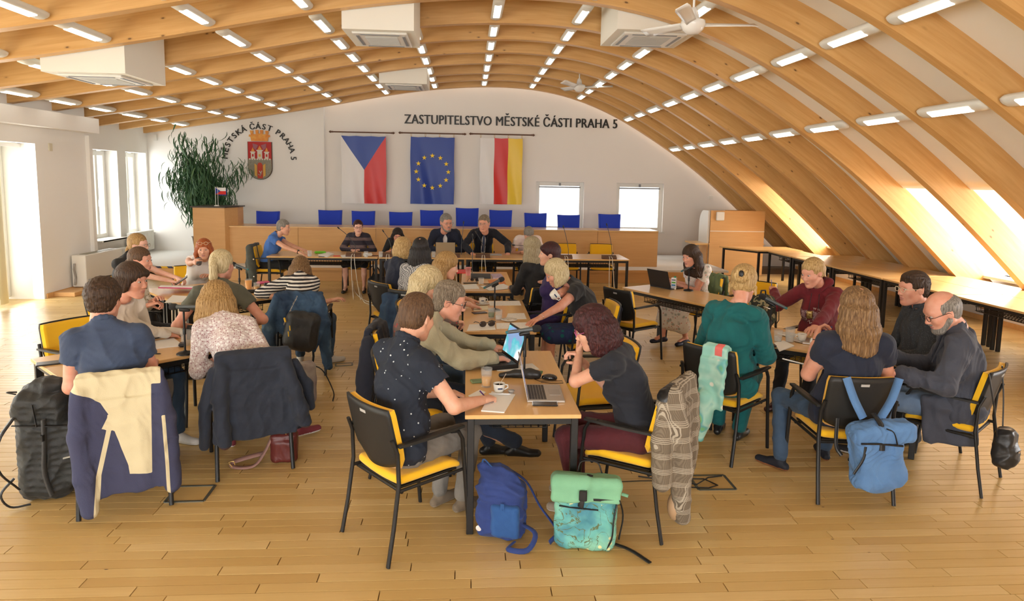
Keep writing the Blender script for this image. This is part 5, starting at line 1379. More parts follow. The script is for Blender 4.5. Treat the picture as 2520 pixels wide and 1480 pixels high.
# middle row, left side
p5 = person('person with long wavy blond hair and a sheer sleeved blouse, writing at the middle table', (1052, 700), -3, 'f', lean=9, hyaw=-6, hpitch=26, hair=('longwavy', H_PB), top=BLUSHW, sleeve='long', bottom=JEANS, shoe=SHB, far=False, rh=('w', 1180, 806, .76), lh=('w', 1150, 780, .77), rpose='curl', lpose='flat', fat=1.0)
seat_for(p5, 'yellow padded chair of the woman with long wavy blond hair')
p6 = person('person with straight golden blond hair, bare arm stretched over the middle table', (1100, 655), 2, 'f', lean=14, hyaw=0, hpitch=14, hair=('long', H_BL2), top=CREAM, sleeve='short', bottom=DJEAN, shoe=SHB, far=True, rh=('w', 1172, 757, .77), lh=('w', 1165, 742, .77), fat=1.0)
seat_for(p6, 'yellow padded chair of the woman with straight golden blond hair')
p7 = person('person with long black hair and a houndstooth top, seen from behind', (1036, 614), 64, 'f', lean=6, hyaw=16, hpitch=-4, hair=('longthin', H_BK), top=HOUND, sleeve='elbow', bottom=DJEAN, shoe=SHB, far=True, fat=1.35, rh=(.34, -.1, .78), lh=(.34, .1, .78), size=1.02)
seat_for(p7, 'grey backed chair of the woman in the houndstooth top', dh=-2)
p8 = person('person with short blond hair half hidden behind the black haired woman', (992, 612), 40, 'f', lean=6, hyaw=10, hair=('bob', H_BL), top=NAVYP, sleeve='short', bottom=DJEAN, shoe=SHB, far=True, size=.97)
seat_for(p8, 'yellow chair of the half hidden short haired blond woman')
# middle row, right side
p4 = person('person with a blond bob drinking from a white cup, black T-shirt', (1368, 672), 183, 'f', lean=26, hyaw=6, hpitch=28, hair=('blondbob', H_PB), top=BLKT, sleeve='short', bottom=BLUEPT, legs='skirt', shoe=SHB, fat=1.45, sk='pink', lh=('w', 1312, 795, .765), rh=('w', 1362, 728, 1.0), lpose='flat', rpose='curl', rpalm=(0, 1, 0), size=1.03, neckd=0, rpole=(-.2, -.7, -.8))
seat_for(p4, 'yellow padded chair under the woman with the blond bob')
p10 = person('person with short dark red hair and a deep purple dress, face in profile', (1352, 627), 172, 'f', lean=-2, hyaw=10, hpitch=-2, hair=('pixie', H_MR), top=PURP, sleeve='elbow', bottom=PURP, legs='skirt', shoe=SHB, far=True, sk='light', lh=('w', 1285, 712, .66), rh=('w', 1300, 700, .68))
seat_for(p10, 'chair with black armrests under the woman in the purple dress')
p9 = person('person with long straight ash blond hair and black cardigan, turned away', (1308, 612), 118, 'f', lean=6, hyaw=8, hpitch=6, hair=('longstraight', H_GB), top=BLKT, sleeve='long', bottom=BLKP, shoe=SHB, far=True, size=1.02, fat=1.1)
seat_for(p9, 'yellow chair of the woman with long ash blond hair')
# head table
p11 = person('person with short grey hair and cornflower blue top, in profile at the table end', (692, 574), 0, hip=(-3.500, 11.950), sex='f', lean=14, hyaw=0, hpitch=6, hair=('crop', H_GR), top=BLUET, sleeve='short', bottom=BLKP, shoe=SHB, far=True, fat=1.1, rh=('w', 745, 626, .78), lh=('w', 760, 622, .78), rpose='flat', size=1.03)
seat_for(p11, 'yellow chair of the woman in blue, grey jacket over its back')
p12 = person('person with dark red hair and glasses in a sheer patterned dress', (881, 561), -90, hip=(-2.030, 12.620), sex='f', lean=4, hyaw=14, hpitch=2, hair=('redpull', H_MR), top=SHEER, sleeve='long', bottom=BLKP, legs='skirt', shoe=SHB, far=True, glasses=(GBR,), fat=1.3, sk='pale', neck='round', lh=(.27, .08, .76), rh=(.27, -.08, .76), feet=((.42, .17), (.42, -.17)), size=1.0)
seat_for(p12, 'yellow chair of the woman with dark red hair at the head table', dx=.0)
p13 = person('person with black hair and glasses reading, black V neck blouse', (978, 580), -90, hip=(-1.280, 12.700), sex='f', lean=14, hyaw=6, hpitch=10, hair=('bobshort', H_BK), top=BLKT, sleeve='elbow', bottom=BLKP, legs='skirt', shoe=SHB, far=True, glasses=(GB,), sk='pink', neck='v', lh=(.42, .08, .765), rh=(.42, -.10, .765), size=1.0)
seat_for(p13, 'yellow chair of the woman in the black V neck blouse')
p14 = person('person with grey beard and glasses, navy blazer over open white shirt', (1098, 549), -90, hip=(-0.400, 12.660), sex='m', lean=6, hyaw=26, hpitch=6, hair=('crop', H_GR), top=WHITESH, jacket=NAVYS, bottom=DJEAN, shoe=SHB, far=True, glasses=(GS,), beard=H_GR, fat=1.2, sk='pink', lh=(.34, .13, .77), rh=(.34, -.13, .77), size=1.12, hsc=1.12)
seat_for(p14, 'yellow chair of the bearded man in the navy blazer')
p15 = person('person in a dark suit and blue tie speaking into the microphone', (1192, 552), -90, hip=(0.300, 12.660), sex='m', lean=16, hyaw=-16, hpitch=4, hair=('crop', H_GM), top=WHITESH, jacket=DARKS, bottom=BLKP, shoe=SHB, far=True, glasses=(GS,), sk='pink', beard=None, lh=('w', 1250, 622, .775), rh=('w', 1160, 622, .775), size=1.12, lpose='flat', rpose='grip', lpole=(-.2, 1, -.4), rpole=(-.2, -1, -.4), seat=.50, fat=.98, hsc=1.08)
seat_for(p15, 'yellow chair behind the man in the dark suit and tie', dx=-.04)
p16 = person('person in a pale polo shirt bent over the head table, grey hair', (1303, 578), -92, hip=(1.150, 12.620), sex='m', lean=33, hyaw=0, hpitch=48, hair=('crop', H_GR), top=PINKW, sleeve='short', bottom=BLKP, shoe=SHB, far=True, fat=1.15, lh=(.44, .10, .77), rh=(.46, -.16, .77), lpose='flat', size=1.05)
seat_for(p16, 'yellow chair of the man in the pale polo shirt')
for (x, h, lab) in ((1.93, -92, 'empty yellow chair at the head table, second microphone from the right in front of it'), (2.62, -98, 'empty yellow chair at the right end of the head table')):
    chair(x, 12.72, h, lab)
# left block
p17 = person('person in a slate blue polo shirt seen from behind, dark tousled hair', (255, 736), 108, hip=(-2.178, 4.294), sex='m', lean=3, hyaw=-14, hpitch=4, hair=('curlyshort', H_DB), top=POLO, sleeve='short', bottom=DJEAN, shoe=SHB, fat=1.22, collar=True, sk='pink', lh=(.30, .17, .72), rh=(.38, -.12, .77), hem=-.06, size=1.03, lpole=(-.4, .35, -1), rpole=(-.4, -.30, -1))
chair(-2.2, 4.35, 112, 'yellow padded chair under the man in the slate polo, two coloured fleece over its back')
chair(-3.12, 5.62, -30, 'empty yellow chair at the left end of the near left table')
p23 = person('person with thick golden blond hair and rose floral blouse, from behind', (531, 742), 112, hip=(-1.556, 4.805), sex='f', lean=4, hyaw=-4, hpitch=10, hair=('longthick', H_BL2), top=FLORAL, sleeve='elbow', bottom=DJEAN, shoe=(mat('sneaker_wine', (.20, .03, .04), .6), 0, mat('sole_white', (.78, .76, .72), .6)), fat=1.15, size=1.04, neck='round', feet=((.40, .12), (.34, -.38, .10, -70)), rh=(.3, -.15, .76), lh=(.3, .1, .77))
chair(-1.58, 4.86, 114, 'yellow padded chair under the woman in the floral blouse, dark blazer over its back')
p18 = person('person with dark bob and cream long sleeved top at the near left table', (325, 692), -22, 'f', lean=10, hyaw=8, hpitch=6, hair=('bobshort', H_DB), top=CREAM, sleeve='long', bottom=JEANS, shoe=SHW, rh=('w', 420, 826, .77), lh=('w', 448, 818, .77), sk='pink', neck='wide', size=1.04, fat=1.0)
seat_for(p18, 'yellow padded chair of the woman in the cream top')
p19 = person('person with brown hair tied low and a cream leaf print blouse', (345, 642), -8, 'f', lean=12, hyaw=6, hpitch=4, hair=('lowpony', H_BR), top=BLOUSE, sleeve='elbow', bottom=BLKP, shoe=SHB, far=False, rh=(.34, -.06, .80), lh=(.34, .06, .84), rpose='curl', size=.98, sk='pink')
seat_for(p19, 'chair with black armrests under the woman in the leaf print blouse')
p20 = person('person with a blond braid, thin glasses and black top, holding a phone', (340, 604), -12, 'f', lean=14, hyaw=8, hpitch=2, hair=('braid', H_BL2), top=BLKT, sleeve='short', bottom=BLKP, shoe=SHB, far=True, glasses=(GS,), rh=('w', 440, 698, .80), lh=('w', 450, 690, .84), rpose='curl', lpose='curl', size=1.02, sk='pale', fat=1.05)
seat_for(p20, 'chair of the woman with the blond braid')
p21 = person('person with copper red hair drinking from a dark cup, white sleeveless top', (500, 616), -62, hip=(-3.640, 9.100), sex='f', lean=14, hyaw=-12, hpitch=4, hair=('blondbob', H_RD), top=WHITESL, sleeve='none', bottom=BLKP, shoe=SHB, far=True, glasses=(GW, 1), rh=('w', 492, 648, 1.06), lh=(.35, .15, .78), rpose='curl', rpalm=(0, 1, 0), sk='light', size=.97, rpole=(.1, -.9, -1))
seat_for(p21, 'black backed chair of the red haired woman')
p22 = person('person with a pale blond ponytail and olive grey T-shirt, from behind', (546, 654), 104, 'f', lean=8, hyaw=-26, hpitch=4, hair=('ponytail', H_PB), top=OLIVET, sleeve='short', bottom=cloth('trousers_khaki', (.16, .13, .09)), shoe=SHW, far=False, lh=(.26, .22, .74), rh=(.26, -.24, .74), sk='pink', fat=1.2, size=1.06, lpole=(-.3, .7, -1), rpole=(-.3, -.9, -1))
seat_for(p22, 'black backed chair under the woman with the pale ponytail')
p24 = person('person in a black and white striped top, long brown hair, from behind', (740, 662), 94, hip=(-1.740, 7.190), sex='f', lean=10, hyaw=-4, hpitch=10, hair=('long', H_LB), top=STRIPE, sleeve='elbow', bottom=JEANS, shoe=SHW, far=False, fat=1.3, size=1.0, neck='round', lh=(.25, .25, .74), rh=(.25, -.25, .72), feet=((.30, .10), (.26, -.22, .085, -60)))
seat_for(p24, 'chair of the woman in the striped top, denim jacket over its back', dx=.06)
# right block
p25 = person('person in a loose teal tunic seen from behind, blond hair in a claw clip', (1830, 700), 52, hip=(2.003, 4.962), sex='f', lean=22, hyaw=6, hpitch=20, hair=('bun', H_BL), hsc=1.08, top=TEAL, sleeve='q', bottom=TEAL, shoe=SHB, fat=1.5, size=1.10, sk='pink', neck='wide', rh=(.34, -.14, .78), lh=(.42, .1, .78), feet=((.34, .10), (.30, -.08)), wr=.009, hem=-.16)
chair(2.05, 5.0, 39, 'yellow padded chair under the woman in teal, green scarf over its back')
p26 = person('person in a maroon printed hoodie writing, blond hair tied back', (2000, 672), -140, 'f', lean=12, hyaw=-18, hpitch=18, hair=('ponytail', H_BL), top=MAROON, sleeve='long', bottom=BLKP, shoe=SHBR, fat=1.3, size=1.06, sk='pink', rh=('w', 1905, 718, .98), lh=('w', 1985, 838, .77), rpose='grip', lpose='flat', neck='round', rpole=(-.2, -.9, -.6), feet=((.55, .12), (.60, -.12)))
seat_for(p26, 'chair with black armrests under the woman in the maroon hoodie')
chair(3.55, 8.0, 225, 'empty yellow chair standing behind the woman in teal')
p27 = person('person with long thinning light brown hair and dark navy polo, from behind', (2106, 782), 84, hip=(2.596, 4.260), sex='m', lean=-4, hyaw=12, hpitch=2, hair=('longthin', H_LB), top=NAVYP, sleeve='short', bottom=JEANS, shoe=SHGUM, fat=1.35, size=1.03, sk='pink', collar=False, lh=('w', 2008, 838, 1.00), rh=(.30, -.24, .76), lpose='curl', rpose='relax', lpole=(.1, .5, -1.6), lpalm=(0, -1, 0), feet=((.30, .30, .085, 40), (.52, -.12)), hem=-.12)
chair(2.6, 4.32, 86, 'yellow padded chair under the long haired man, pale blue backpack on its back')
p29 = person('person with bald crown and grey beard, grey blue blazer, head bowed', (2322, 772), 146, hip=(3.557, 4.433), sex='m', lean=10, hyaw=26, hpitch=26, hair=('bald', H_GR), top=WHITESH, jacket=BLAZER, bottom=LJEAN, shoe=SHSN, fat=1.28, size=1.03, sk='pink', glasses=(GB,), beard=H_GR, lh=('w', 2212, 920, .82), rh=('w', 2205, 880, .82), lpose='curl', rpose='curl', wr=.010, feet=((.48, .14), (.58, -.05)))
chair(3.52, 4.48, 128, 'yellow padded chair under the man in the grey blue blazer, black bag hanging on it')
p28 = person('person with dark hair and pale framed glasses, charcoal speckled shirt', (2248, 712), 172, 'm', lean=2, hyaw=8, hpitch=4, hair=('short', H_DB), top=CHAR, sleeve='long', bottom=BLKP, shoe=SHB, fat=1.18, sk='pink', glasses=(GW,), collar=True, lh=(.30, .08, .74), rh=(.30, -.08, .74), wr=.009)
seat_for(p28, 'chair of the man in the charcoal speckled shirt')
p30 = person('person with long dark hair in a white floral dress at the black laptop', (1700, 630), 206, hip=(3.060, 8.520), sex='f', lean=9, hyaw=2, hpitch=14, hair=('longstraight', H_DB), top=FLDRESS, sleeve='short', bottom=FLDRESS, legs='dress', shoe=SHNV, far=False, sk='pink', neck='v', lh=('w', 1665, 700, .78), rh=('w', 1650, 690, .78), rpose='type', lpose='type', feet=((.28, .10), (.55, -.04, .12)), size=1.02)
seat_for(p30, 'yellow padded chair with green cloth, under the woman in the floral dress', dx=.04)
chair(1.97, 7.67, 33, 'empty yellow padded chair with navy jacket, black back towards us, near the black laptop')
PEOPLE = {k: v for k, v in globals().items() if len(k) <= 3 and k[0] == 'p' and k[1:].isdigit()}
import os
if os.environ.get('DBG_P'):
    for k, v in sorted(PEOPLE.items(), key=lambda t: int(t[0][1:])):
        q = wpos(v, v['HC']); print('PP', k, 'root', round(v['rx'], 2), round(v['ry'], 2), 'head', [round(a, 2) for a in q])
# ---------------------------------------------------------------- things on the tables
ZT = .7402
def T2(px, py, z=ZT): q = at(px, py, z); return q.x, q.y
CUPW = mat('porcelain_white', (.80, .78, .72), .2, coat=.3); LIQ = mat('apple_drink', (.80, .38, .03), .1, alpha=.85); OJ = mat('orange_juice', (1.0, .40, .0), .4); WATER = mat('water_in_glass', (.80, .84, .82), .05, alpha=.35)
def glass(px, py, label, h=.10, r=.036, liq=None, fill=.6, z=ZT, frost=False):
    x, y = T2(px, py, z); t = thing('drinking_glass', label, 'glass', (x, y, z), 0, 'drinking glasses on the tables')
    b = MB(); b.lathe([(r * .80, .0), (r * .82, .004), (r, h), (r - .0025, h), (r * .80 - .002, .010), (.001, .009)], 20); b.build('wall', GLASS, t)
    if liq: b = MB(); b.lathe([(r * .76, .011), (r * .78 + .2 * r * fill * .9, h * fill), (.001, h * fill)], 16); b.build('drink', liq, t)
    return t
def cup(px, py, label, saucer=True, spoon=False, z=ZT, rz=0, loc=None):
    x, y = T2(px, py, z) if loc is None else loc[:2]; z = z if loc is None else loc[2]
    t = thing('coffee_cup', label, 'cup', (x, y, z), rz)
    dz = .012 if saucer else 0
    b = MB(); b.lathe([(.022, dz), (.026, dz + .004), (.034, dz + .022), (.039, dz + .062), (.036, dz + .062), (.030, dz + .02), (.001, dz + .012)], 20); b.build('bowl', CUPW, t)
    b = MB(); b.tube([(.036, 0, dz + .052), (.056, 0, dz + .050), (.058, 0, dz + .032), (.034, 0, dz + .020)], .0045, 6); b.build('handle', CUPW, t)
    b = MB(); b.box((0, -.0375, dz + .036), (.030, .003, .009)); b.build('printed_mark', mat('mark_navy', (.03, .05, .12), .4), t)
    b = MB(); b.lathe([(.034, dz + .050), (.001, dz + .050)], 16); b.build('coffee', mat('coffee_brown', (.16, .08, .03), .3), t)
    if saucer:
        b = MB(); b.lathe([(.030, 0), (.045, .002), (.074, .013), (.073, .016), (.044, .006), (.001, .005)], 24); b.build('saucer', CUPW, t)
    if spoon: b = MB(); b.tube([(-.02, .0, dz + .02), (.03, .02, dz + .085), (.05, .028, dz + .115)], .0022, 5); b.build('spoon', CHROME, t)
    return t
def sheet(pts, label, name='paper', m=None, z=ZT, th=.0012, cat='paper', group=None, pages=1):
    """a sheet or stack given by its corner pixels"""
    P_ = [T2(*p, z) for p in pts]; cx_ = sum(p[0] for p in P_) / len(P_); cy_ = sum(p[1] for p in P_) / len(P_)
    a = sum(P_[i][0] * P_[(i + 1) % len(P_)][1] - P_[(i + 1) % len(P_)][0] * P_[i][1] for i in range(len(P_)))
    if a < 0: P_ = P_[::-1]
    b = MB(); b.prism([(p[0] - cx_, p[1] - cy_) for p in P_], 0, th); o = b.build(name, m or PAPER, None, (cx_, cy_, z)); return tag(o, label, cat, group)
def slab(px, py, dx, dy, dz, rz, name, label, cat, m, z=ZT, bev=.004, group=None):
    x, y = T2(px, py, z); b = MB(); b.box((0, 0, dz / 2), (dx, dy, dz), bev=bev); o = b.build(name, m, None, (x, y, z), (0, 0, R(rz))); return tag(o, label, cat, group)
INKM = NT('typed_paper'); _s = INKM.n('SeparateXYZ', ins={0: INKM.co()})
_l = INKM.math('FRACT', INKM.math('MULTIPLY', _s.outputs[1], 95.0)); _w = INKM.n('TexNoise', ins={'Vector': INKM.co(scale=(60, 95, 1)), 'Scale': 1.0}).outputs['Fac']
TYPED = INKM.out(INKM.ramp(INKM.math('MULTIPLY', INKM.math('LESS_THAN', _l, .22), INKM.math('GREATER_THAN', _w, .47)), (0, (.88, .87, .84)), (1, (.60, .59, .58))), .8)
def mic_stand(px, py, hgt, az, label, tilt=18, z=ZT, base_r=.062, L=.235):
    x, y = T2(px, py, z); t = thing('microphone_stand', label, 'microphone', (x, y, z), R(az), 'hand microphones on table stands')
    b = MB(); b.lathe([(base_r, 0), (base_r, .008), (base_r * .8, .016), (.014, .022), (.011, .03)], 24); b.build('base', BLACK, t)
    b = MB(); b.tube([(0, 0, .02), (0, 0, hgt)], .0075, 10); b.lathe([(.012, hgt * .45), (.013, hgt * .45 + .04), (.009, hgt * .45 + .05)], 10); b.build('pole', BLACK, t)
    c, s = math.cos(R(tilt)), math.sin(R(tilt)); d = lambda k, o=0: (k * c - o * s, 0, hgt + .025 + k * s + o * c)
    b = MB(); b.tube([d(-.045, -.028), d(-.01, -.022), d(.03, -.022)], [.010, .018, .014], 10); b.build('clip', BLACK, t)
    m = thing('handheld_microphone', label.replace('stand', 'microphone').replace('black table', 'grey hand'), 'microphone', (x, y, z), R(az)) if False else t
    b = MB(); b.tube([d(-L * .52), d(-L * .46), d(-L * .1), d(L * .22)], [.011, .0125, .0135, .0175], 14); b.build('microphone_body', mat('microphone_grey', (.10, .115, .12), .4, .3), t)
    b = MB(); b.tube([d(L * .22), d(L * .27), d(L * .38), d(L * .45), d(L * .48)], [.020, .0255, .0265, .020, .006], 16); b.build('microphone_head', mat('mesh_black', (.018, .018, .018), .55, bump=(900, .6)), t)
    b = MB(); b.tube([d(-L * .58), d(-L * .50)], [.009, .012], 10); b.build('end_cap', mat('cap_teal', (.02, .16, .18), .5), t)
    return t
mic_stand(1290, 925, .30, -2, 'black table stand with grey hand microphone behind the silver laptop', 8)
mic_stand(1217, 765, .27, 22, 'black table stand with grey hand microphone on the middle table', 22)
mic_stand(590, 722, .29, 158, 'black table stand with grey microphone behind the ponytail, by the juice', 14)
mic_stand(1694, 716, .27, 22, 'black table stand with grey microphone beside the milk carton', 18)
mic_stand(456, 872, .34, 172, 'black table stand with dark microphone between white top and floral blouse', -2)
mic_stand(1892, 852, .36, 146, 'black table stand with grey microphone in front of the camouflage bag', 22)
# near table
SILV = mat('laptop_silver', (.50, .47, .43), .35, .7); KEYS = mat('key_dark', (.05, .045, .04), .5); SCRB = mat('screen_bezel', (.015, .015, .016), .2)
def laptop(x, y, rz, w, d, h, ang, mb, label, screen, keys=True, z=ZT, th=.014):
    """base extends towards +x from the hinge; screen leans back by ang degrees from upright"""
    t = thing('laptop', label, 'laptop', (x, y, z), R(rz))
    b = MB(); b.box((d / 2, 0, th / 2), (d, w, th), bev=.003); b.build('base', mb, t)
    if keys:
        b = MB()
        for r in range(6):
            for k in range(14): b.box((d * .10 + r * .0182, (k - 6.5) * w * .062, th + .0008), (.0155, w * .054, .002))
        b.build('keyboard', KEYS, t); b = MB(); b.box((d * .78, 0, th + .0002), (d * .30, w * .34, .001)); b.build('touchpad', mat('touchpad', (.42, .40, .37), .4, .5) if mb is SILV else KEYS, t)
    rm = Matrix.Rotation(R(-ang), 3, 'Y'); c = rm @ Vector((0, 0, h / 2)) + Vector((.004, 0, th))
    b = MB(); b.box(c, (.007, w, h), rot=rm, bev=.002); l = b.build('lid', mb, t)
    b = MB(); b.box(rm @ Vector((.0042, 0, h / 2)) + Vector((.004, 0, th)), (.001, w * .97, h * .95), rot=rm); b.build('screen_bezel', SCRB, t)
    b = MB(); b.box(rm @ Vector((.0050, 0, h / 2 + .002)) + Vector((.004, 0, th)), (.001, w * .93, h * .86), rot=rm); b.build('screen', screen, t)
    return t
g = NT('screen_cloud_picture'); n = g.n('TexNoise', ins={'Vector': g.co(scale=(1, 5, 5)), 'Scale': 1.3, 'Detail': 1.0}).outputs['Fac']
col = g.ramp(n, (.40, (.25, .38, .62)), (.47, (.10, .55, .62)), (.54, (.28, .62, .72)), (.60, (.85, .93, .95))); g.t.links.new(col, g.b.inputs['Emission Color']); SCR1 = g.out((.02, .02, .02), .1, Emission_Strength=.85)
g = NT('screen_document'); n = g.n('TexNoise', ins={'Vector': g.co(scale=(1, 2, 9)), 'Scale': 2.2}).outputs['Fac']
col = g.ramp(n, (.42, (.12, .22, .55)), (.48, (.62, .52, .58)), (.58, (.55, .60, .75))); g.t.links.new(col, g.b.inputs['Emission Color']); SCR2 = g.out((.02, .02, .02), .1, Emission_Strength=.7)
laptop(.385, 4.11, -2, .33, .235, .225, 12, SILV, 'silver laptop open in front of the curly haired woman', SCR2)
laptop(.335, 4.86, 196, .36, .25, .235, 16, mat('laptop_black', (.02, .02, .022), .4), 'thick black laptop with a pale blue picture on its screen', SCR1, th=.034)
laptop(2.50, 8.36, 30, .36, .24, .235, 18, mat('laptop_black', (.02, .02, .022), .4), 'black laptop open in front of the woman in the floral dress', SCR2)
laptop(-.375, 11.86, 90, .34, .22, .215, 8, mat('laptop_champagne', (.46, .37, .24), .35, .4), 'champagne coloured laptop in front of the bearded man', SCR2)
slab(1341, 996, .155, .073, .009, -4, 'phone', 'black smartphone lying in front of the silver laptop', 'phone', mat('phone_black', (.02, .022, .028), .12, coat=.5))
sheet([(1210, 966), (1268, 973), (1241, 1017), (1184, 1013)], 'stack of white paper the man in the dotted shirt writes on', 'paper_stack', m=PAPER, th=.006)
sheet([(1152, 975), (1180, 960), (1196, 966), (1170, 985)], 'loose white sheet beside the writing hand', 'paper')
def pen(px, py, rz, label, m, z=ZT + .004, L=.14):
    x, y = T2(px, py, z); b = MB(); b.tube([(-L / 2, 0, .005), (L * .35, 0, .005), (L * .45, 0, .005), (L / 2, 0, .005)], [.0045, .0048, .004, .001], 8); return tag(b.build('pen', m, None, (x, y, z), (0, 0, R(rz))), label, 'pen')
PENB = mat('pen_black', (.02, .02, .02), .3); PENW = mat('pen_white', (.7, .7, .7), .3)
pen(1230, 972, -4, 'white and black pen at the top edge of the paper stack', PENW, ZT + .009)
pen(372, 873, 4, 'black pen on the near left table', PENB)
pen(680, 721, 24, 'short black pen by the striped top', PENB, L=.08); pen(695, 716, 20, 'black felt pen by the striped top', PENB, L=.07); pen(1195, 700, 10, 'dark pen on the papers of the far middle table', PENB)
x, y = T2(1258, 969); b = MB(); b.lathe([(.015, 0), (.019, .018), (.022, .019), (.022, .021), (.001, .021)], 18); tag(b.build('creamer_cup', mat('creamer_foil', (.55, .53, .50), .35, .4), None, (x, y, ZT)), 'small coffee creamer cup beside the white cup', 'cup')
cup(1228, 967, 'white coffee cup with spoon beside the glass of apple drink', saucer=False, spoon=True, rz=R(8))
glass(1197, 952, 'tall glass of golden apple drink on the near table', .125, .038, LIQ, .58)
slab(1182, 940, .13, .07, .012, 12, 'green_case', 'small sage green case under the glass of apple drink', 'case', mat('case_sage', (.17, .24, .12), .5))
V, F = surf([cap((-.10, 0, .018), (0, .01, .026), .017, .026, .02), cap((0, .01, .026), (.10, -.01, .03), .026, .036, .02), cap((.10, -.01, .03), (.15, -.02, .028), .036, .03, .02)], .006, clip=[((0, 0, 0), (0, 0, -1))])
x, y = T2(1268, 930); o = mk('leather_pouch', V, F, mat('leather_black', (.02, .02, .02), .4, bump=(60, .1))); o.location = (x, y, ZT); tag(o, 'curved black leather pouch between the cup and the laptops', 'pouch')
V, F = surf([ell((0, 0, .012), (.055, .032, .026), k=.01)], .005, clip=[((0, 0, 0), (0, 0, -1))]); x, y = T2(1352, 934); t = thing('computer_mouse', 'black computer mouse with coiled cable on the near table', 'mouse', (x, y, ZT), R(-12)); mk('shell', V, F, mat('mouse_black', (.012, .012, .012), .15, coat=.5), t)
b = MB(); b.tube([(-.05, 0, .006), (-.10, -.03, .004), (-.06, -.07, .004), (.02, -.05, .004), (.09, -.03, .004), (.10, -.08, .004), (.02, -.10, .004), (-.05, -.09, .004)], .002, 5); b.build('cable', BLACK, t)
sheet([(1213, 905), (1260, 900), (1310, 895), (1328, 910), (1270, 915), (1225, 914)], 'white papers lying under the black laptop edge', 'paper', m=TYPED)
slab(1318, 917, .06, .10, .006, 80, 'green_booklet', 'thin green booklet under the white papers', 'booklet', mat('booklet_green', (.03, .16, .05), .5))
# middle table
glass(1209, 783, 'glass with green leaves in it on the middle table', .10, .036, mat('mint_leaves', (.10, .14, .02), .6), .55); glass(1227, 788, 'faceted water glass on the middle table', .10, .038, WATER, .45)
x, y = T2(1253, 790); t = thing('saucer', 'empty white saucer with a spoon in front of the woman drinking', 'saucer', (x, y, ZT)); b = MB(); b.lathe([(.030, 0), (.045, .002), (.078, .013), (.077, .016), (.044, .006), (.001, .005)], 24); b.build('plate', CUPW, t); b = MB(); b.tube([(-.02, -.01, .012), (.05, .02, .018)], [.006, .002], 6); b.build('spoon', CHROME, t)
sheet([(1250, 772), (1290, 771), (1296, 786), (1244, 786)], 'white form under the hand of the woman drinking', m=TYPED); sheet([(1221, 796), (1296, 794), (1303, 808), (1222, 810)], 'cream sheet at the near end of the middle table', m=TYPED)
sheet([(1155, 799), (1216, 797), (1220, 812), (1149, 815)], 'white paper under the dark sunglasses', m=PAPER); sheet([(1202, 742), (1278, 741), (1283, 752), (1206, 753)], 'long white document at the far end of the middle table', m=TYPED)
sheet([(1163, 756), (1200, 754), (1203, 763), (1166, 766)], 'small cream notepad beside the saucer', m=mat('paper_cream', (.82, .75, .55), .8), th=.006)
cup(1187, 750, 'white coffee cup on saucer at the middle table', True, False, rz=R(4))
def sunglasses(px, py, label, rz=0, z=ZT, s=1.0, m=None):
    x, y = T2(px, py, z); t = thing('sunglasses', label, 'sunglasses', (x, y, z), R(rz)); t.scale = (s, s, s)
    for k in (-1, 1):
        V, F = surf([ell((k * .034, 0, .024), (.030, .007, .024), k=.01)], .004); mk('lens', V, F, m or mat('lens_dark', (.03, .02, .02), .1, coat=.5), t)
    b = MB()
    for k in (-1, 1): b.tube([(k * .066, 0, .036), (k * .066, .07, .030), (k * .060, .12, .012)], .003, 6)
    b.tube([(-.012, 0, .032), (.012, 0, .032)], .003, 6); b.build('frame', BLACK, t); return t
sunglasses(1199, 805, 'large dark sunglasses lying on white paper', 20, ZT + .002, 1.25)
slab(1180, 771, .15, .08, .009, 20, 'phone', 'dark phone under the sleeve at the middle table', 'phone', mat('phone_dark_grey', (.06, .06, .07), .3))
# far middle table
def desk_console(x, y, rz, label, neck, m, d=(.20, .11, .055), z=ZT, headr=.012):
    t = thing('desk_microphone', label, 'microphone', (x, y, z), R(rz), 'gooseneck microphones')
    b = MB(); b.prism([(-d[1] / 2, 0), (d[1] / 2, 0), (d[1] / 2, d[2]), (d[1] * .1, d[2]), (-d[1] / 2, d[2] * .45)], -d[0] / 2, d[0] / 2, f=lambda yy, zz, xx: (xx, yy, zz)); b.build('console', m, t)
    b = MB(); b.tube(sm(neck), .0050, 7); b.build('gooseneck', mat('gooseneck_grey', (.06, .065, .07), .35, .4), t)
    e = Vector(neck[-1]); dr = (Vector(neck[-1]) - Vector(neck[-2])).normalized(); b = MB(); b.tube([e, e + dr * .02, e + dr * .05], [headr * .7, headr, headr * .8], 10); b.build('microphone_head', BLACK, t)
    return t
x, y = T2(1183, 684); desk_console(x, y, 0, 'dark desk console with upright gooseneck on the far middle table', [(-.12, 0, .03), (-.12, 0, .25), (-.115, 0, .45), (-.12, -.01, .56)], mat('console_dark', (.05, .055, .06), .5), (.27, .16, .05))
x, y = T2(1152, 678); t = thing('pink_cup', 'translucent pink plastic cup beside the dark desk console', 'cup', (x, y, ZT)); b = MB(); b.lathe([(.030, 0), (.042, .11), (.046, .11), (.046, .115), (.038, .115), (.028, .006)], 18); b.build('shell', mat('plastic_pink', (.80, .33, .33), .4), t)
sheet([(1125, 666), (1147, 665), (1147, 673), (1124, 674)], 'red folder behind the pink cup', 'folder', mat('folder_red', (.70, .04, .04), .5), th=.012, cat='folder')
glass(1184, 704, 'nearly empty glass with golden drink on the far middle table', .105, .038, LIQ, .22)
sunglasses(1168, 693, 'small sunglasses on the far middle table', 160); slab(1158, 698, .19, .06, .012, 6, 'grey_case', 'flat grey brown case by the sunglasses', 'case', mat('case_taupe', (.12, .10, .07), .5))
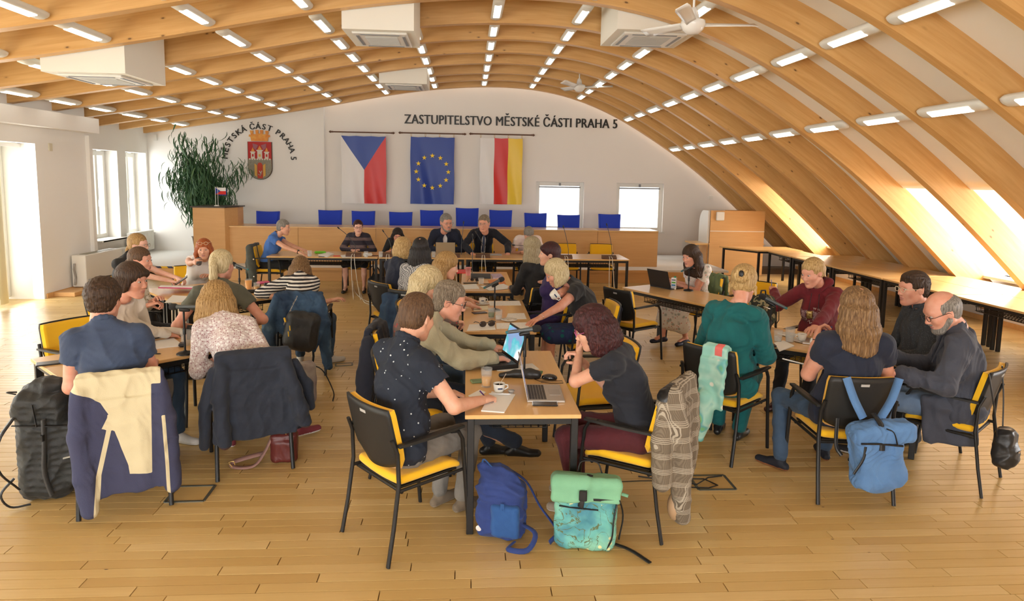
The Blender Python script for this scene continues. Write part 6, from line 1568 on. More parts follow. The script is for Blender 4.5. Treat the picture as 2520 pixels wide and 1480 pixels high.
sheet([(1130, 702), (1172, 699), (1180, 711), (1134, 713)], 'white sheet with pen at the left edge of the far middle table', m=TYPED); sheet([(1182, 705), (1240, 699), (1262, 710), (1205, 716)], 'overlapping white sheets hanging over the far middle table corner', m=TYPED, z=ZT + .003); sheet([(1200, 690), (1238, 688), (1246, 700), (1206, 702)], 'orange edged folder on the far middle table', 'folder', mat('folder_orange', (.75, .25, .06), .6), cat='folder')
sheet([(1208, 676), (1232, 675), (1240, 684), (1213, 686)], 'pile of leaflets with colourful print', 'leaflet', mat('leaflet_print', (.72, .60, .62), .6, vary=(40, (.35, .25, .5), .5)), th=.01, cat='leaflet')
# head table
for (px, pts, lab) in ((876, [(.02, 0, .05), (.03, .0, .18), (-.10, 0, .36), (-.235, .02, .47)], 'brown microphone console in front of the woman in the sheer dress'),
                       (959, [(.06, 0, .05), (.05, 0, .18), (.0, 0, .32), (-.07, .02, .42)], 'brown microphone console in front of the woman in the V neck blouse'),
                       (1116, [(.15, 0, .05), (.15, 0, .25), (.17, 0, .45), (.18, .02, .58)], 'brown microphone console right of the champagne laptop'),
                       (1190, [(.02, 0, .05), (.01, 0, .20), (-.06, 0, .34), (-.11, .02, .42)], 'brown microphone console in front of the man with the tie'),
                       (1320, [(.0, 0, .05), (-.04, 0, .16), (-.12, 0, .21), (-.36, .0, .225)], 'brown microphone console in front of the man in the pale polo'),
                       (1394, [(.06, 0, .05), (.05, 0, .20), (.01, 0, .38), (-.03, .02, .53)], 'brown microphone console second from the right end of the head table'),
                       (1505, [(.05, 0, .05), (.04, 0, .20), (.0, 0, .40), (-.05, .02, .58)], 'brown microphone console at the right end of the head table')):
    x, y = T2(px, 634); y = 11.50; x = (px - 1150) * 11.5 / 1640 * 1.005
    t = desk_console(x, y, 0, lab, pts, DARKW, (.25, .12, .065))
    b = MB()
    for q in (-.01, .02): b.tube([(q, -.05, .05), (q * 1.5, -.12, .03), (q * 2, -.135, -.10), (q * 3 + .02, -.12, -.45), (q * 4 + .05, -.11, -ZT + .01)], .0055, 5)
    b.build('cable', mat('cable_white', (.72, .69, .60), .5), t)
glass(901, 634, 'water glass by the console of the woman in the sheer dress', .105, .037, WATER, .5); glass(937, 634, 'water glass left of the woman in the V neck blouse', .105, .037, WATER, .5); glass(1067, 634, 'water glass left of the champagne laptop', .105, .037, WATER, .4); glass(762, 632, 'water glass in front of the woman in blue', .105, .04, WATER, .4); glass(1051, 634, 'glass half hidden beside the bearded man', .105, .037, WATER, .4)
slab(923, 630, .11, .06, .009, 0, 'phone', 'dark phone lying between the two water glasses on the head table', 'phone', mat('phone_dark_red', (.05, .02, .03), .3)); sheet([(783, 628), (808, 622), (822, 626), (805, 634)], 'white papers of the woman in blue', m=PAPER, th=.01); slab(788, 624, .20, .07, .04, 0, 'green_pencil_case', 'bright green pencil case at the left end of the head table', 'case', mat('case_lime', (.16, .60, .03), .5), bev=.018)
slab(791, 633, .10, .05, .010, 10, 'phone', 'small dark phone on the papers of the woman in blue', 'phone', mat('phone_dark_grey', (.06, .06, .07), .3)); slab(829, 631, .12, .04, .012, 10, 'red_strap', 'red strap lying on the head table', 'strap', mat('strap_red', (.75, .06, .03), .5)); sheet([(838, 629), (856, 626), (868, 634), (842, 635)], 'white leaflet left of the first brown console', m=PAPER); sheet([(976, 626), (990, 625), (990, 636), (976, 636)], 'white sheet beside the second brown console', m=PAPER); slab(1214, 628, .30, .20, .014, 0, 'grey_notebook', 'flat grey notebook next to the man with the tie', 'notebook', mat('notebook_grey', (.42, .44, .47), .5)); sheet([(893, 624), (914, 622), (918, 630), (893, 631)], 'white sheet behind the first water glass', m=PAPER)
# left tables
sheet([(357, 846), (427, 834), (452, 852), (360, 862)], 'white stack of paper on the near left table', m=PAPER, th=.008, name='paper_stack')
slab(122, 896, .16, .10, .010, 30, 'tablet', 'black tablet at the left corner of the near left table', 'tablet', mat('tablet_black', (.02, .02, .022), .3)); slab(448, 853, .05, .09, .03, 20, 'computer_mouse', 'dark mouse beside the floral blouse', 'mouse', mat('mouse_slate', (.03, .035, .045), .3), bev=.014); glass(458, 850, 'clear plastic tumbler beside the cream sleeve', .12, .04, None)
sheet([(404, 746), (425, 727), (470, 730), (462, 744)], 'white sheet behind the dark microphone', m=PAPER)
t = glass(612, 714, 'glass of orange juice on the left rear table', .13, .042, OJ, .88); glass(632, 716, 'glass with golden drink beside the orange juice', .10, .038, LIQ, .5)
slab(623, 721, .165, .06, .038, 8, 'glasses_case', 'black glasses case in front of the orange juice', 'case', mat('case_black', (.015, .015, .015), .3), bev=.018); slab(648, 699, .16, .10, .03, 20, 'pink_pouch', 'pink pouch beside the drinks on the left rear table', 'pouch', mat('pouch_pink', (.72, .12, .25), .6), bev=.014); sheet([(640, 706), (700, 692), (715, 702), (660, 712)], 'white papers under the pink pouch and dotted case', m=PAPER)
slab(668, 702, .18, .08, .03, 24, 'dotted_case', 'black case with white dots beside the pink pouch', 'case', spots('case_dots', (.02, .02, .025), (.7, .7, .7), 45, .2), bev=.013); sheet([(586, 712), (604, 708), (612, 716), (596, 722)], 'white sheet left of the orange juice', m=PAPER); slab(590, 722, .10, .06, .03, 8, 'computer_mouse', 'black round object by the foot of the microphone stand', 'mouse', BLACK, bev=.014); slab(692, 712, .10, .04, .02, 10, 'small_case', 'small black case near the striped sleeve', 'case', BLACK, bev=.008)
# notebook on the lap of the woman with the braid, phone in her hand
def held(p, w, d, rot, name, label, cat, m):
    b = MB(); b.box((0, 0, 0), d, bev=min(d) * .3); o = b.build(name, m, None, w, rot); return tag(o, label, cat)
q = at(442, 708, .79); t = thing('notebook', 'open notebook with pink cover in front of the woman with the braid', 'notebook', q, R(22)); b = MB(); b.box((0, 0, 0), (.42, .28, .012)); b.build('cover', mat('cover_pink', (.62, .06, .20), .5), t); b = MB(); b.box((0, 0, .012), (.40, .26, .012)); b.build('page', TYPED, t); t.rotation_euler = (R(-6), R(4), R(20))
q = at(447, 690, .86); held(None, q, (.15, .075, .010), (R(10), R(-35), R(15)), 'phone', 'black phone held by the woman with the braid', 'phone', mat('phone_black', (.02, .022, .028), .12))
# right tables
x, y = T2(1658, 712); t = thing('milk_carton', 'small milk carton with green cap beside the black laptop', 'carton', (x, y, ZT), R(-28))
b = MB(); b.box((0, 0, .075), (.062, .062, .15), bev=.002); b.build('box', mat('carton_white', (.82, .80, .74), .5), t); b = MB(); b.lathe([(.012, .15), (.012, .168), (.001, .168)], 12, (.01, 0, 0)); b.build('cap', mat('cap_green', (.02, .40, .18), .4), t)
for (z_, h_, c_, n_) in ((.122, .012, (.05, .05, .06), 'mark_dark'), (.090, .020, (.12, .40, .03), 'mark_green'), (.055, .022, (.05, .22, .40), 'mark_blue'), (.03, .006, (.05, .14, .35), 'mark_line')):
    b = MB(); b.box((0, -.0315, z_), (.048, .001, h_)); b.build('printed_mark', mat(n_, c_, .5), t)
glass(1914, 842, 'water glass nearest the teal sleeve', .105, .038, WATER, .5); glass(1943, 843, 'water glass behind the coffee cup on the right table', .13, .042, WATER, .5); cup(1973, 842, 'white coffee cup on saucer beside the wrist watch', True, rz=R(160))
sheet([(1905, 846), (1928, 840), (1955, 853), (1918, 866)], 'tablet with white page under the teal sleeve', 'tablet', PAPER, th=.008, cat='tablet'); slab(2022, 846, .30, .21, .018, -30, 'laptop', 'closed silver laptop beside the wrist watch', 'laptop', SILV); 
x, y = T2(1938, 826); b = MB(); b.lathe([(.04, 0), (.085, .012), (.083, .015), (.001, .006)], 20); tag(b.build('plate', CUPW, None, (x, y, ZT)), 'small white plate behind the water glasses', 'plate')
# camouflage bag on the right table
CAMO = mat('camouflage_fabric', (.05, .055, .03), .8); g = NT('camouflage_print'); n = g.n('TexNoise', ins={'Vector': g.co(), 'Scale': 9.0, 'Detail': 2.0}).outputs['Fac']; CAMO = g.out(g.ramp(n, (.42, (.02, .022, .015)), (.47, (.30, .26, .14)), (.53, (.05, .06, .03)), (.58, (.015, .015, .012)), const=True), .8)
x, y = T2(1893, 818); t = thing('camouflage_bag', 'small camouflage backpack standing on the right table', 'bag', (x, y + .18, ZT), R(20))
V, F = surf([rbox((0, 0, .16), (.12, .08, .16), None, .06), ell((0, -.07, .10), (.09, .04, .09), k=.02)], .009, disp=folds(5, .008, 22), clip=[((0, 0, 0), (0, 0, -1))]); mk('body', V, F, CAMO, t)
b = MB(); b.tube([(.08, -.05, .30), (.13, -.08, .22), (.14, -.08, .08), (.10, -.07, .02)], .009, 6, flat=.4); b.tube([(-.03, 0, .31), (-.02, 0, .36), (.03, 0, .36), (.04, 0, .31)], .008, 6); b.build('strap', BLACK, t)
b = MB(); b.tube([(-.10, -.06, .24), (.0, -.10, .20), (.10, -.06, .25)], .006, 6); b.build('zipper', CHROME, t)
# papers and pens in hands
q = at(1976, 896, .72); t = thing('notepad', 'white notepad on the knee of the long haired man', 'notepad', q, R(48)); t.rotation_euler = (R(14), R(-8), R(150)); b = MB(); b.box((0, 0, 0), (.30, .22, .010), bev=.003); b.build('page', PAPER, t)
def hand_pt(p, i, d=(.07, 0, -.02)):     # a point in the palm of hand i (0 left, 1 right)
    sg, S0, el, w, pose, palm = p['arms'][i]; Rh = _rot_from(w - el, -palm); return wpos(p, w + Rh @ A3(d))
def stick(p, i, label, m, v=(.1, .05, .09), name='pen', cat='pen', r=.0045, d=(.085, .01, -.02)):
    q = hand_pt(p, i, d); v = Vector(v); b = MB(); b.tube([-v * .35, v * .6, v * .65], [r * .4, r, r], 8); return tag(b.build(name, m, None, q), label, cat)
stick(p1, 1, 'purple pen in the hand of the man in the dotted shirt', mat('pen_purple', (.12, .04, .25), .3), (-.09, .06, .08)); stick(p26, 1, 'blue pen held up by the woman in the hoodie', mat('pen_blue', (.05, .09, .3), .3), (-.01, .02, .15)); stick(p27, 0, 'dark blue glasses arm held by the long haired man', mat('frame_blue', (.03, .07, .25), .3), (.14, .02, .05), 'folded_glasses', 'glasses', .006)
q = hand_pt(p4, 1, (.09, .0, -.035)); t = cup(0, 0, 'white cup held to the mouth of the blond bob', False, False, loc=(q.x - .05, q.y - .01, q.z - .01), rz=R(90)); t.rotation_euler = (R(10), R(50), R(10)); t.scale = (1.25, 1.25, 1.25)
q = hand_pt(p21, 1, (.08, .0, -.035)); t = thing('cup', 'dark ribbed cup held by the red haired woman', 'cup', q); b = MB(); b.lathe([(.030, -.04), (.038, .04), (.035, .04), (.026, -.035)], 16); b.build('shell', mat('cup_grey', (.10, .10, .10), .5), t); t.rotation_euler = (R(-50), 0, R(20))
# watches and bracelets
def watch(p, i, label, m, k=.93, face=None):
    sg, S0, el, w, pose, palm = p['arms'][i]; c = el + (w - el) * k; ax = nrm(w - el); Rh = _rot_from(ax, -palm); t = thing('wristwatch' if face else 'bracelet', label, 'watch' if face else 'bracelet', wpos(p, c), R(p['yaw']))
    ring = [Rh @ A3((0, .030 * math.cos(a), .026 * math.sin(a))) for a in np.linspace(0, 2 * math.pi, 14, endpoint=False)]; b = MB(); b.tube(ring, .0075 if face else .004, 6, closed=True, flat=.5, up=tuple(ax)); b.build('band', m, t)
    if face: b = MB(); b.lathe([(.018, -.004), (.019, .004), (.001, .004)], 16, tuple(Rh @ A3((0, 0, .032))), axis=Matrix([[*Rh[r_]] for r_ in range(3)]).to_3x3()); b.build('dial', face, t)
watch(p27, 0, 'wrist watch with white dial on the long haired man', BLACK, .95, mat('dial_white', (.8, .8, .78), .2)); watch(p11, 1, 'black smart watch of the woman in blue', BLACK, .95, mat('dial_black', (.01, .01, .01), .2)); watch(p4, 0, 'thin bracelet of the woman drinking from the cup', CHROME, .96)
# hoodie print
rc = p26['RC']; cT = p26['T1'] + rc @ A3((0, 0, .05))
GOLD = mat('foil_gold', (.72, .55, .22), .25, .5, vary=(60, (.25, .17, .05), .3)); LAV = mat('print_lavender', (.50, .35, .38), .6, vary=(90, (.15, .05, .08), .3)); PLT = mat('print_pale', (.80, .72, .66), .6)
_sh = [c for c in p26['root'].children if c.name.startswith('shirt')][0].data; _vv = np.empty(len(_sh.vertices) * 3, np.float32); _sh.vertices.foreach_get('co', _vv); _vv = (_vv.reshape(-1, 3) - cT) @ rc
def on_shirt(y, z):        # point of the shirt front at sideways y, upward z
    k = (np.abs(_vv[:, 1] - y) < .016) & (np.abs(_vv[:, 2] - z) < .016); return cT + rc @ A3((_vv[k, 0].max() + .004, y, z))
def patch(y0, y1, z0, z1, name, m, n=5):
    b = MB(); b.grid(n, n, lambda u, v: tuple(on_shirt(y0 + (y1 - y0) * u, z0 + (z1 - z0) * v)), thick=.002); return b.build(name, m, p26['root'])
for i, m_ in enumerate((LAV, GOLD, LAV, GOLD)): y_ = -.115 + i * .060; patch(y_, y_ + .050, -.03, .045, 'print_panel', m_); b = MB(); b.tube([tuple(on_shirt(a_, c_)) for a_, c_ in ((y_ - .003, .05), (y_ + .053, .05), (y_ + .053, -.045), (y_ - .003, -.045))], .0013, 4, closed=True); b.build('print_outline', PLT, p26['root'])
M4 = Matrix([[*(rc @ A3((0, 1, 0)))], [*(rc @ A3((0, 0, 1)))], [*(rc @ A3((1, 0, 0)))]]).transposed()
for ch, y_ in zip('WILD', (.015, .050, .068, .090)):
    o = text(ch, .030, (0, 0, 0), (0, 0, 0), PLT, .0008, parent=p26['root'], name='print_letter'); o.matrix_local = Matrix.Translation(Vector(on_shirt(y_, .062))) @ M4.to_4x4()
b = MB(); b.tube(sm([tuple(on_shirt(a_, c_)) for a_, c_ in ((-.05, -.062), (-.03, -.055), (-.035, -.085), (-.01, -.068), (.0, -.095), (.02, -.075), (.015, -.11), (.035, -.095), (.055, -.080))]), .0022, 5); b.build('print_script', PLT, p26['root'])
b = MB()
for s_ in (-1, 1): b.tube([tuple(p26['N'] + rc @ A3((.075, s_ * .035, -.04))), tuple(on_shirt(s_ * .040, .09)), tuple(on_shirt(s_ * .045, -.01))], .003, 5)
b.build('hood_cord', BLACK, p26['root'])
V, F = surf(chain([tuple(p26['N'] + rc @ A3((.07, .06, .0))), tuple(p26['N'] + rc @ A3((-.03, .09, .05))), tuple(p26['N'] + rc @ A3((-.10, .0, .03))), tuple(p26['N'] + rc @ A3((-.03, -.09, .05))), tuple(p26['N'] + rc @ A3((.07, -.06, .0)))], [.018, .034, .045, .034, .018], .03), .008); mk('hood', V, F, MAROON, p26['root'])
V, F = surf([rbox((.06, .205, .47), (.165, .022, .17), euler(0, 6), .02, .02), cap((-.10, .19, .56), (.14, .19, .58), .045, .045, .05)], .0085, disp=folds(77, .008, 14)); mk('jacket_tail', V, F, BLAZER, p29['root'])
# tie, pin and necklace
b = MB(); N_, T_, rc5 = p15['N'], p15['T1'], p15['RC']; 
V, F = surf(chain([tuple(N_ + rc5 @ A3((.088, 0, -.02))), tuple(T_ + rc5 @ A3((.140, 0, .10))), tuple(T_ + rc5 @ A3((.150, 0, -.06)))], [.014, .020, .030], .01), .006); mk('tie', V, F, cloth('tie_blue', (.04, .06, .14)), p15['root'])

# ---------------------------------------------------------------- garments hung over chair backs
def drape(x, y, h, label, name, mats, wt=.24, wb=.27, zb=.30, sleeves=(), mf=None, thick=.016, seed=1, fold=.008, zt=.885, yo=0.0, front=.16, cat='jacket', extra=(), hh=.0085, sd=None):
    t = thing(name, label, cat, (x, y, 0), R(h))
    P = []; n = 5
    # back panel: flat capsules from the top edge down, widening
    for i in range(n):
        z0 = zt - .015 - (zt - zb) * i / n; z1 = zt - .015 - (zt - zb) * (i + 1) / n
        w0 = wt + (wb - wt) * i / n; w1 = wt + (wb - wt) * (i + 1) / n
        x0 = -.318 - .012 * i / n - (.02 if i else 0); x1 = x0 - .006
        P.append(rbox(((x0 + x1) / 2, yo, (z0 + z1) / 2), (thick, (w0 + w1) / 2, (z0 - z1) / 2 + .022), None, thick * .9, .02))
    P.append(cap((-.285, yo - wt + .03, zt), (-.285, yo + wt - .03, zt), .024, None, .03))
    P.append(rbox((-.225, yo, zt - front / 2), (thick * .8, wt - .02, front / 2), euler(0, -12), thick * .75, .02))
    for sl in sleeves: P += chain(sl[0], sl[1], .025)
    P += list(extra)
    r = np.random.RandomState(seed); f1, f2, ph = 22 + 8 * r.rand(), 47 + 10 * r.rand(), r.rand(3) * 6
    fd = folds(seed, fold * .6, 16, (1, 1, .3))
    def disp(X):
        lo = np.clip((zt - X[:, 2]) / .35, 0, 1)
        return fold * lo * (np.sin(X[:, 1] * f1 + ph[0] + 1.5 * np.sin(X[:, 2] * 5)) * .7 + .3 * np.sin(X[:, 1] * f2 + ph[1])) + fd(X)
    V, F = surf(P, hh, disp=disp)
    # keep out of the backrest: carve it away
    mi = None
    if mf is not None:
        c = V[F].mean(1); mi = mf(c)
    o = mk('cloth', V, F, mats, t, mi)
    if sd is not None: a_ = o.data.attributes.new('two_tone', 'FLOAT', 'POINT'); a_.data.foreach_set('value', sd(V).astype(np.float32))
    return t
FBL, FCR = cloth('fleece_navy_blue', (.050, .055, .105), (.040, .045, .088)), cloth('fleece_cream', (.66, .58, .37), (.60, .52, .32))
g = NT('fleece_two_tone'); k = g.n('Attribute', attribute_name='two_tone').outputs['Fac']; n = g.n('TexNoise', ins={'Vector': g.co(), 'Scale': 160.0, 'Detail': 2.0}).outputs['Fac']
FLEECE = g.out(g.mix(g.math('GREATER_THAN', k, 0.0), (.048, .053, .105), (.66, .58, .37)), .95, bump=n, strength=.25, dist=.006)
def fleece_sd(c):
    y, z = c[:, 1], c[:, 2]
    yl = np.interp(z, [.10, .33, .56, .58, .66, .74, .80, .84], [-.05, -.03, .035, .10, .060, .10, .20, .30]); yr = np.interp(z, [.10, .30, .9], [-.15, -.155, -.17])
    d1 = np.minimum(np.minimum(yl - y, y - yr), z - (.27 + .12 * (y + .1)))
    d2 = .013 - np.abs(y - np.interp(z, [.0, .3, .56, .7], [.150, .125, .065, .05])); d2 = np.minimum(d2, .66 - z)
    d3 = np.minimum(.010 - np.abs(y + np.interp(z, [.0, .3, .6, .8], [.242, .238, .228, .215])), .62 - z); d4 = np.minimum(z - .82, .22 - np.abs(y))
    return np.maximum(np.maximum(d1, d2), np.maximum(d3, d4))
drape(-2.20, 4.35, 112, 'navy blue and cream fleece jacket hanging over the chair of the man in the polo', 'fleece_jacket', [FLEECE], .235, .235, .19, [
    ([(-.33, .21, .80), (-.36, .225, .55), (-.37, .205, .30), (-.37, .185, .09)], [.040, .052, .052, .050]), ([(-.31, -.215, .80), (-.30, -.245, .58), (-.30, -.255, .36), (-.31, -.26, .15)], [.040, .048, .050, .050])], None, seed=4, fold=.007, hh=.0065, sd=fleece_sd)
DKB = cloth('blazer_dark_navy', (.018, .025, .042), (.014, .019, .032)); BRL = mat('lining_brown', (.07, .035, .035), .5)
drape(-1.58, 4.86, 114, 'dark navy blazer hanging over the chair of the woman in the floral blouse', 'blazer', [DKB, BRL], .245, .275, .33, [
    ([(-.34, .20, .80), (-.37, .225, .60), (-.38, .21, .40), (-.38, .20, .30)], [.040, .048, .048, .046]), ([(-.34, -.20, .80), (-.37, -.26, .60), (-.37, -.30, .46), (-.35, -.33, .36)], [.040, .050, .052, .046]),
    ([(-.30, .26, .78), (-.31, .31, .55), (-.31, .325, .28)], [.03, .04, .03]), ([(-.28, -.28, .78), (-.27, -.36, .60), (-.27, -.385, .44)], [.03, .04, .035])],
    lambda c: np.where(((np.abs(c[:, 2] - .265) < .018) & (c[:, 1] > .15) & (c[:, 1] < .26)) | ((c[:, 2] < .335) & (c[:, 1] < -.30)), 1, 0), seed=9, fold=.006, hh=.0065)
g = NT('denim_blue'); n = g.n('TexNoise', ins={'Vector': g.co(), 'Scale': 5.0, 'Detail': 6.0}).outputs['Fac']; n2 = g.n('TexNoise', ins={'Vector': g.co(), 'Scale': 300.0}).outputs['Fac']
DENIM = g.out(g.ramp(n, (.35, (.018, .040, .085)), (.6, (.045, .095, .17)), (.72, (.13, .21, .30))), .9, bump=g.math('ADD', n, g.math('MULTIPLY', n2, .3)), strength=.4, dist=.015); STITCH = mat('stitch_pale', (.35, .32, .28), .8)
q24 = wpos(p24, (.06, 0, 0)); h24 = p24['yaw']
def den_mf(c):
    y, z = c[:, 1], c[:, 2]; s1 = np.abs(z - (.86 - 2.2 * (y - .02))) < .012; s2 = np.abs(z - (.50 + 2.0 * (y + .10))) < .012
    return np.where(s1 & (y > .02) & (y < .15) & (c[:, 0] < -.3) & (z > .55), 1, 0)
t = drape(q24.x, q24.y, h24, 'blue denim jacket slung over the chair of the woman in stripes', 'denim_jacket', [DENIM, STITCH], .245, .28, .50, [
    ([(-.33, .23, .82), (-.36, .30, .62), (-.36, .29, .42), (-.35, .27, .30)], [.045, .058, .055, .05]), ([(-.33, -.22, .82), (-.36, -.26, .58), (-.35, -.27, .35), (-.35, -.29, .12)], [.045, .055, .052, .05])],
    den_mf, seed=12, fold=.012, hh=.0085, extra=[rbox((-.42, -.13, .50), (.016, .11, .18), euler(0, 0, 24), .014, .03)])
DBK = cloth('bag_black_nylon', (.012, .012, .012), (.02, .02, .02), rough=.5)
t = thing('daypack', 'black daypack with yellow zip pulls hanging under the denim jacket', 'bag', (q24.x, q24.y, 0), R(h24))
V, F = surf([rbox((-.44, -.04, .52), (.085, .17, .20), euler(0, 4, 10), .08, .02), ell((-.50, -.03, .45), (.05, .12, .11), k=.03)], .009, disp=folds(7, .006, 20)); mk('body', V, F, DBK, t)
b = MB(); b.tube([(-.42, .12, .36), (-.43, .11, .25), (-.40, .10, .16), (-.42, .03, .08), (-.44, .04, .03)], .011, 6, flat=.35); b.tube([(-.42, -.14, .40), (-.43, -.15, .25), (-.42, -.13, .10)], .013, 6, flat=.4); b.build('strap', BLACK, t)
b = MB(); b.tube([(-.535, .06, .60), (-.545, .055, .55)], .006, 6); b.tube([(-.54, .075, .54), (-.548, .07, .49)], .006, 6); b.tube([(-.49, .12, .67), (-.51, .105, .63)], .010, 6); b.build('zip_pull', mat('zip_yellow', (.80, .48, .02), .5), t)
# plaid blazer
g = NT('plaid_glen_check'); s_ = g.n('SeparateXYZ', ins={0: g.co()})
def band(o, f, d, off=0.0): return g.math('LESS_THAN', g.math('FRACT', g.math('ADD', g.math('MULTIPLY', o, f), off)), d)
fine = g.math('MULTIPLY', g.math('ADD', band(s_.outputs[1], 150.0, .5), band(s_.outputs[2], 150.0, .5)), .28)
bw = g.math('MULTIPLY', g.math('ADD', g.math('MULTIPLY', band(s_.outputs[2], 11.0, .34), band(s_.outputs[2], 110.0, .5)), g.math('MULTIPLY', band(s_.outputs[1], 14.0, .30, .3), band(s_.outputs[1], 110.0, .5))), .9)
wd_ = g.math('ADD', g.math('MULTIPLY', band(s_.outputs[2], 11.0, .34), .2), g.math('MULTIPLY', band(s_.outputs[1], 14.0, .30, .3), .2))
c_ = g.mix(fine, (.115, .088, .058), (.26, .21, .15)); c_ = g.mix(wd_, c_, (.05, .035, .025)); c_ = g.mix(bw, c_, (.40, .35, .27))
fn = g.n('TexNoise', ins={'Vector': g.co(), 'Scale': 14.0}).outputs['Fac']; PLAID = g.out(c_, .9, bump=fn, strength=.3, dist=.012)
t = drape(1.04, 3.97, 146, 'brown plaid blazer with black collar on the chair of the curly haired woman', 'plaid_blazer', [PLAID, BLACK], .235, .22, .34, [
    ([(-.31, .17, .88), (-.35, .20, .70), (-.38, .17, .45), (-.37, .12, .14)], [.058, .066, .064, .056]), ([(-.28, .22, .86), (-.28, .27, .62), (-.29, .27, .38)], [.045, .055, .050]), ([(-.31, -.15, .88), (-.33, -.17, .62), (-.33, -.16, .40)], [.04, .05, .05])],
    lambda c: np.where((c[:, 2] > .86) & (c[:, 1] > .10) & (c[:, 0] > -.30), 1, 0), seed=21, fold=.008, hh=.0065, zt=.905, yo=-.0, front=.22)
q11 = wpos(p11, (.06, 0, 0)); GRY = cloth('jacket_grey_green', (.085, .095, .080), (.065, .072, .062))
t = drape(q11.x, q11.y, p11['yaw'], 'grey green jacket with silver buttons on the chair of the woman in blue', 'grey_jacket', [GRY], .24, .27, .16, [([(-.30, -.24, .85), (-.26, -.28, .60), (-.24, -.28, .30)], [.06, .065, .06])], seed=31, fold=.008, hh=.011, cat='jacket', front=.5)
b = MB(); 
for (yy, zz) in ((-.345, .66), (-.345, .36)): b.lathe([(.014, 0), (.001, .006)], 8, (-.20, yy, zz), axis=Matrix.Rotation(R(90), 3, 'X'))
b.build('button', CHROME, t)
q7 = wpos(p7, (.06, 0, 0)); t = drape(q7.x, q7.y, p7['yaw'] - 2, 'blue denim jacket hanging left of the houndstooth top', 'denim_jacket', [DENIM], .10, .14, .22, [([(-.33, .14, .70), (-.34, .16, .45), (-.33, .18, .22)], [.05, .06, .04])], seed=33, fold=.01, hh=.011, zt=.80, yo=.16)
t = drape(1.97, 7.67, 33, 'dark navy jacket hanging from the empty chair near the black laptop', 'navy_jacket', [cloth('jacket_navy', (.015, .020, .040))], .07, .09, .10, [([(-.38, -.02, .62), (-.42, .0, .45), (-.40, .03, .20)], [.055, .065, .05])], seed=35, fold=.008, hh=.011, zt=.64, yo=-.05, front=.05)
q5 = wpos(p5, (.06, 0, 0)); t = drape(q5.x, q5.y, p5['yaw'], 'dark navy coat on the chair behind the man in olive', 'navy_coat', [cloth('coat_navy', (.014, .018, .034))], .22, .25, .20, [([(-.30, -.24, .80), (-.32, -.27, .50), (-.32, -.26, .22)], [.05, .06, .05])], seed=36, fold=.01, hh=.011)
q30 = wpos(p30, (.04, 0, 0)); t = drape(q30.x, q30.y, p30['yaw'], 'sage green cardigan over the chair of the woman in the floral dress', 'green_cardigan', [cloth('cardigan_sage', (.15, .20, .09), (.11, .16, .07))], .15, .15, .58, [([(-.27, .12, .88), (-.22, .17, .72), (-.22, .17, .60)], [.04, .045, .04])], seed=38, fold=.012, hh=.010, yo=.08, front=.25, cat='cardigan')
# scarf
g = NT('scarf_mint_print'); n = g.n('TexNoise', ins={'Vector': g.co(), 'Scale': 7.0, 'Detail': 1.0}).outputs['Fac']; vo_ = g.n('TexVoronoi', ins={'Vector': g.co(), 'Scale': 8.0}).outputs['Distance']; c_ = g.ramp(n, (.40, (.30, .62, .52)), (.50, (.45, .72, .60)), (.56, (.16, .50, .50)), (.62, (.22, .55, .22)), const=False); c_ = g.mix(g.ramp(vo_, (.12, (1, 1, 1)), (.18, (0, 0, 0))), c_, (.82, .82, .70)); c_ = g.mix(g.ramp(vo_, (.03, (1, 1, 1)), (.05, (0, 0, 0))), c_, (.62, .08, .10))
SCARF = g.out(c_, .8, bump=n, strength=.1); SCR_ = mat('scarf_coral', (.75, .16, .14), .8)
drape(2.05, 5.0, 39, 'mint green scarf with flowers draped over the chair of the woman in teal', 'scarf', [SCARF, SCR_], .105, .10, .46, [([(-.36, -.06, .50), (-.37, -.035, .34), (-.37, -.03, .18)], [.075, .070, .02])], lambda c: np.where((c[:, 2] > .83) & (c[:, 1] < -.09) & (c[:, 1] > -.15), 1, 0), seed=41, fold=.007, hh=.0065, yo=-.08, thick=.013, cat='scarf')

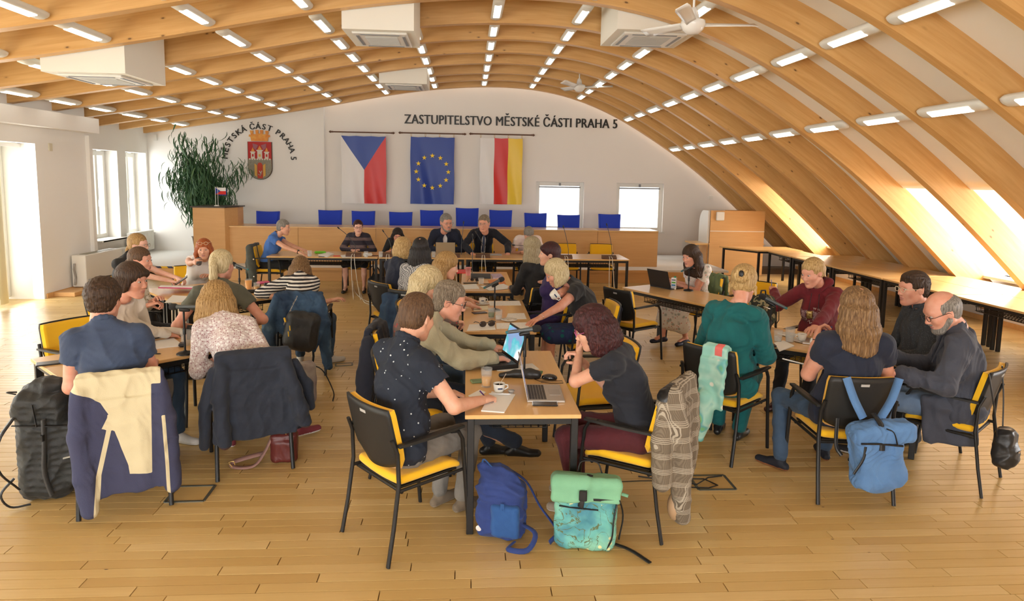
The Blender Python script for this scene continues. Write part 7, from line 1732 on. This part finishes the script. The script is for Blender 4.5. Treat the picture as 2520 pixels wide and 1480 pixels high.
# ---------------------------------------------------------------- bags
def bag(name, label, x, y, rz, prims, m, extra=(), fold=.005, hh=.008, seed=1, z=0.0, clipz=True, rot=None, mats=None, mf=None):
    t = thing(name, label, 'bag', (x, y, z), R(rz))
    if rot: t.rotation_euler = (R(rot[0]), R(rot[1]), R(rz))
    V, F = surf(prims, hh, disp=folds(seed, fold, 18), clip=[((0, 0, 0), (0, 0, -1))] if clipz else None)
    mi = mf(V[F].mean(1)) if mf else None
    mk('body', V, F, mats or m, t, mi)
    for nm, mm, pts, r, fl in extra:
        b = MB()
        for p_ in pts: b.tube(sm(p_), r, 6, flat=fl)
        b.build(nm, mm, t)
    return t
NYL = cloth('nylon_charcoal', (.022, .024, .022), (.014, .015, .014), rough=.6); NYG = cloth('nylon_grey', (.06, .06, .058), rough=.6)
bag('hiking_backpack', 'tall black hiking backpack standing beside the chair of the man in the polo', -2.69, 4.33, 14, [rbox((0, 0, .33), (.15, .12, .33), None, .09), rbox((-.01, 0, .62), (.15, .13, .10), euler(0, 6, 8), .07, .02), rbox((.15, -.02, .30), (.06, .09, .22), None, .05), ell((.02, .0, .74), (.10, .08, .05), k=.03)], NYL,
    [('shoulder_strap', BLACK, [[(-.13, -.13, .58), (-.19, -.20, .46), (-.20, -.20, .28), (-.12, -.14, .12)], [(-.14, -.15, .20), (-.20, -.19, .12), (-.16, -.18, .03), (-.06, -.15, .02)]], .016, .4), ('front_band', NYG, [[(.03, -.135, .56), (.03, -.145, .40), (.02, -.14, .22), (.05, -.13, .06)]], .032, .35),
     ('compression_strap', BLACK, [[(-.15, -.10, .52), (.0, -.15, .52), (.16, -.12, .50)], [(-.02, -.15, .66), (.0, -.16, .52)]], .010, .4), ('buckle', BLACK, [[(.03, -.165, .47), (.03, -.165, .43)]], .02, .5), ('grab_loop', BLACK, [[(-.13, -.05, .72), (-.17, -.08, .73), (-.12, -.10, .72)]], .008, .6), ('zip_flap', mat('zip_flap_pale', (.45, .43, .36), .6), [[(.12, -.125, .29), (.20, -.11, .30)]], .014, .4)], fold=.007, hh=.007, seed=51)
BR_ = cloth('canvas_royal_blue', (.020, .045, .19), (.015, .034, .15)); BR2 = cloth('canvas_azure_blue', (.018, .085, .27), (.014, .07, .23))
bag('blue_rucksack', 'royal blue rucksack slumped against the near table leg', .22, 3.74, -16, [rbox((0, 0, .17), (.14, .08, .17), euler(0, 0, 0), .055), cap((-.08, .0, .34), (-.11, .0, .42), .05, .03, .05), ell((-.02, 0, .33), (.11, .07, .10), k=.04)], BR_,
    [('shoulder_strap', BR_, [[(.02, .08, .38), (.13, .10, .30), (.22, .06, .18), (.33, .02, .06), (.30, -.05, .02)], [(.12, -.02, .10), (.22, -.08, .08), (.19, -.16, .02), (.08, -.16, .012), (.10, -.09, .02)]], .017, .3), ('webbing', BLACK, [[(.33, .02, .07), (.38, .06, .03), (.42, .08, .02)]], .012, .4), ('handle', BR2, [[(-.12, 0, .43), (-.10, -.03, .47), (-.06, -.01, .42)]], .008, .5)],
    fold=.010, hh=.0065, seed=53)
o = [c for c in bpy.data.objects if c.name.startswith('blue_rucksack')][0]
V, F = surf([rbox((.04, -.075, .13), (.085, .030, .10), euler(0, 0, 4), .025)], .006, disp=folds(3, .003, 20)); mk('front_pocket', V, F, BR2, o)
b = MB(); b.lathe([(.018, 0), (.001, .004)], 12, (-.115, -.082, .07), axis=Matrix.Rotation(R(90), 3, 'X')); b.build('round_badge', mat('badge_white', (.75, .65, .62), .5), o)
b = MB(); b.box((.03, -.108, .225), (.022, .006, .05)); b.lathe([(.006, 0), (.001, .004)], 8, (.03, -.112, .215), axis=Matrix.Rotation(R(90), 3, 'X')); b.build('pocket_tab', BR2, o)
MINT = cloth('canvas_mint', (.20, .45, .27), (.17, .40, .24)); g = NT('bag_print_turquoise'); n = g.n('TexNoise', ins={'Vector': g.co(), 'Scale': 5.0, 'Detail': 3.0}).outputs['Fac']; c_ = g.ramp(n, (.35, (.06, .24, .30)), (.5, (.13, .42, .38)), (.65, (.22, .50, .36)))
w1 = g.n('TexNoise', ins={'Vector': g.co(scale=(1, 1, 1), rot=(0, .6, 0)), 'Scale': 9.0, 'Detail': 3.0, 'Distortion': 1.2}).outputs['Fac']; ln = g.ramp(g.math('ABSOLUTE', g.math('SUBTRACT', w1, .5)), (.006, (1, 1, 1)), (.016, (0, 0, 0))); c_ = g.mix(ln, c_, (.10, .13, .05))
v1 = g.n('TexVoronoi', ins={'Vector': g.co(), 'Scale': 22.0}); m2 = g.n('TexNoise', ins={'Vector': g.co(), 'Scale': 6.0}).outputs['Fac']; fl = g.math('MULTIPLY', g.ramp(v1.outputs['Distance'], (.22, (1, 1, 1)), (.30, (0, 0, 0))), g.math('GREATER_THAN', m2, .52)); c_ = g.mix(fl, c_, (.70, .68, .34)); TURQ = g.out(c_, .7, bump=n, strength=.1)
bag('roll_top_backpack', 'mint roll top backpack with mottled turquoise front on the floor', .70, 3.62, -10, [rbox((0, 0, .18), (.175, .085, .18), None, .045), rbox((.0, .0, .34), (.185, .080, .05), None, .045, .03)], TURQ,
    [('side_strap', BLACK, [[(.19, -.05, .36), (.16, -.09, .22), (.15, -.095, .10), (.12, -.07, .02)], [(.18, .06, .30), (.22, .07, .16), (.20, .05, .02)], [(.16, .0, .02), (.26, -.05, .015), (.36, -.16, .012)]], .014, .35), ('zip', BLACK, [[(-.15, -.088, .27), (-.05, -.094, .265), (.07, -.09, .26)]], .008, .4), ('grab_loop', BLACK, [[(-.05, .06, .41), (-.03, .07, .47), (.06, .07, .47), (.09, .06, .41)]], .009, .5), ('side_toggle', MINT, [[(.20, -.05, .345), (.235, -.06, .34)]], .014, .6)], fold=.006, hh=.0065, seed=57)
o = [c for c in bpy.data.objects if c.name.startswith('roll_top_backpack')][0]
V, F = surf([rbox((0, -.005, .385), (.20, .095, .040), euler(0, 0, -16), .035), rbox((0, -.085, .355), (.195, .018, .055), euler(0, 0, -10), .015, .03)], .0065, disp=folds(8, .006, 12)); mk('roll_flap', V, F, MINT, o)
b = MB(); b.box((0, -.098, .325), (.38, .010, .014)); b.build('flap_edge', BLACK, o)
b = MB(); b.tube([(.02, -.02, .432), (.0, -.085, .41), (-.02, -.115, .36), (-.03, -.112, .28)], .020, 6, flat=.25); b.box((-.018, -.126, .355), (.045, .018, .06), bev=.005); b.build('buckle_strap', BLACK, o)
SKB = cloth('canvas_sky_blue', (.10, .22, .44), (.085, .19, .39)); 
bag('blue_backpack', 'pale blue roll top backpack hanging on the chair of the long haired man', 2.60, 4.32, 86, [rbox((-.40, -.05, .40), (.085, .155, .21), euler(0, 0, -10), .06), ell((-.40, -.05, .22), (.08, .14, .06), k=.04)], SKB,
    [('shoulder_strap', SKB, [[(-.31, .13, .87), (-.345, .09, .74), (-.36, .03, .62)], [(-.31, -.21, .87), (-.345, -.15, .74), (-.36, -.08, .62)]], .030, .25), ('buckle_strap', BLACK, [[(-.38, -.02, .66), (-.475, -.03, .60), (-.495, -.03, .46)]], .020, .3), ('loose_strap', BLACK, [[(-.49, -.05, .60), (-.50, -.09, .58), (-.50, -.12, .50)], [(-.31, .17, .60), (-.32, .17, .42), (-.34, .14, .36)]], .014, .3), ('zip', BLACK, [[(-.488, .07, .48), (-.49, .08, .40), (-.485, .13, .30)]], .009, .4)], clipz=False, seed=61, fold=.009, hh=.0065)
o = [c for c in bpy.data.objects if c.name.startswith('blue_backpack')][0]
V, F = surf([rbox((-.43, -.06, .555), (.070, .185, .065), euler(0, -8, -9), .04)], .0065, disp=folds(18, .008, 14)); mk('roll_flap', V, F, SKB, o)
b = MB(); b.tube([(-.49, .10, .50), (-.50, -.02, .505), (-.49, -.16, .49)], .007, 6); b.build('flap_edge', BLACK, o)
LEA = mat('leather_black', (.02, .02, .02), .4)
bag('shoulder_bag', 'black leather shoulder bag hanging on the chair of the man in the blazer', 3.52, 4.48, 128, [rbox((-.36, .06, .33), (.06, .085, .14), euler(0, 0, 6), .05), ell((-.42, .06, .29), (.03, .07, .08), k=.02)], LEA, [('strap', BLACK, [[(-.33, .14, .42), (-.31, .21, .64), (-.27, .24, .86)], [(-.33, .0, .44), (-.31, -.03, .66), (-.28, -.05, .87)]], .012, .4), ('zip', CHROME, [[(-.445, .03, .33), (-.45, .09, .33)]], .005, 1)], clipz=False, seed=63, hh=.0065)
BURG = mat('leather_burgundy', (.12, .022, .018), .4, bump=(50, .1))
bag('handbag', 'small burgundy leather handbag under the chair with the dark blazer', -1.33, 4.84, 10, [rbox((0, 0, .11), (.095, .055, .11), None, .03), rbox((.0, -.05, .09), (.07, .02, .08), None, .02)], BURG, [('strap', mat('strap_dusty_pink', (.30, .16, .13), .6), [[(-.08, -.02, .21), (-.13, -.05, .10), (-.20, -.10, .02), (-.32, -.09, .012), (-.36, -.05, .03), (-.28, -.03, .05), (-.14, .02, .06)]], .020, .25), ('ring', mat('brass', (.8, .55, .2), .25, 1.0), [[(-.35, -.09, .02), (-.37, -.09, .05), (-.34, -.09, .06), (-.33, -.09, .03)], [(-.02, -.06, .23), (.0, -.06, .25), (.02, -.06, .22)]], .004, 1)], seed=65, hh=.0065, fold=.003)
bag('shopping_bag', 'black cloth bag on the floor left of the woman in teal', 1.93, 5.42, 20, [rbox((0, 0, .19), (.14, .09, .19), None, .04)], cloth('cloth_bag_black', (.012, .012, .013)), seed=67, hh=.011, extra=[('papers', PAPER, [[(-.05, 0, .385), (.05, 0, .392)]], .016, .4)])
bag('black_bag', 'black bag on the floor beside the left rear table leg', -2.42, 7.95, 10, [rbox((0, 0, .12), (.22, .14, .12), None, .08)], NYL, seed=69, hh=.011)
bag('black_handbag', 'black bag on the floor under the head table', -1.62, 12.1, 0, [rbox((0, 0, .15), (.16, .12, .15), None, .06), ell((0, 0, .28), (.10, .08, .08), k=.03)], NYL, seed=71, hh=.014, extra=[('strap', BLACK, [[(-.1, 0, .28), (0, 0, .48), (.1, 0, .28)]], .01, 1)])
bag('beige_purse', 'beige purse hanging behind the chair with the plaid blazer', 1.04, 3.97, 146, [ell((-.34, .12, .20), (.05, .075, .09), k=.03)], mat('leather_beige', (.42, .27, .15), .5), [('strap', mat('strap_beige', (.36, .24, .14), .5), [[(-.33, .16, .27), (-.32, .17, .45), (-.31, .15, .58)], [(-.33, .08, .27), (-.32, .09, .45)]], .008, .5)], clipz=False, seed=73, hh=.007, fold=.002)
bag('fur_trimmed_bag', 'black shoulder bag with fur trim under the near left table', -1.92, 5.25, 60, [rbox((0, 0, .46), (.12, .05, .13), euler(0, 0, 8), .04), ell((0, -.04, .42), (.06, .03, .06), k=.02)], cloth('bag_black_fur', (.018, .014, .012), (.16, .12, .08), sc=6), [('strap', BLACK, [[(-.10, 0, .58), (-.06, .02, .68), (.02, .02, .70), (.10, 0, .58)]], .012, .4)], clipz=False, seed=75, hh=.011)
bag('white_tote', 'white and grey tote bag on the floor behind the floral blouse', -1.55, 6.1, 30, [rbox((0, 0, .19), (.17, .07, .19), None, .04)], cloth('tote_pale', (.50, .46, .40), (.20, .14, .14), sc=5), [('strap', BLACK, [[(.1, 0, .36), (.22, -.05, .30), (.30, -.12, .10), (.28, -.16, .02)]], .014, .35)], seed=77, hh=.011)
bag('dark_bag', 'dark bag on the floor beside the feet of the man in the blazer', 3.62, 5.05, 20, [rbox((0, 0, .16), (.11, .08, .16), None, .05)], NYL, seed=79, hh=.011)

# ---------------------------------------------------------------- fixtures
def outlet_frame(c, w, d, rz, label, open_=False):
    t = thing('floor_outlet', label, 'outlet', (*c, 0), R(rz), 'metal framed floor outlets')
    m = mat('outlet_metal', (.16, .16, .13), .4, .6)
    b = MB()
    for s in (-1, 1): b.box((s * w / 2, 0, .003), (.018, d, .006)); b.box((0, s * d / 2, .003), (w, .018, .006))
    b.build('frame', m, t); b = MB(); b.box((0, 0, .0015), (w - .02, d - .02, .002)); b.build('lid', FLM, t)
    if open_:
        b = MB(); b.tube([(-w * .9, .05, .01), (-.05, .02, .02), (.02, -.06, .01), (-.06, -.1, .012), (-.4, -.06, .008)], .005, 5); b.tube([(w * .4, .08, .012), (-.02, .02, .03), (-.12, -.04, .01), (-.5, .1, .008)], .005, 5); b.build('cable', BLACK, t)
outlet_frame((-1.80, 4.32), .24, .22, 2, 'closed floor outlet with metal frame beside the fleece jacket'); outlet_frame((1.74, 4.38), .26, .22, 0, 'open floor outlet with black cables beside the plaid blazer', True); outlet_frame((-1.36, 7.4), .18, .10, 10, 'small floor outlet right of the denim jacket')
CW = mat('cable_white', (.72, .69, .60), .5)
def cable(pts, label, m=CW, r=.005): b = MB(); b.tube(sm(pts), r, 6); return tag(b.build('cable', m), label, 'cable', 'cables lying on the floor')
P0 = lambda *l: [tuple(at(a, c, .006)) for a, c in l]
cable(P0((868, 690), (872, 715), (890, 735), (915, 745), (945, 744), (970, 735)), 'white cable curling on the floor under the head table'); cable(P0((884, 708), (893, 738), (905, 748), (940, 756), (975, 765)), 'white cable running towards the middle tables'); cable(P0((1440, 750), (1470, 748), (1490, 738), (1500, 715)), 'white cable curling beside the empty chair'); cable(P0((1530, 1186), (1590, 1184), (1650, 1186), (1700, 1196)), 'thin black cable between mint backpack and floor outlet', BLACK, .0035)
# convector and radiators
t = thing('convector', 'white fan convector standing at the left wall', 'heater', (-6.80, 12.72, 0))
b = MB(); b.box((0, 0, .36), (.24, 1.25, .56), bev=.012); b.build('casing', WPL, t); b = MB(); b.box((0, 0, .642), (.12, .95, .008)); b.build('air_grille', mat('grille_olive', (.30, .29, .22), .5), t)
b = MB(); b.tube([(-.05, -.66, .50), (-.05, -.68, .40), (-.05, -.64, .25), (-.05, -.68, .12)], .018, 6); b.build('pipe', mat('pipe_grey', (.3, .28, .25), .4, .5), t)
b = MB(); b.box((.02, -.18, .035), (.34, 1.6, .07), bev=.006); tag(b.build('wooden_plinth', BEECHV, None, (-6.78, 12.55, 0)), 'low wooden plinth under the white convector', 'plinth')
for k, (y0, y1, z0, z1, lab) in enumerate([(13.75, 14.95, .08, .50, 'white flat radiator under the nearer narrow window'), (15.1, 16.2, .32, .78, 'white radiator on the stage under the far narrow window')]):
    t = thing('radiator', lab, 'radiator', (-7.40, (y0 + y1) / 2, z0)); b = MB(); b.box((0, 0, (z1 - z0) / 2), (.09, y1 - y0, z1 - z0), bev=.01); b.build('panel', WPL, t); b = MB()
    for j in range(20): b.box((.047, -(y1 - y0) / 2 + .05 + j * (y1 - y0 - .1) / 19, (z1 - z0) / 2), (.006, .02, z1 - z0 - .06))
    b.build('ribs', WPL, t)
for k, (y, lab) in enumerate([(6.9, 'white ribbed radiator on the knee wall behind the tables'), (4.9, 'white ribbed radiator on the knee wall at the right edge')]):
    t = thing('radiator', lab, 'radiator', (8.15, y, .10)); b = MB(); b.box((0, 0, .25), (.06, 1.3, .5), bev=.01); b.build('panel', WPL, t); b = MB()
    for j in range(24): b.box((-.035, -.6 + j * .052, .25), (.008, .022, .44))
    b.build('ribs', WPL, t)
def plate(loc, d, label, name, m=WPL, cat='socket'):
    b = MB(); b.box((0, 0, 0), d, bev=.004); return tag(b.build(name, m, None, loc), label, cat)
plate((6.14, 16.49, 1.74), (.09, .012, .08), 'small white switch high on the end wall near the roof slope', 'light_switch', cat='switch'); plate((5.5, 16.49, .52), (.09, .014, .16), 'white double socket on the end wall right of the stage desk', 'wall_socket'); plate((-6.94, 11.73, 2.5), (.02, .09, .13), 'small cream thermostat above the terrace door side', 'thermostat', mat('thermostat_cream', (.72, .66, .5), .5), 'thermostat'); plate((-7.3, 16.33, 2.93), (.08, .04, .14), 'white motion sensor in the corner above the stage', 'motion_sensor', cat='sensor')
plate((8.22, 9.3, .28), (.02, .22, .18), 'grey vent grille in the knee wall', 'vent_grille', mat('vent_grey', (.2, .2, .18), .5), 'vent')
# potted bamboo palm behind the lectern
PLX, PLY = -5.95, 15.55
t = thing('bamboo_palm', 'tall drooping indoor plant with narrow leaves behind the lectern', 'plant', (PLX, PLY, SZ)); b = MB(); b.lathe([(.20, 0), (.26, .40), (.28, .42), (.25, .42), (.001, .38)], 24); b.build('pot', mat('pot_brown', (.10, .06, .04), .5), t)
pr = random.Random(11); stems = []
b = MB()
for k in range(13):
    a = k * 2.4; r0 = .12 * pr.random(); h = .9 + 1.6 * pr.random(); sp = (.26 + .34 * pr.random()) * (1.35 if h < 1.9 else .6)
    pts = [(r0 * math.cos(a) + sp * (q ** 1.8) * math.cos(a), r0 * math.sin(a) + sp * .6 * (q ** 1.8) * math.sin(a), .35 + h * q - .10 * q * q) for q in np.linspace(0, 1, 8)]
    stems.append(pts); b.tube(pts, [.012] * 4 + [.008] * 3 + [.004], 5)
b.build('stem', mat('stem_green', (.10, .13, .04), .6), t)
LF = [mat('leaf_green_%d' % i, c, .45) for i, c in enumerate([(.05, .13, .05), (.075, .18, .07), (.04, .10, .045), (.11, .22, .09)])]
def leaf_faces(b, L, w, droop):
    n = 4; vs = []
    for i in range(n + 1):
        q = i / n; ww = w * math.sin(math.pi * min(1, q * .92 + .06)) ** .7; x = L * (q - .18 * droop * q * q); z = -L * droop * .55 * q * q + .10 * L * q
        vs += [(x, -ww, z + .012 * ww / w), (x, 0, z), (x, ww, z + .012 * ww / w)]
    fs = []
    for i in range(n):
        for j in (0, 1): a_ = i * 3 + j; fs.append((a_, a_ + 1, a_ + 4, a_ + 3))
    b.add(vs, fs, 0, True)
lmesh = []
for i in range(8):
    b = MB(); leaf_faces(b, .18 + .018 * i, .014 + .0015 * (i % 3), 1.2 + .3 * (i % 4)); o = b.build('leaf', LF[i % 4], t); lmesh.append(o.data); bpy.data.objects.remove(o)
big = MB(); cnt = 0
for k in range(2600):
    st = pr.choice(stems); q = .34 + .66 * pr.random() ** .9; f = q * 7; i0 = min(6, int(f)); p_ = Vector(st[i0]).lerp(Vector(st[i0 + 1]), f - i0)
    tw = Vector((pr.gauss(0, .14), pr.gauss(0, .12), pr.gauss(0, .09))); p_ += tw; az = math.atan2(p_.y + pr.gauss(0, .35), p_.x + pr.gauss(0, .4)); el = R(pr.uniform(35, 85))
    if cnt < 280 and p_.y < .1:
        o = link('leaf', lmesh[k % 8], t, p_, (pr.uniform(-.5, .5), el, az)); cnt += 1
    else:
        big.T = Matrix.Translation(p_) @ Matrix.Rotation(az, 4, 'Z') @ Matrix.Rotation(el, 4, 'Y') @ Matrix.Rotation(pr.uniform(-.5, .5), 4, 'X'); leaf_faces(big, .17 + .13 * pr.random(), .015, 1 + pr.random())
big.T = None; o = big.build('foliage', LF[0], t); o['kind'] = 'stuff'
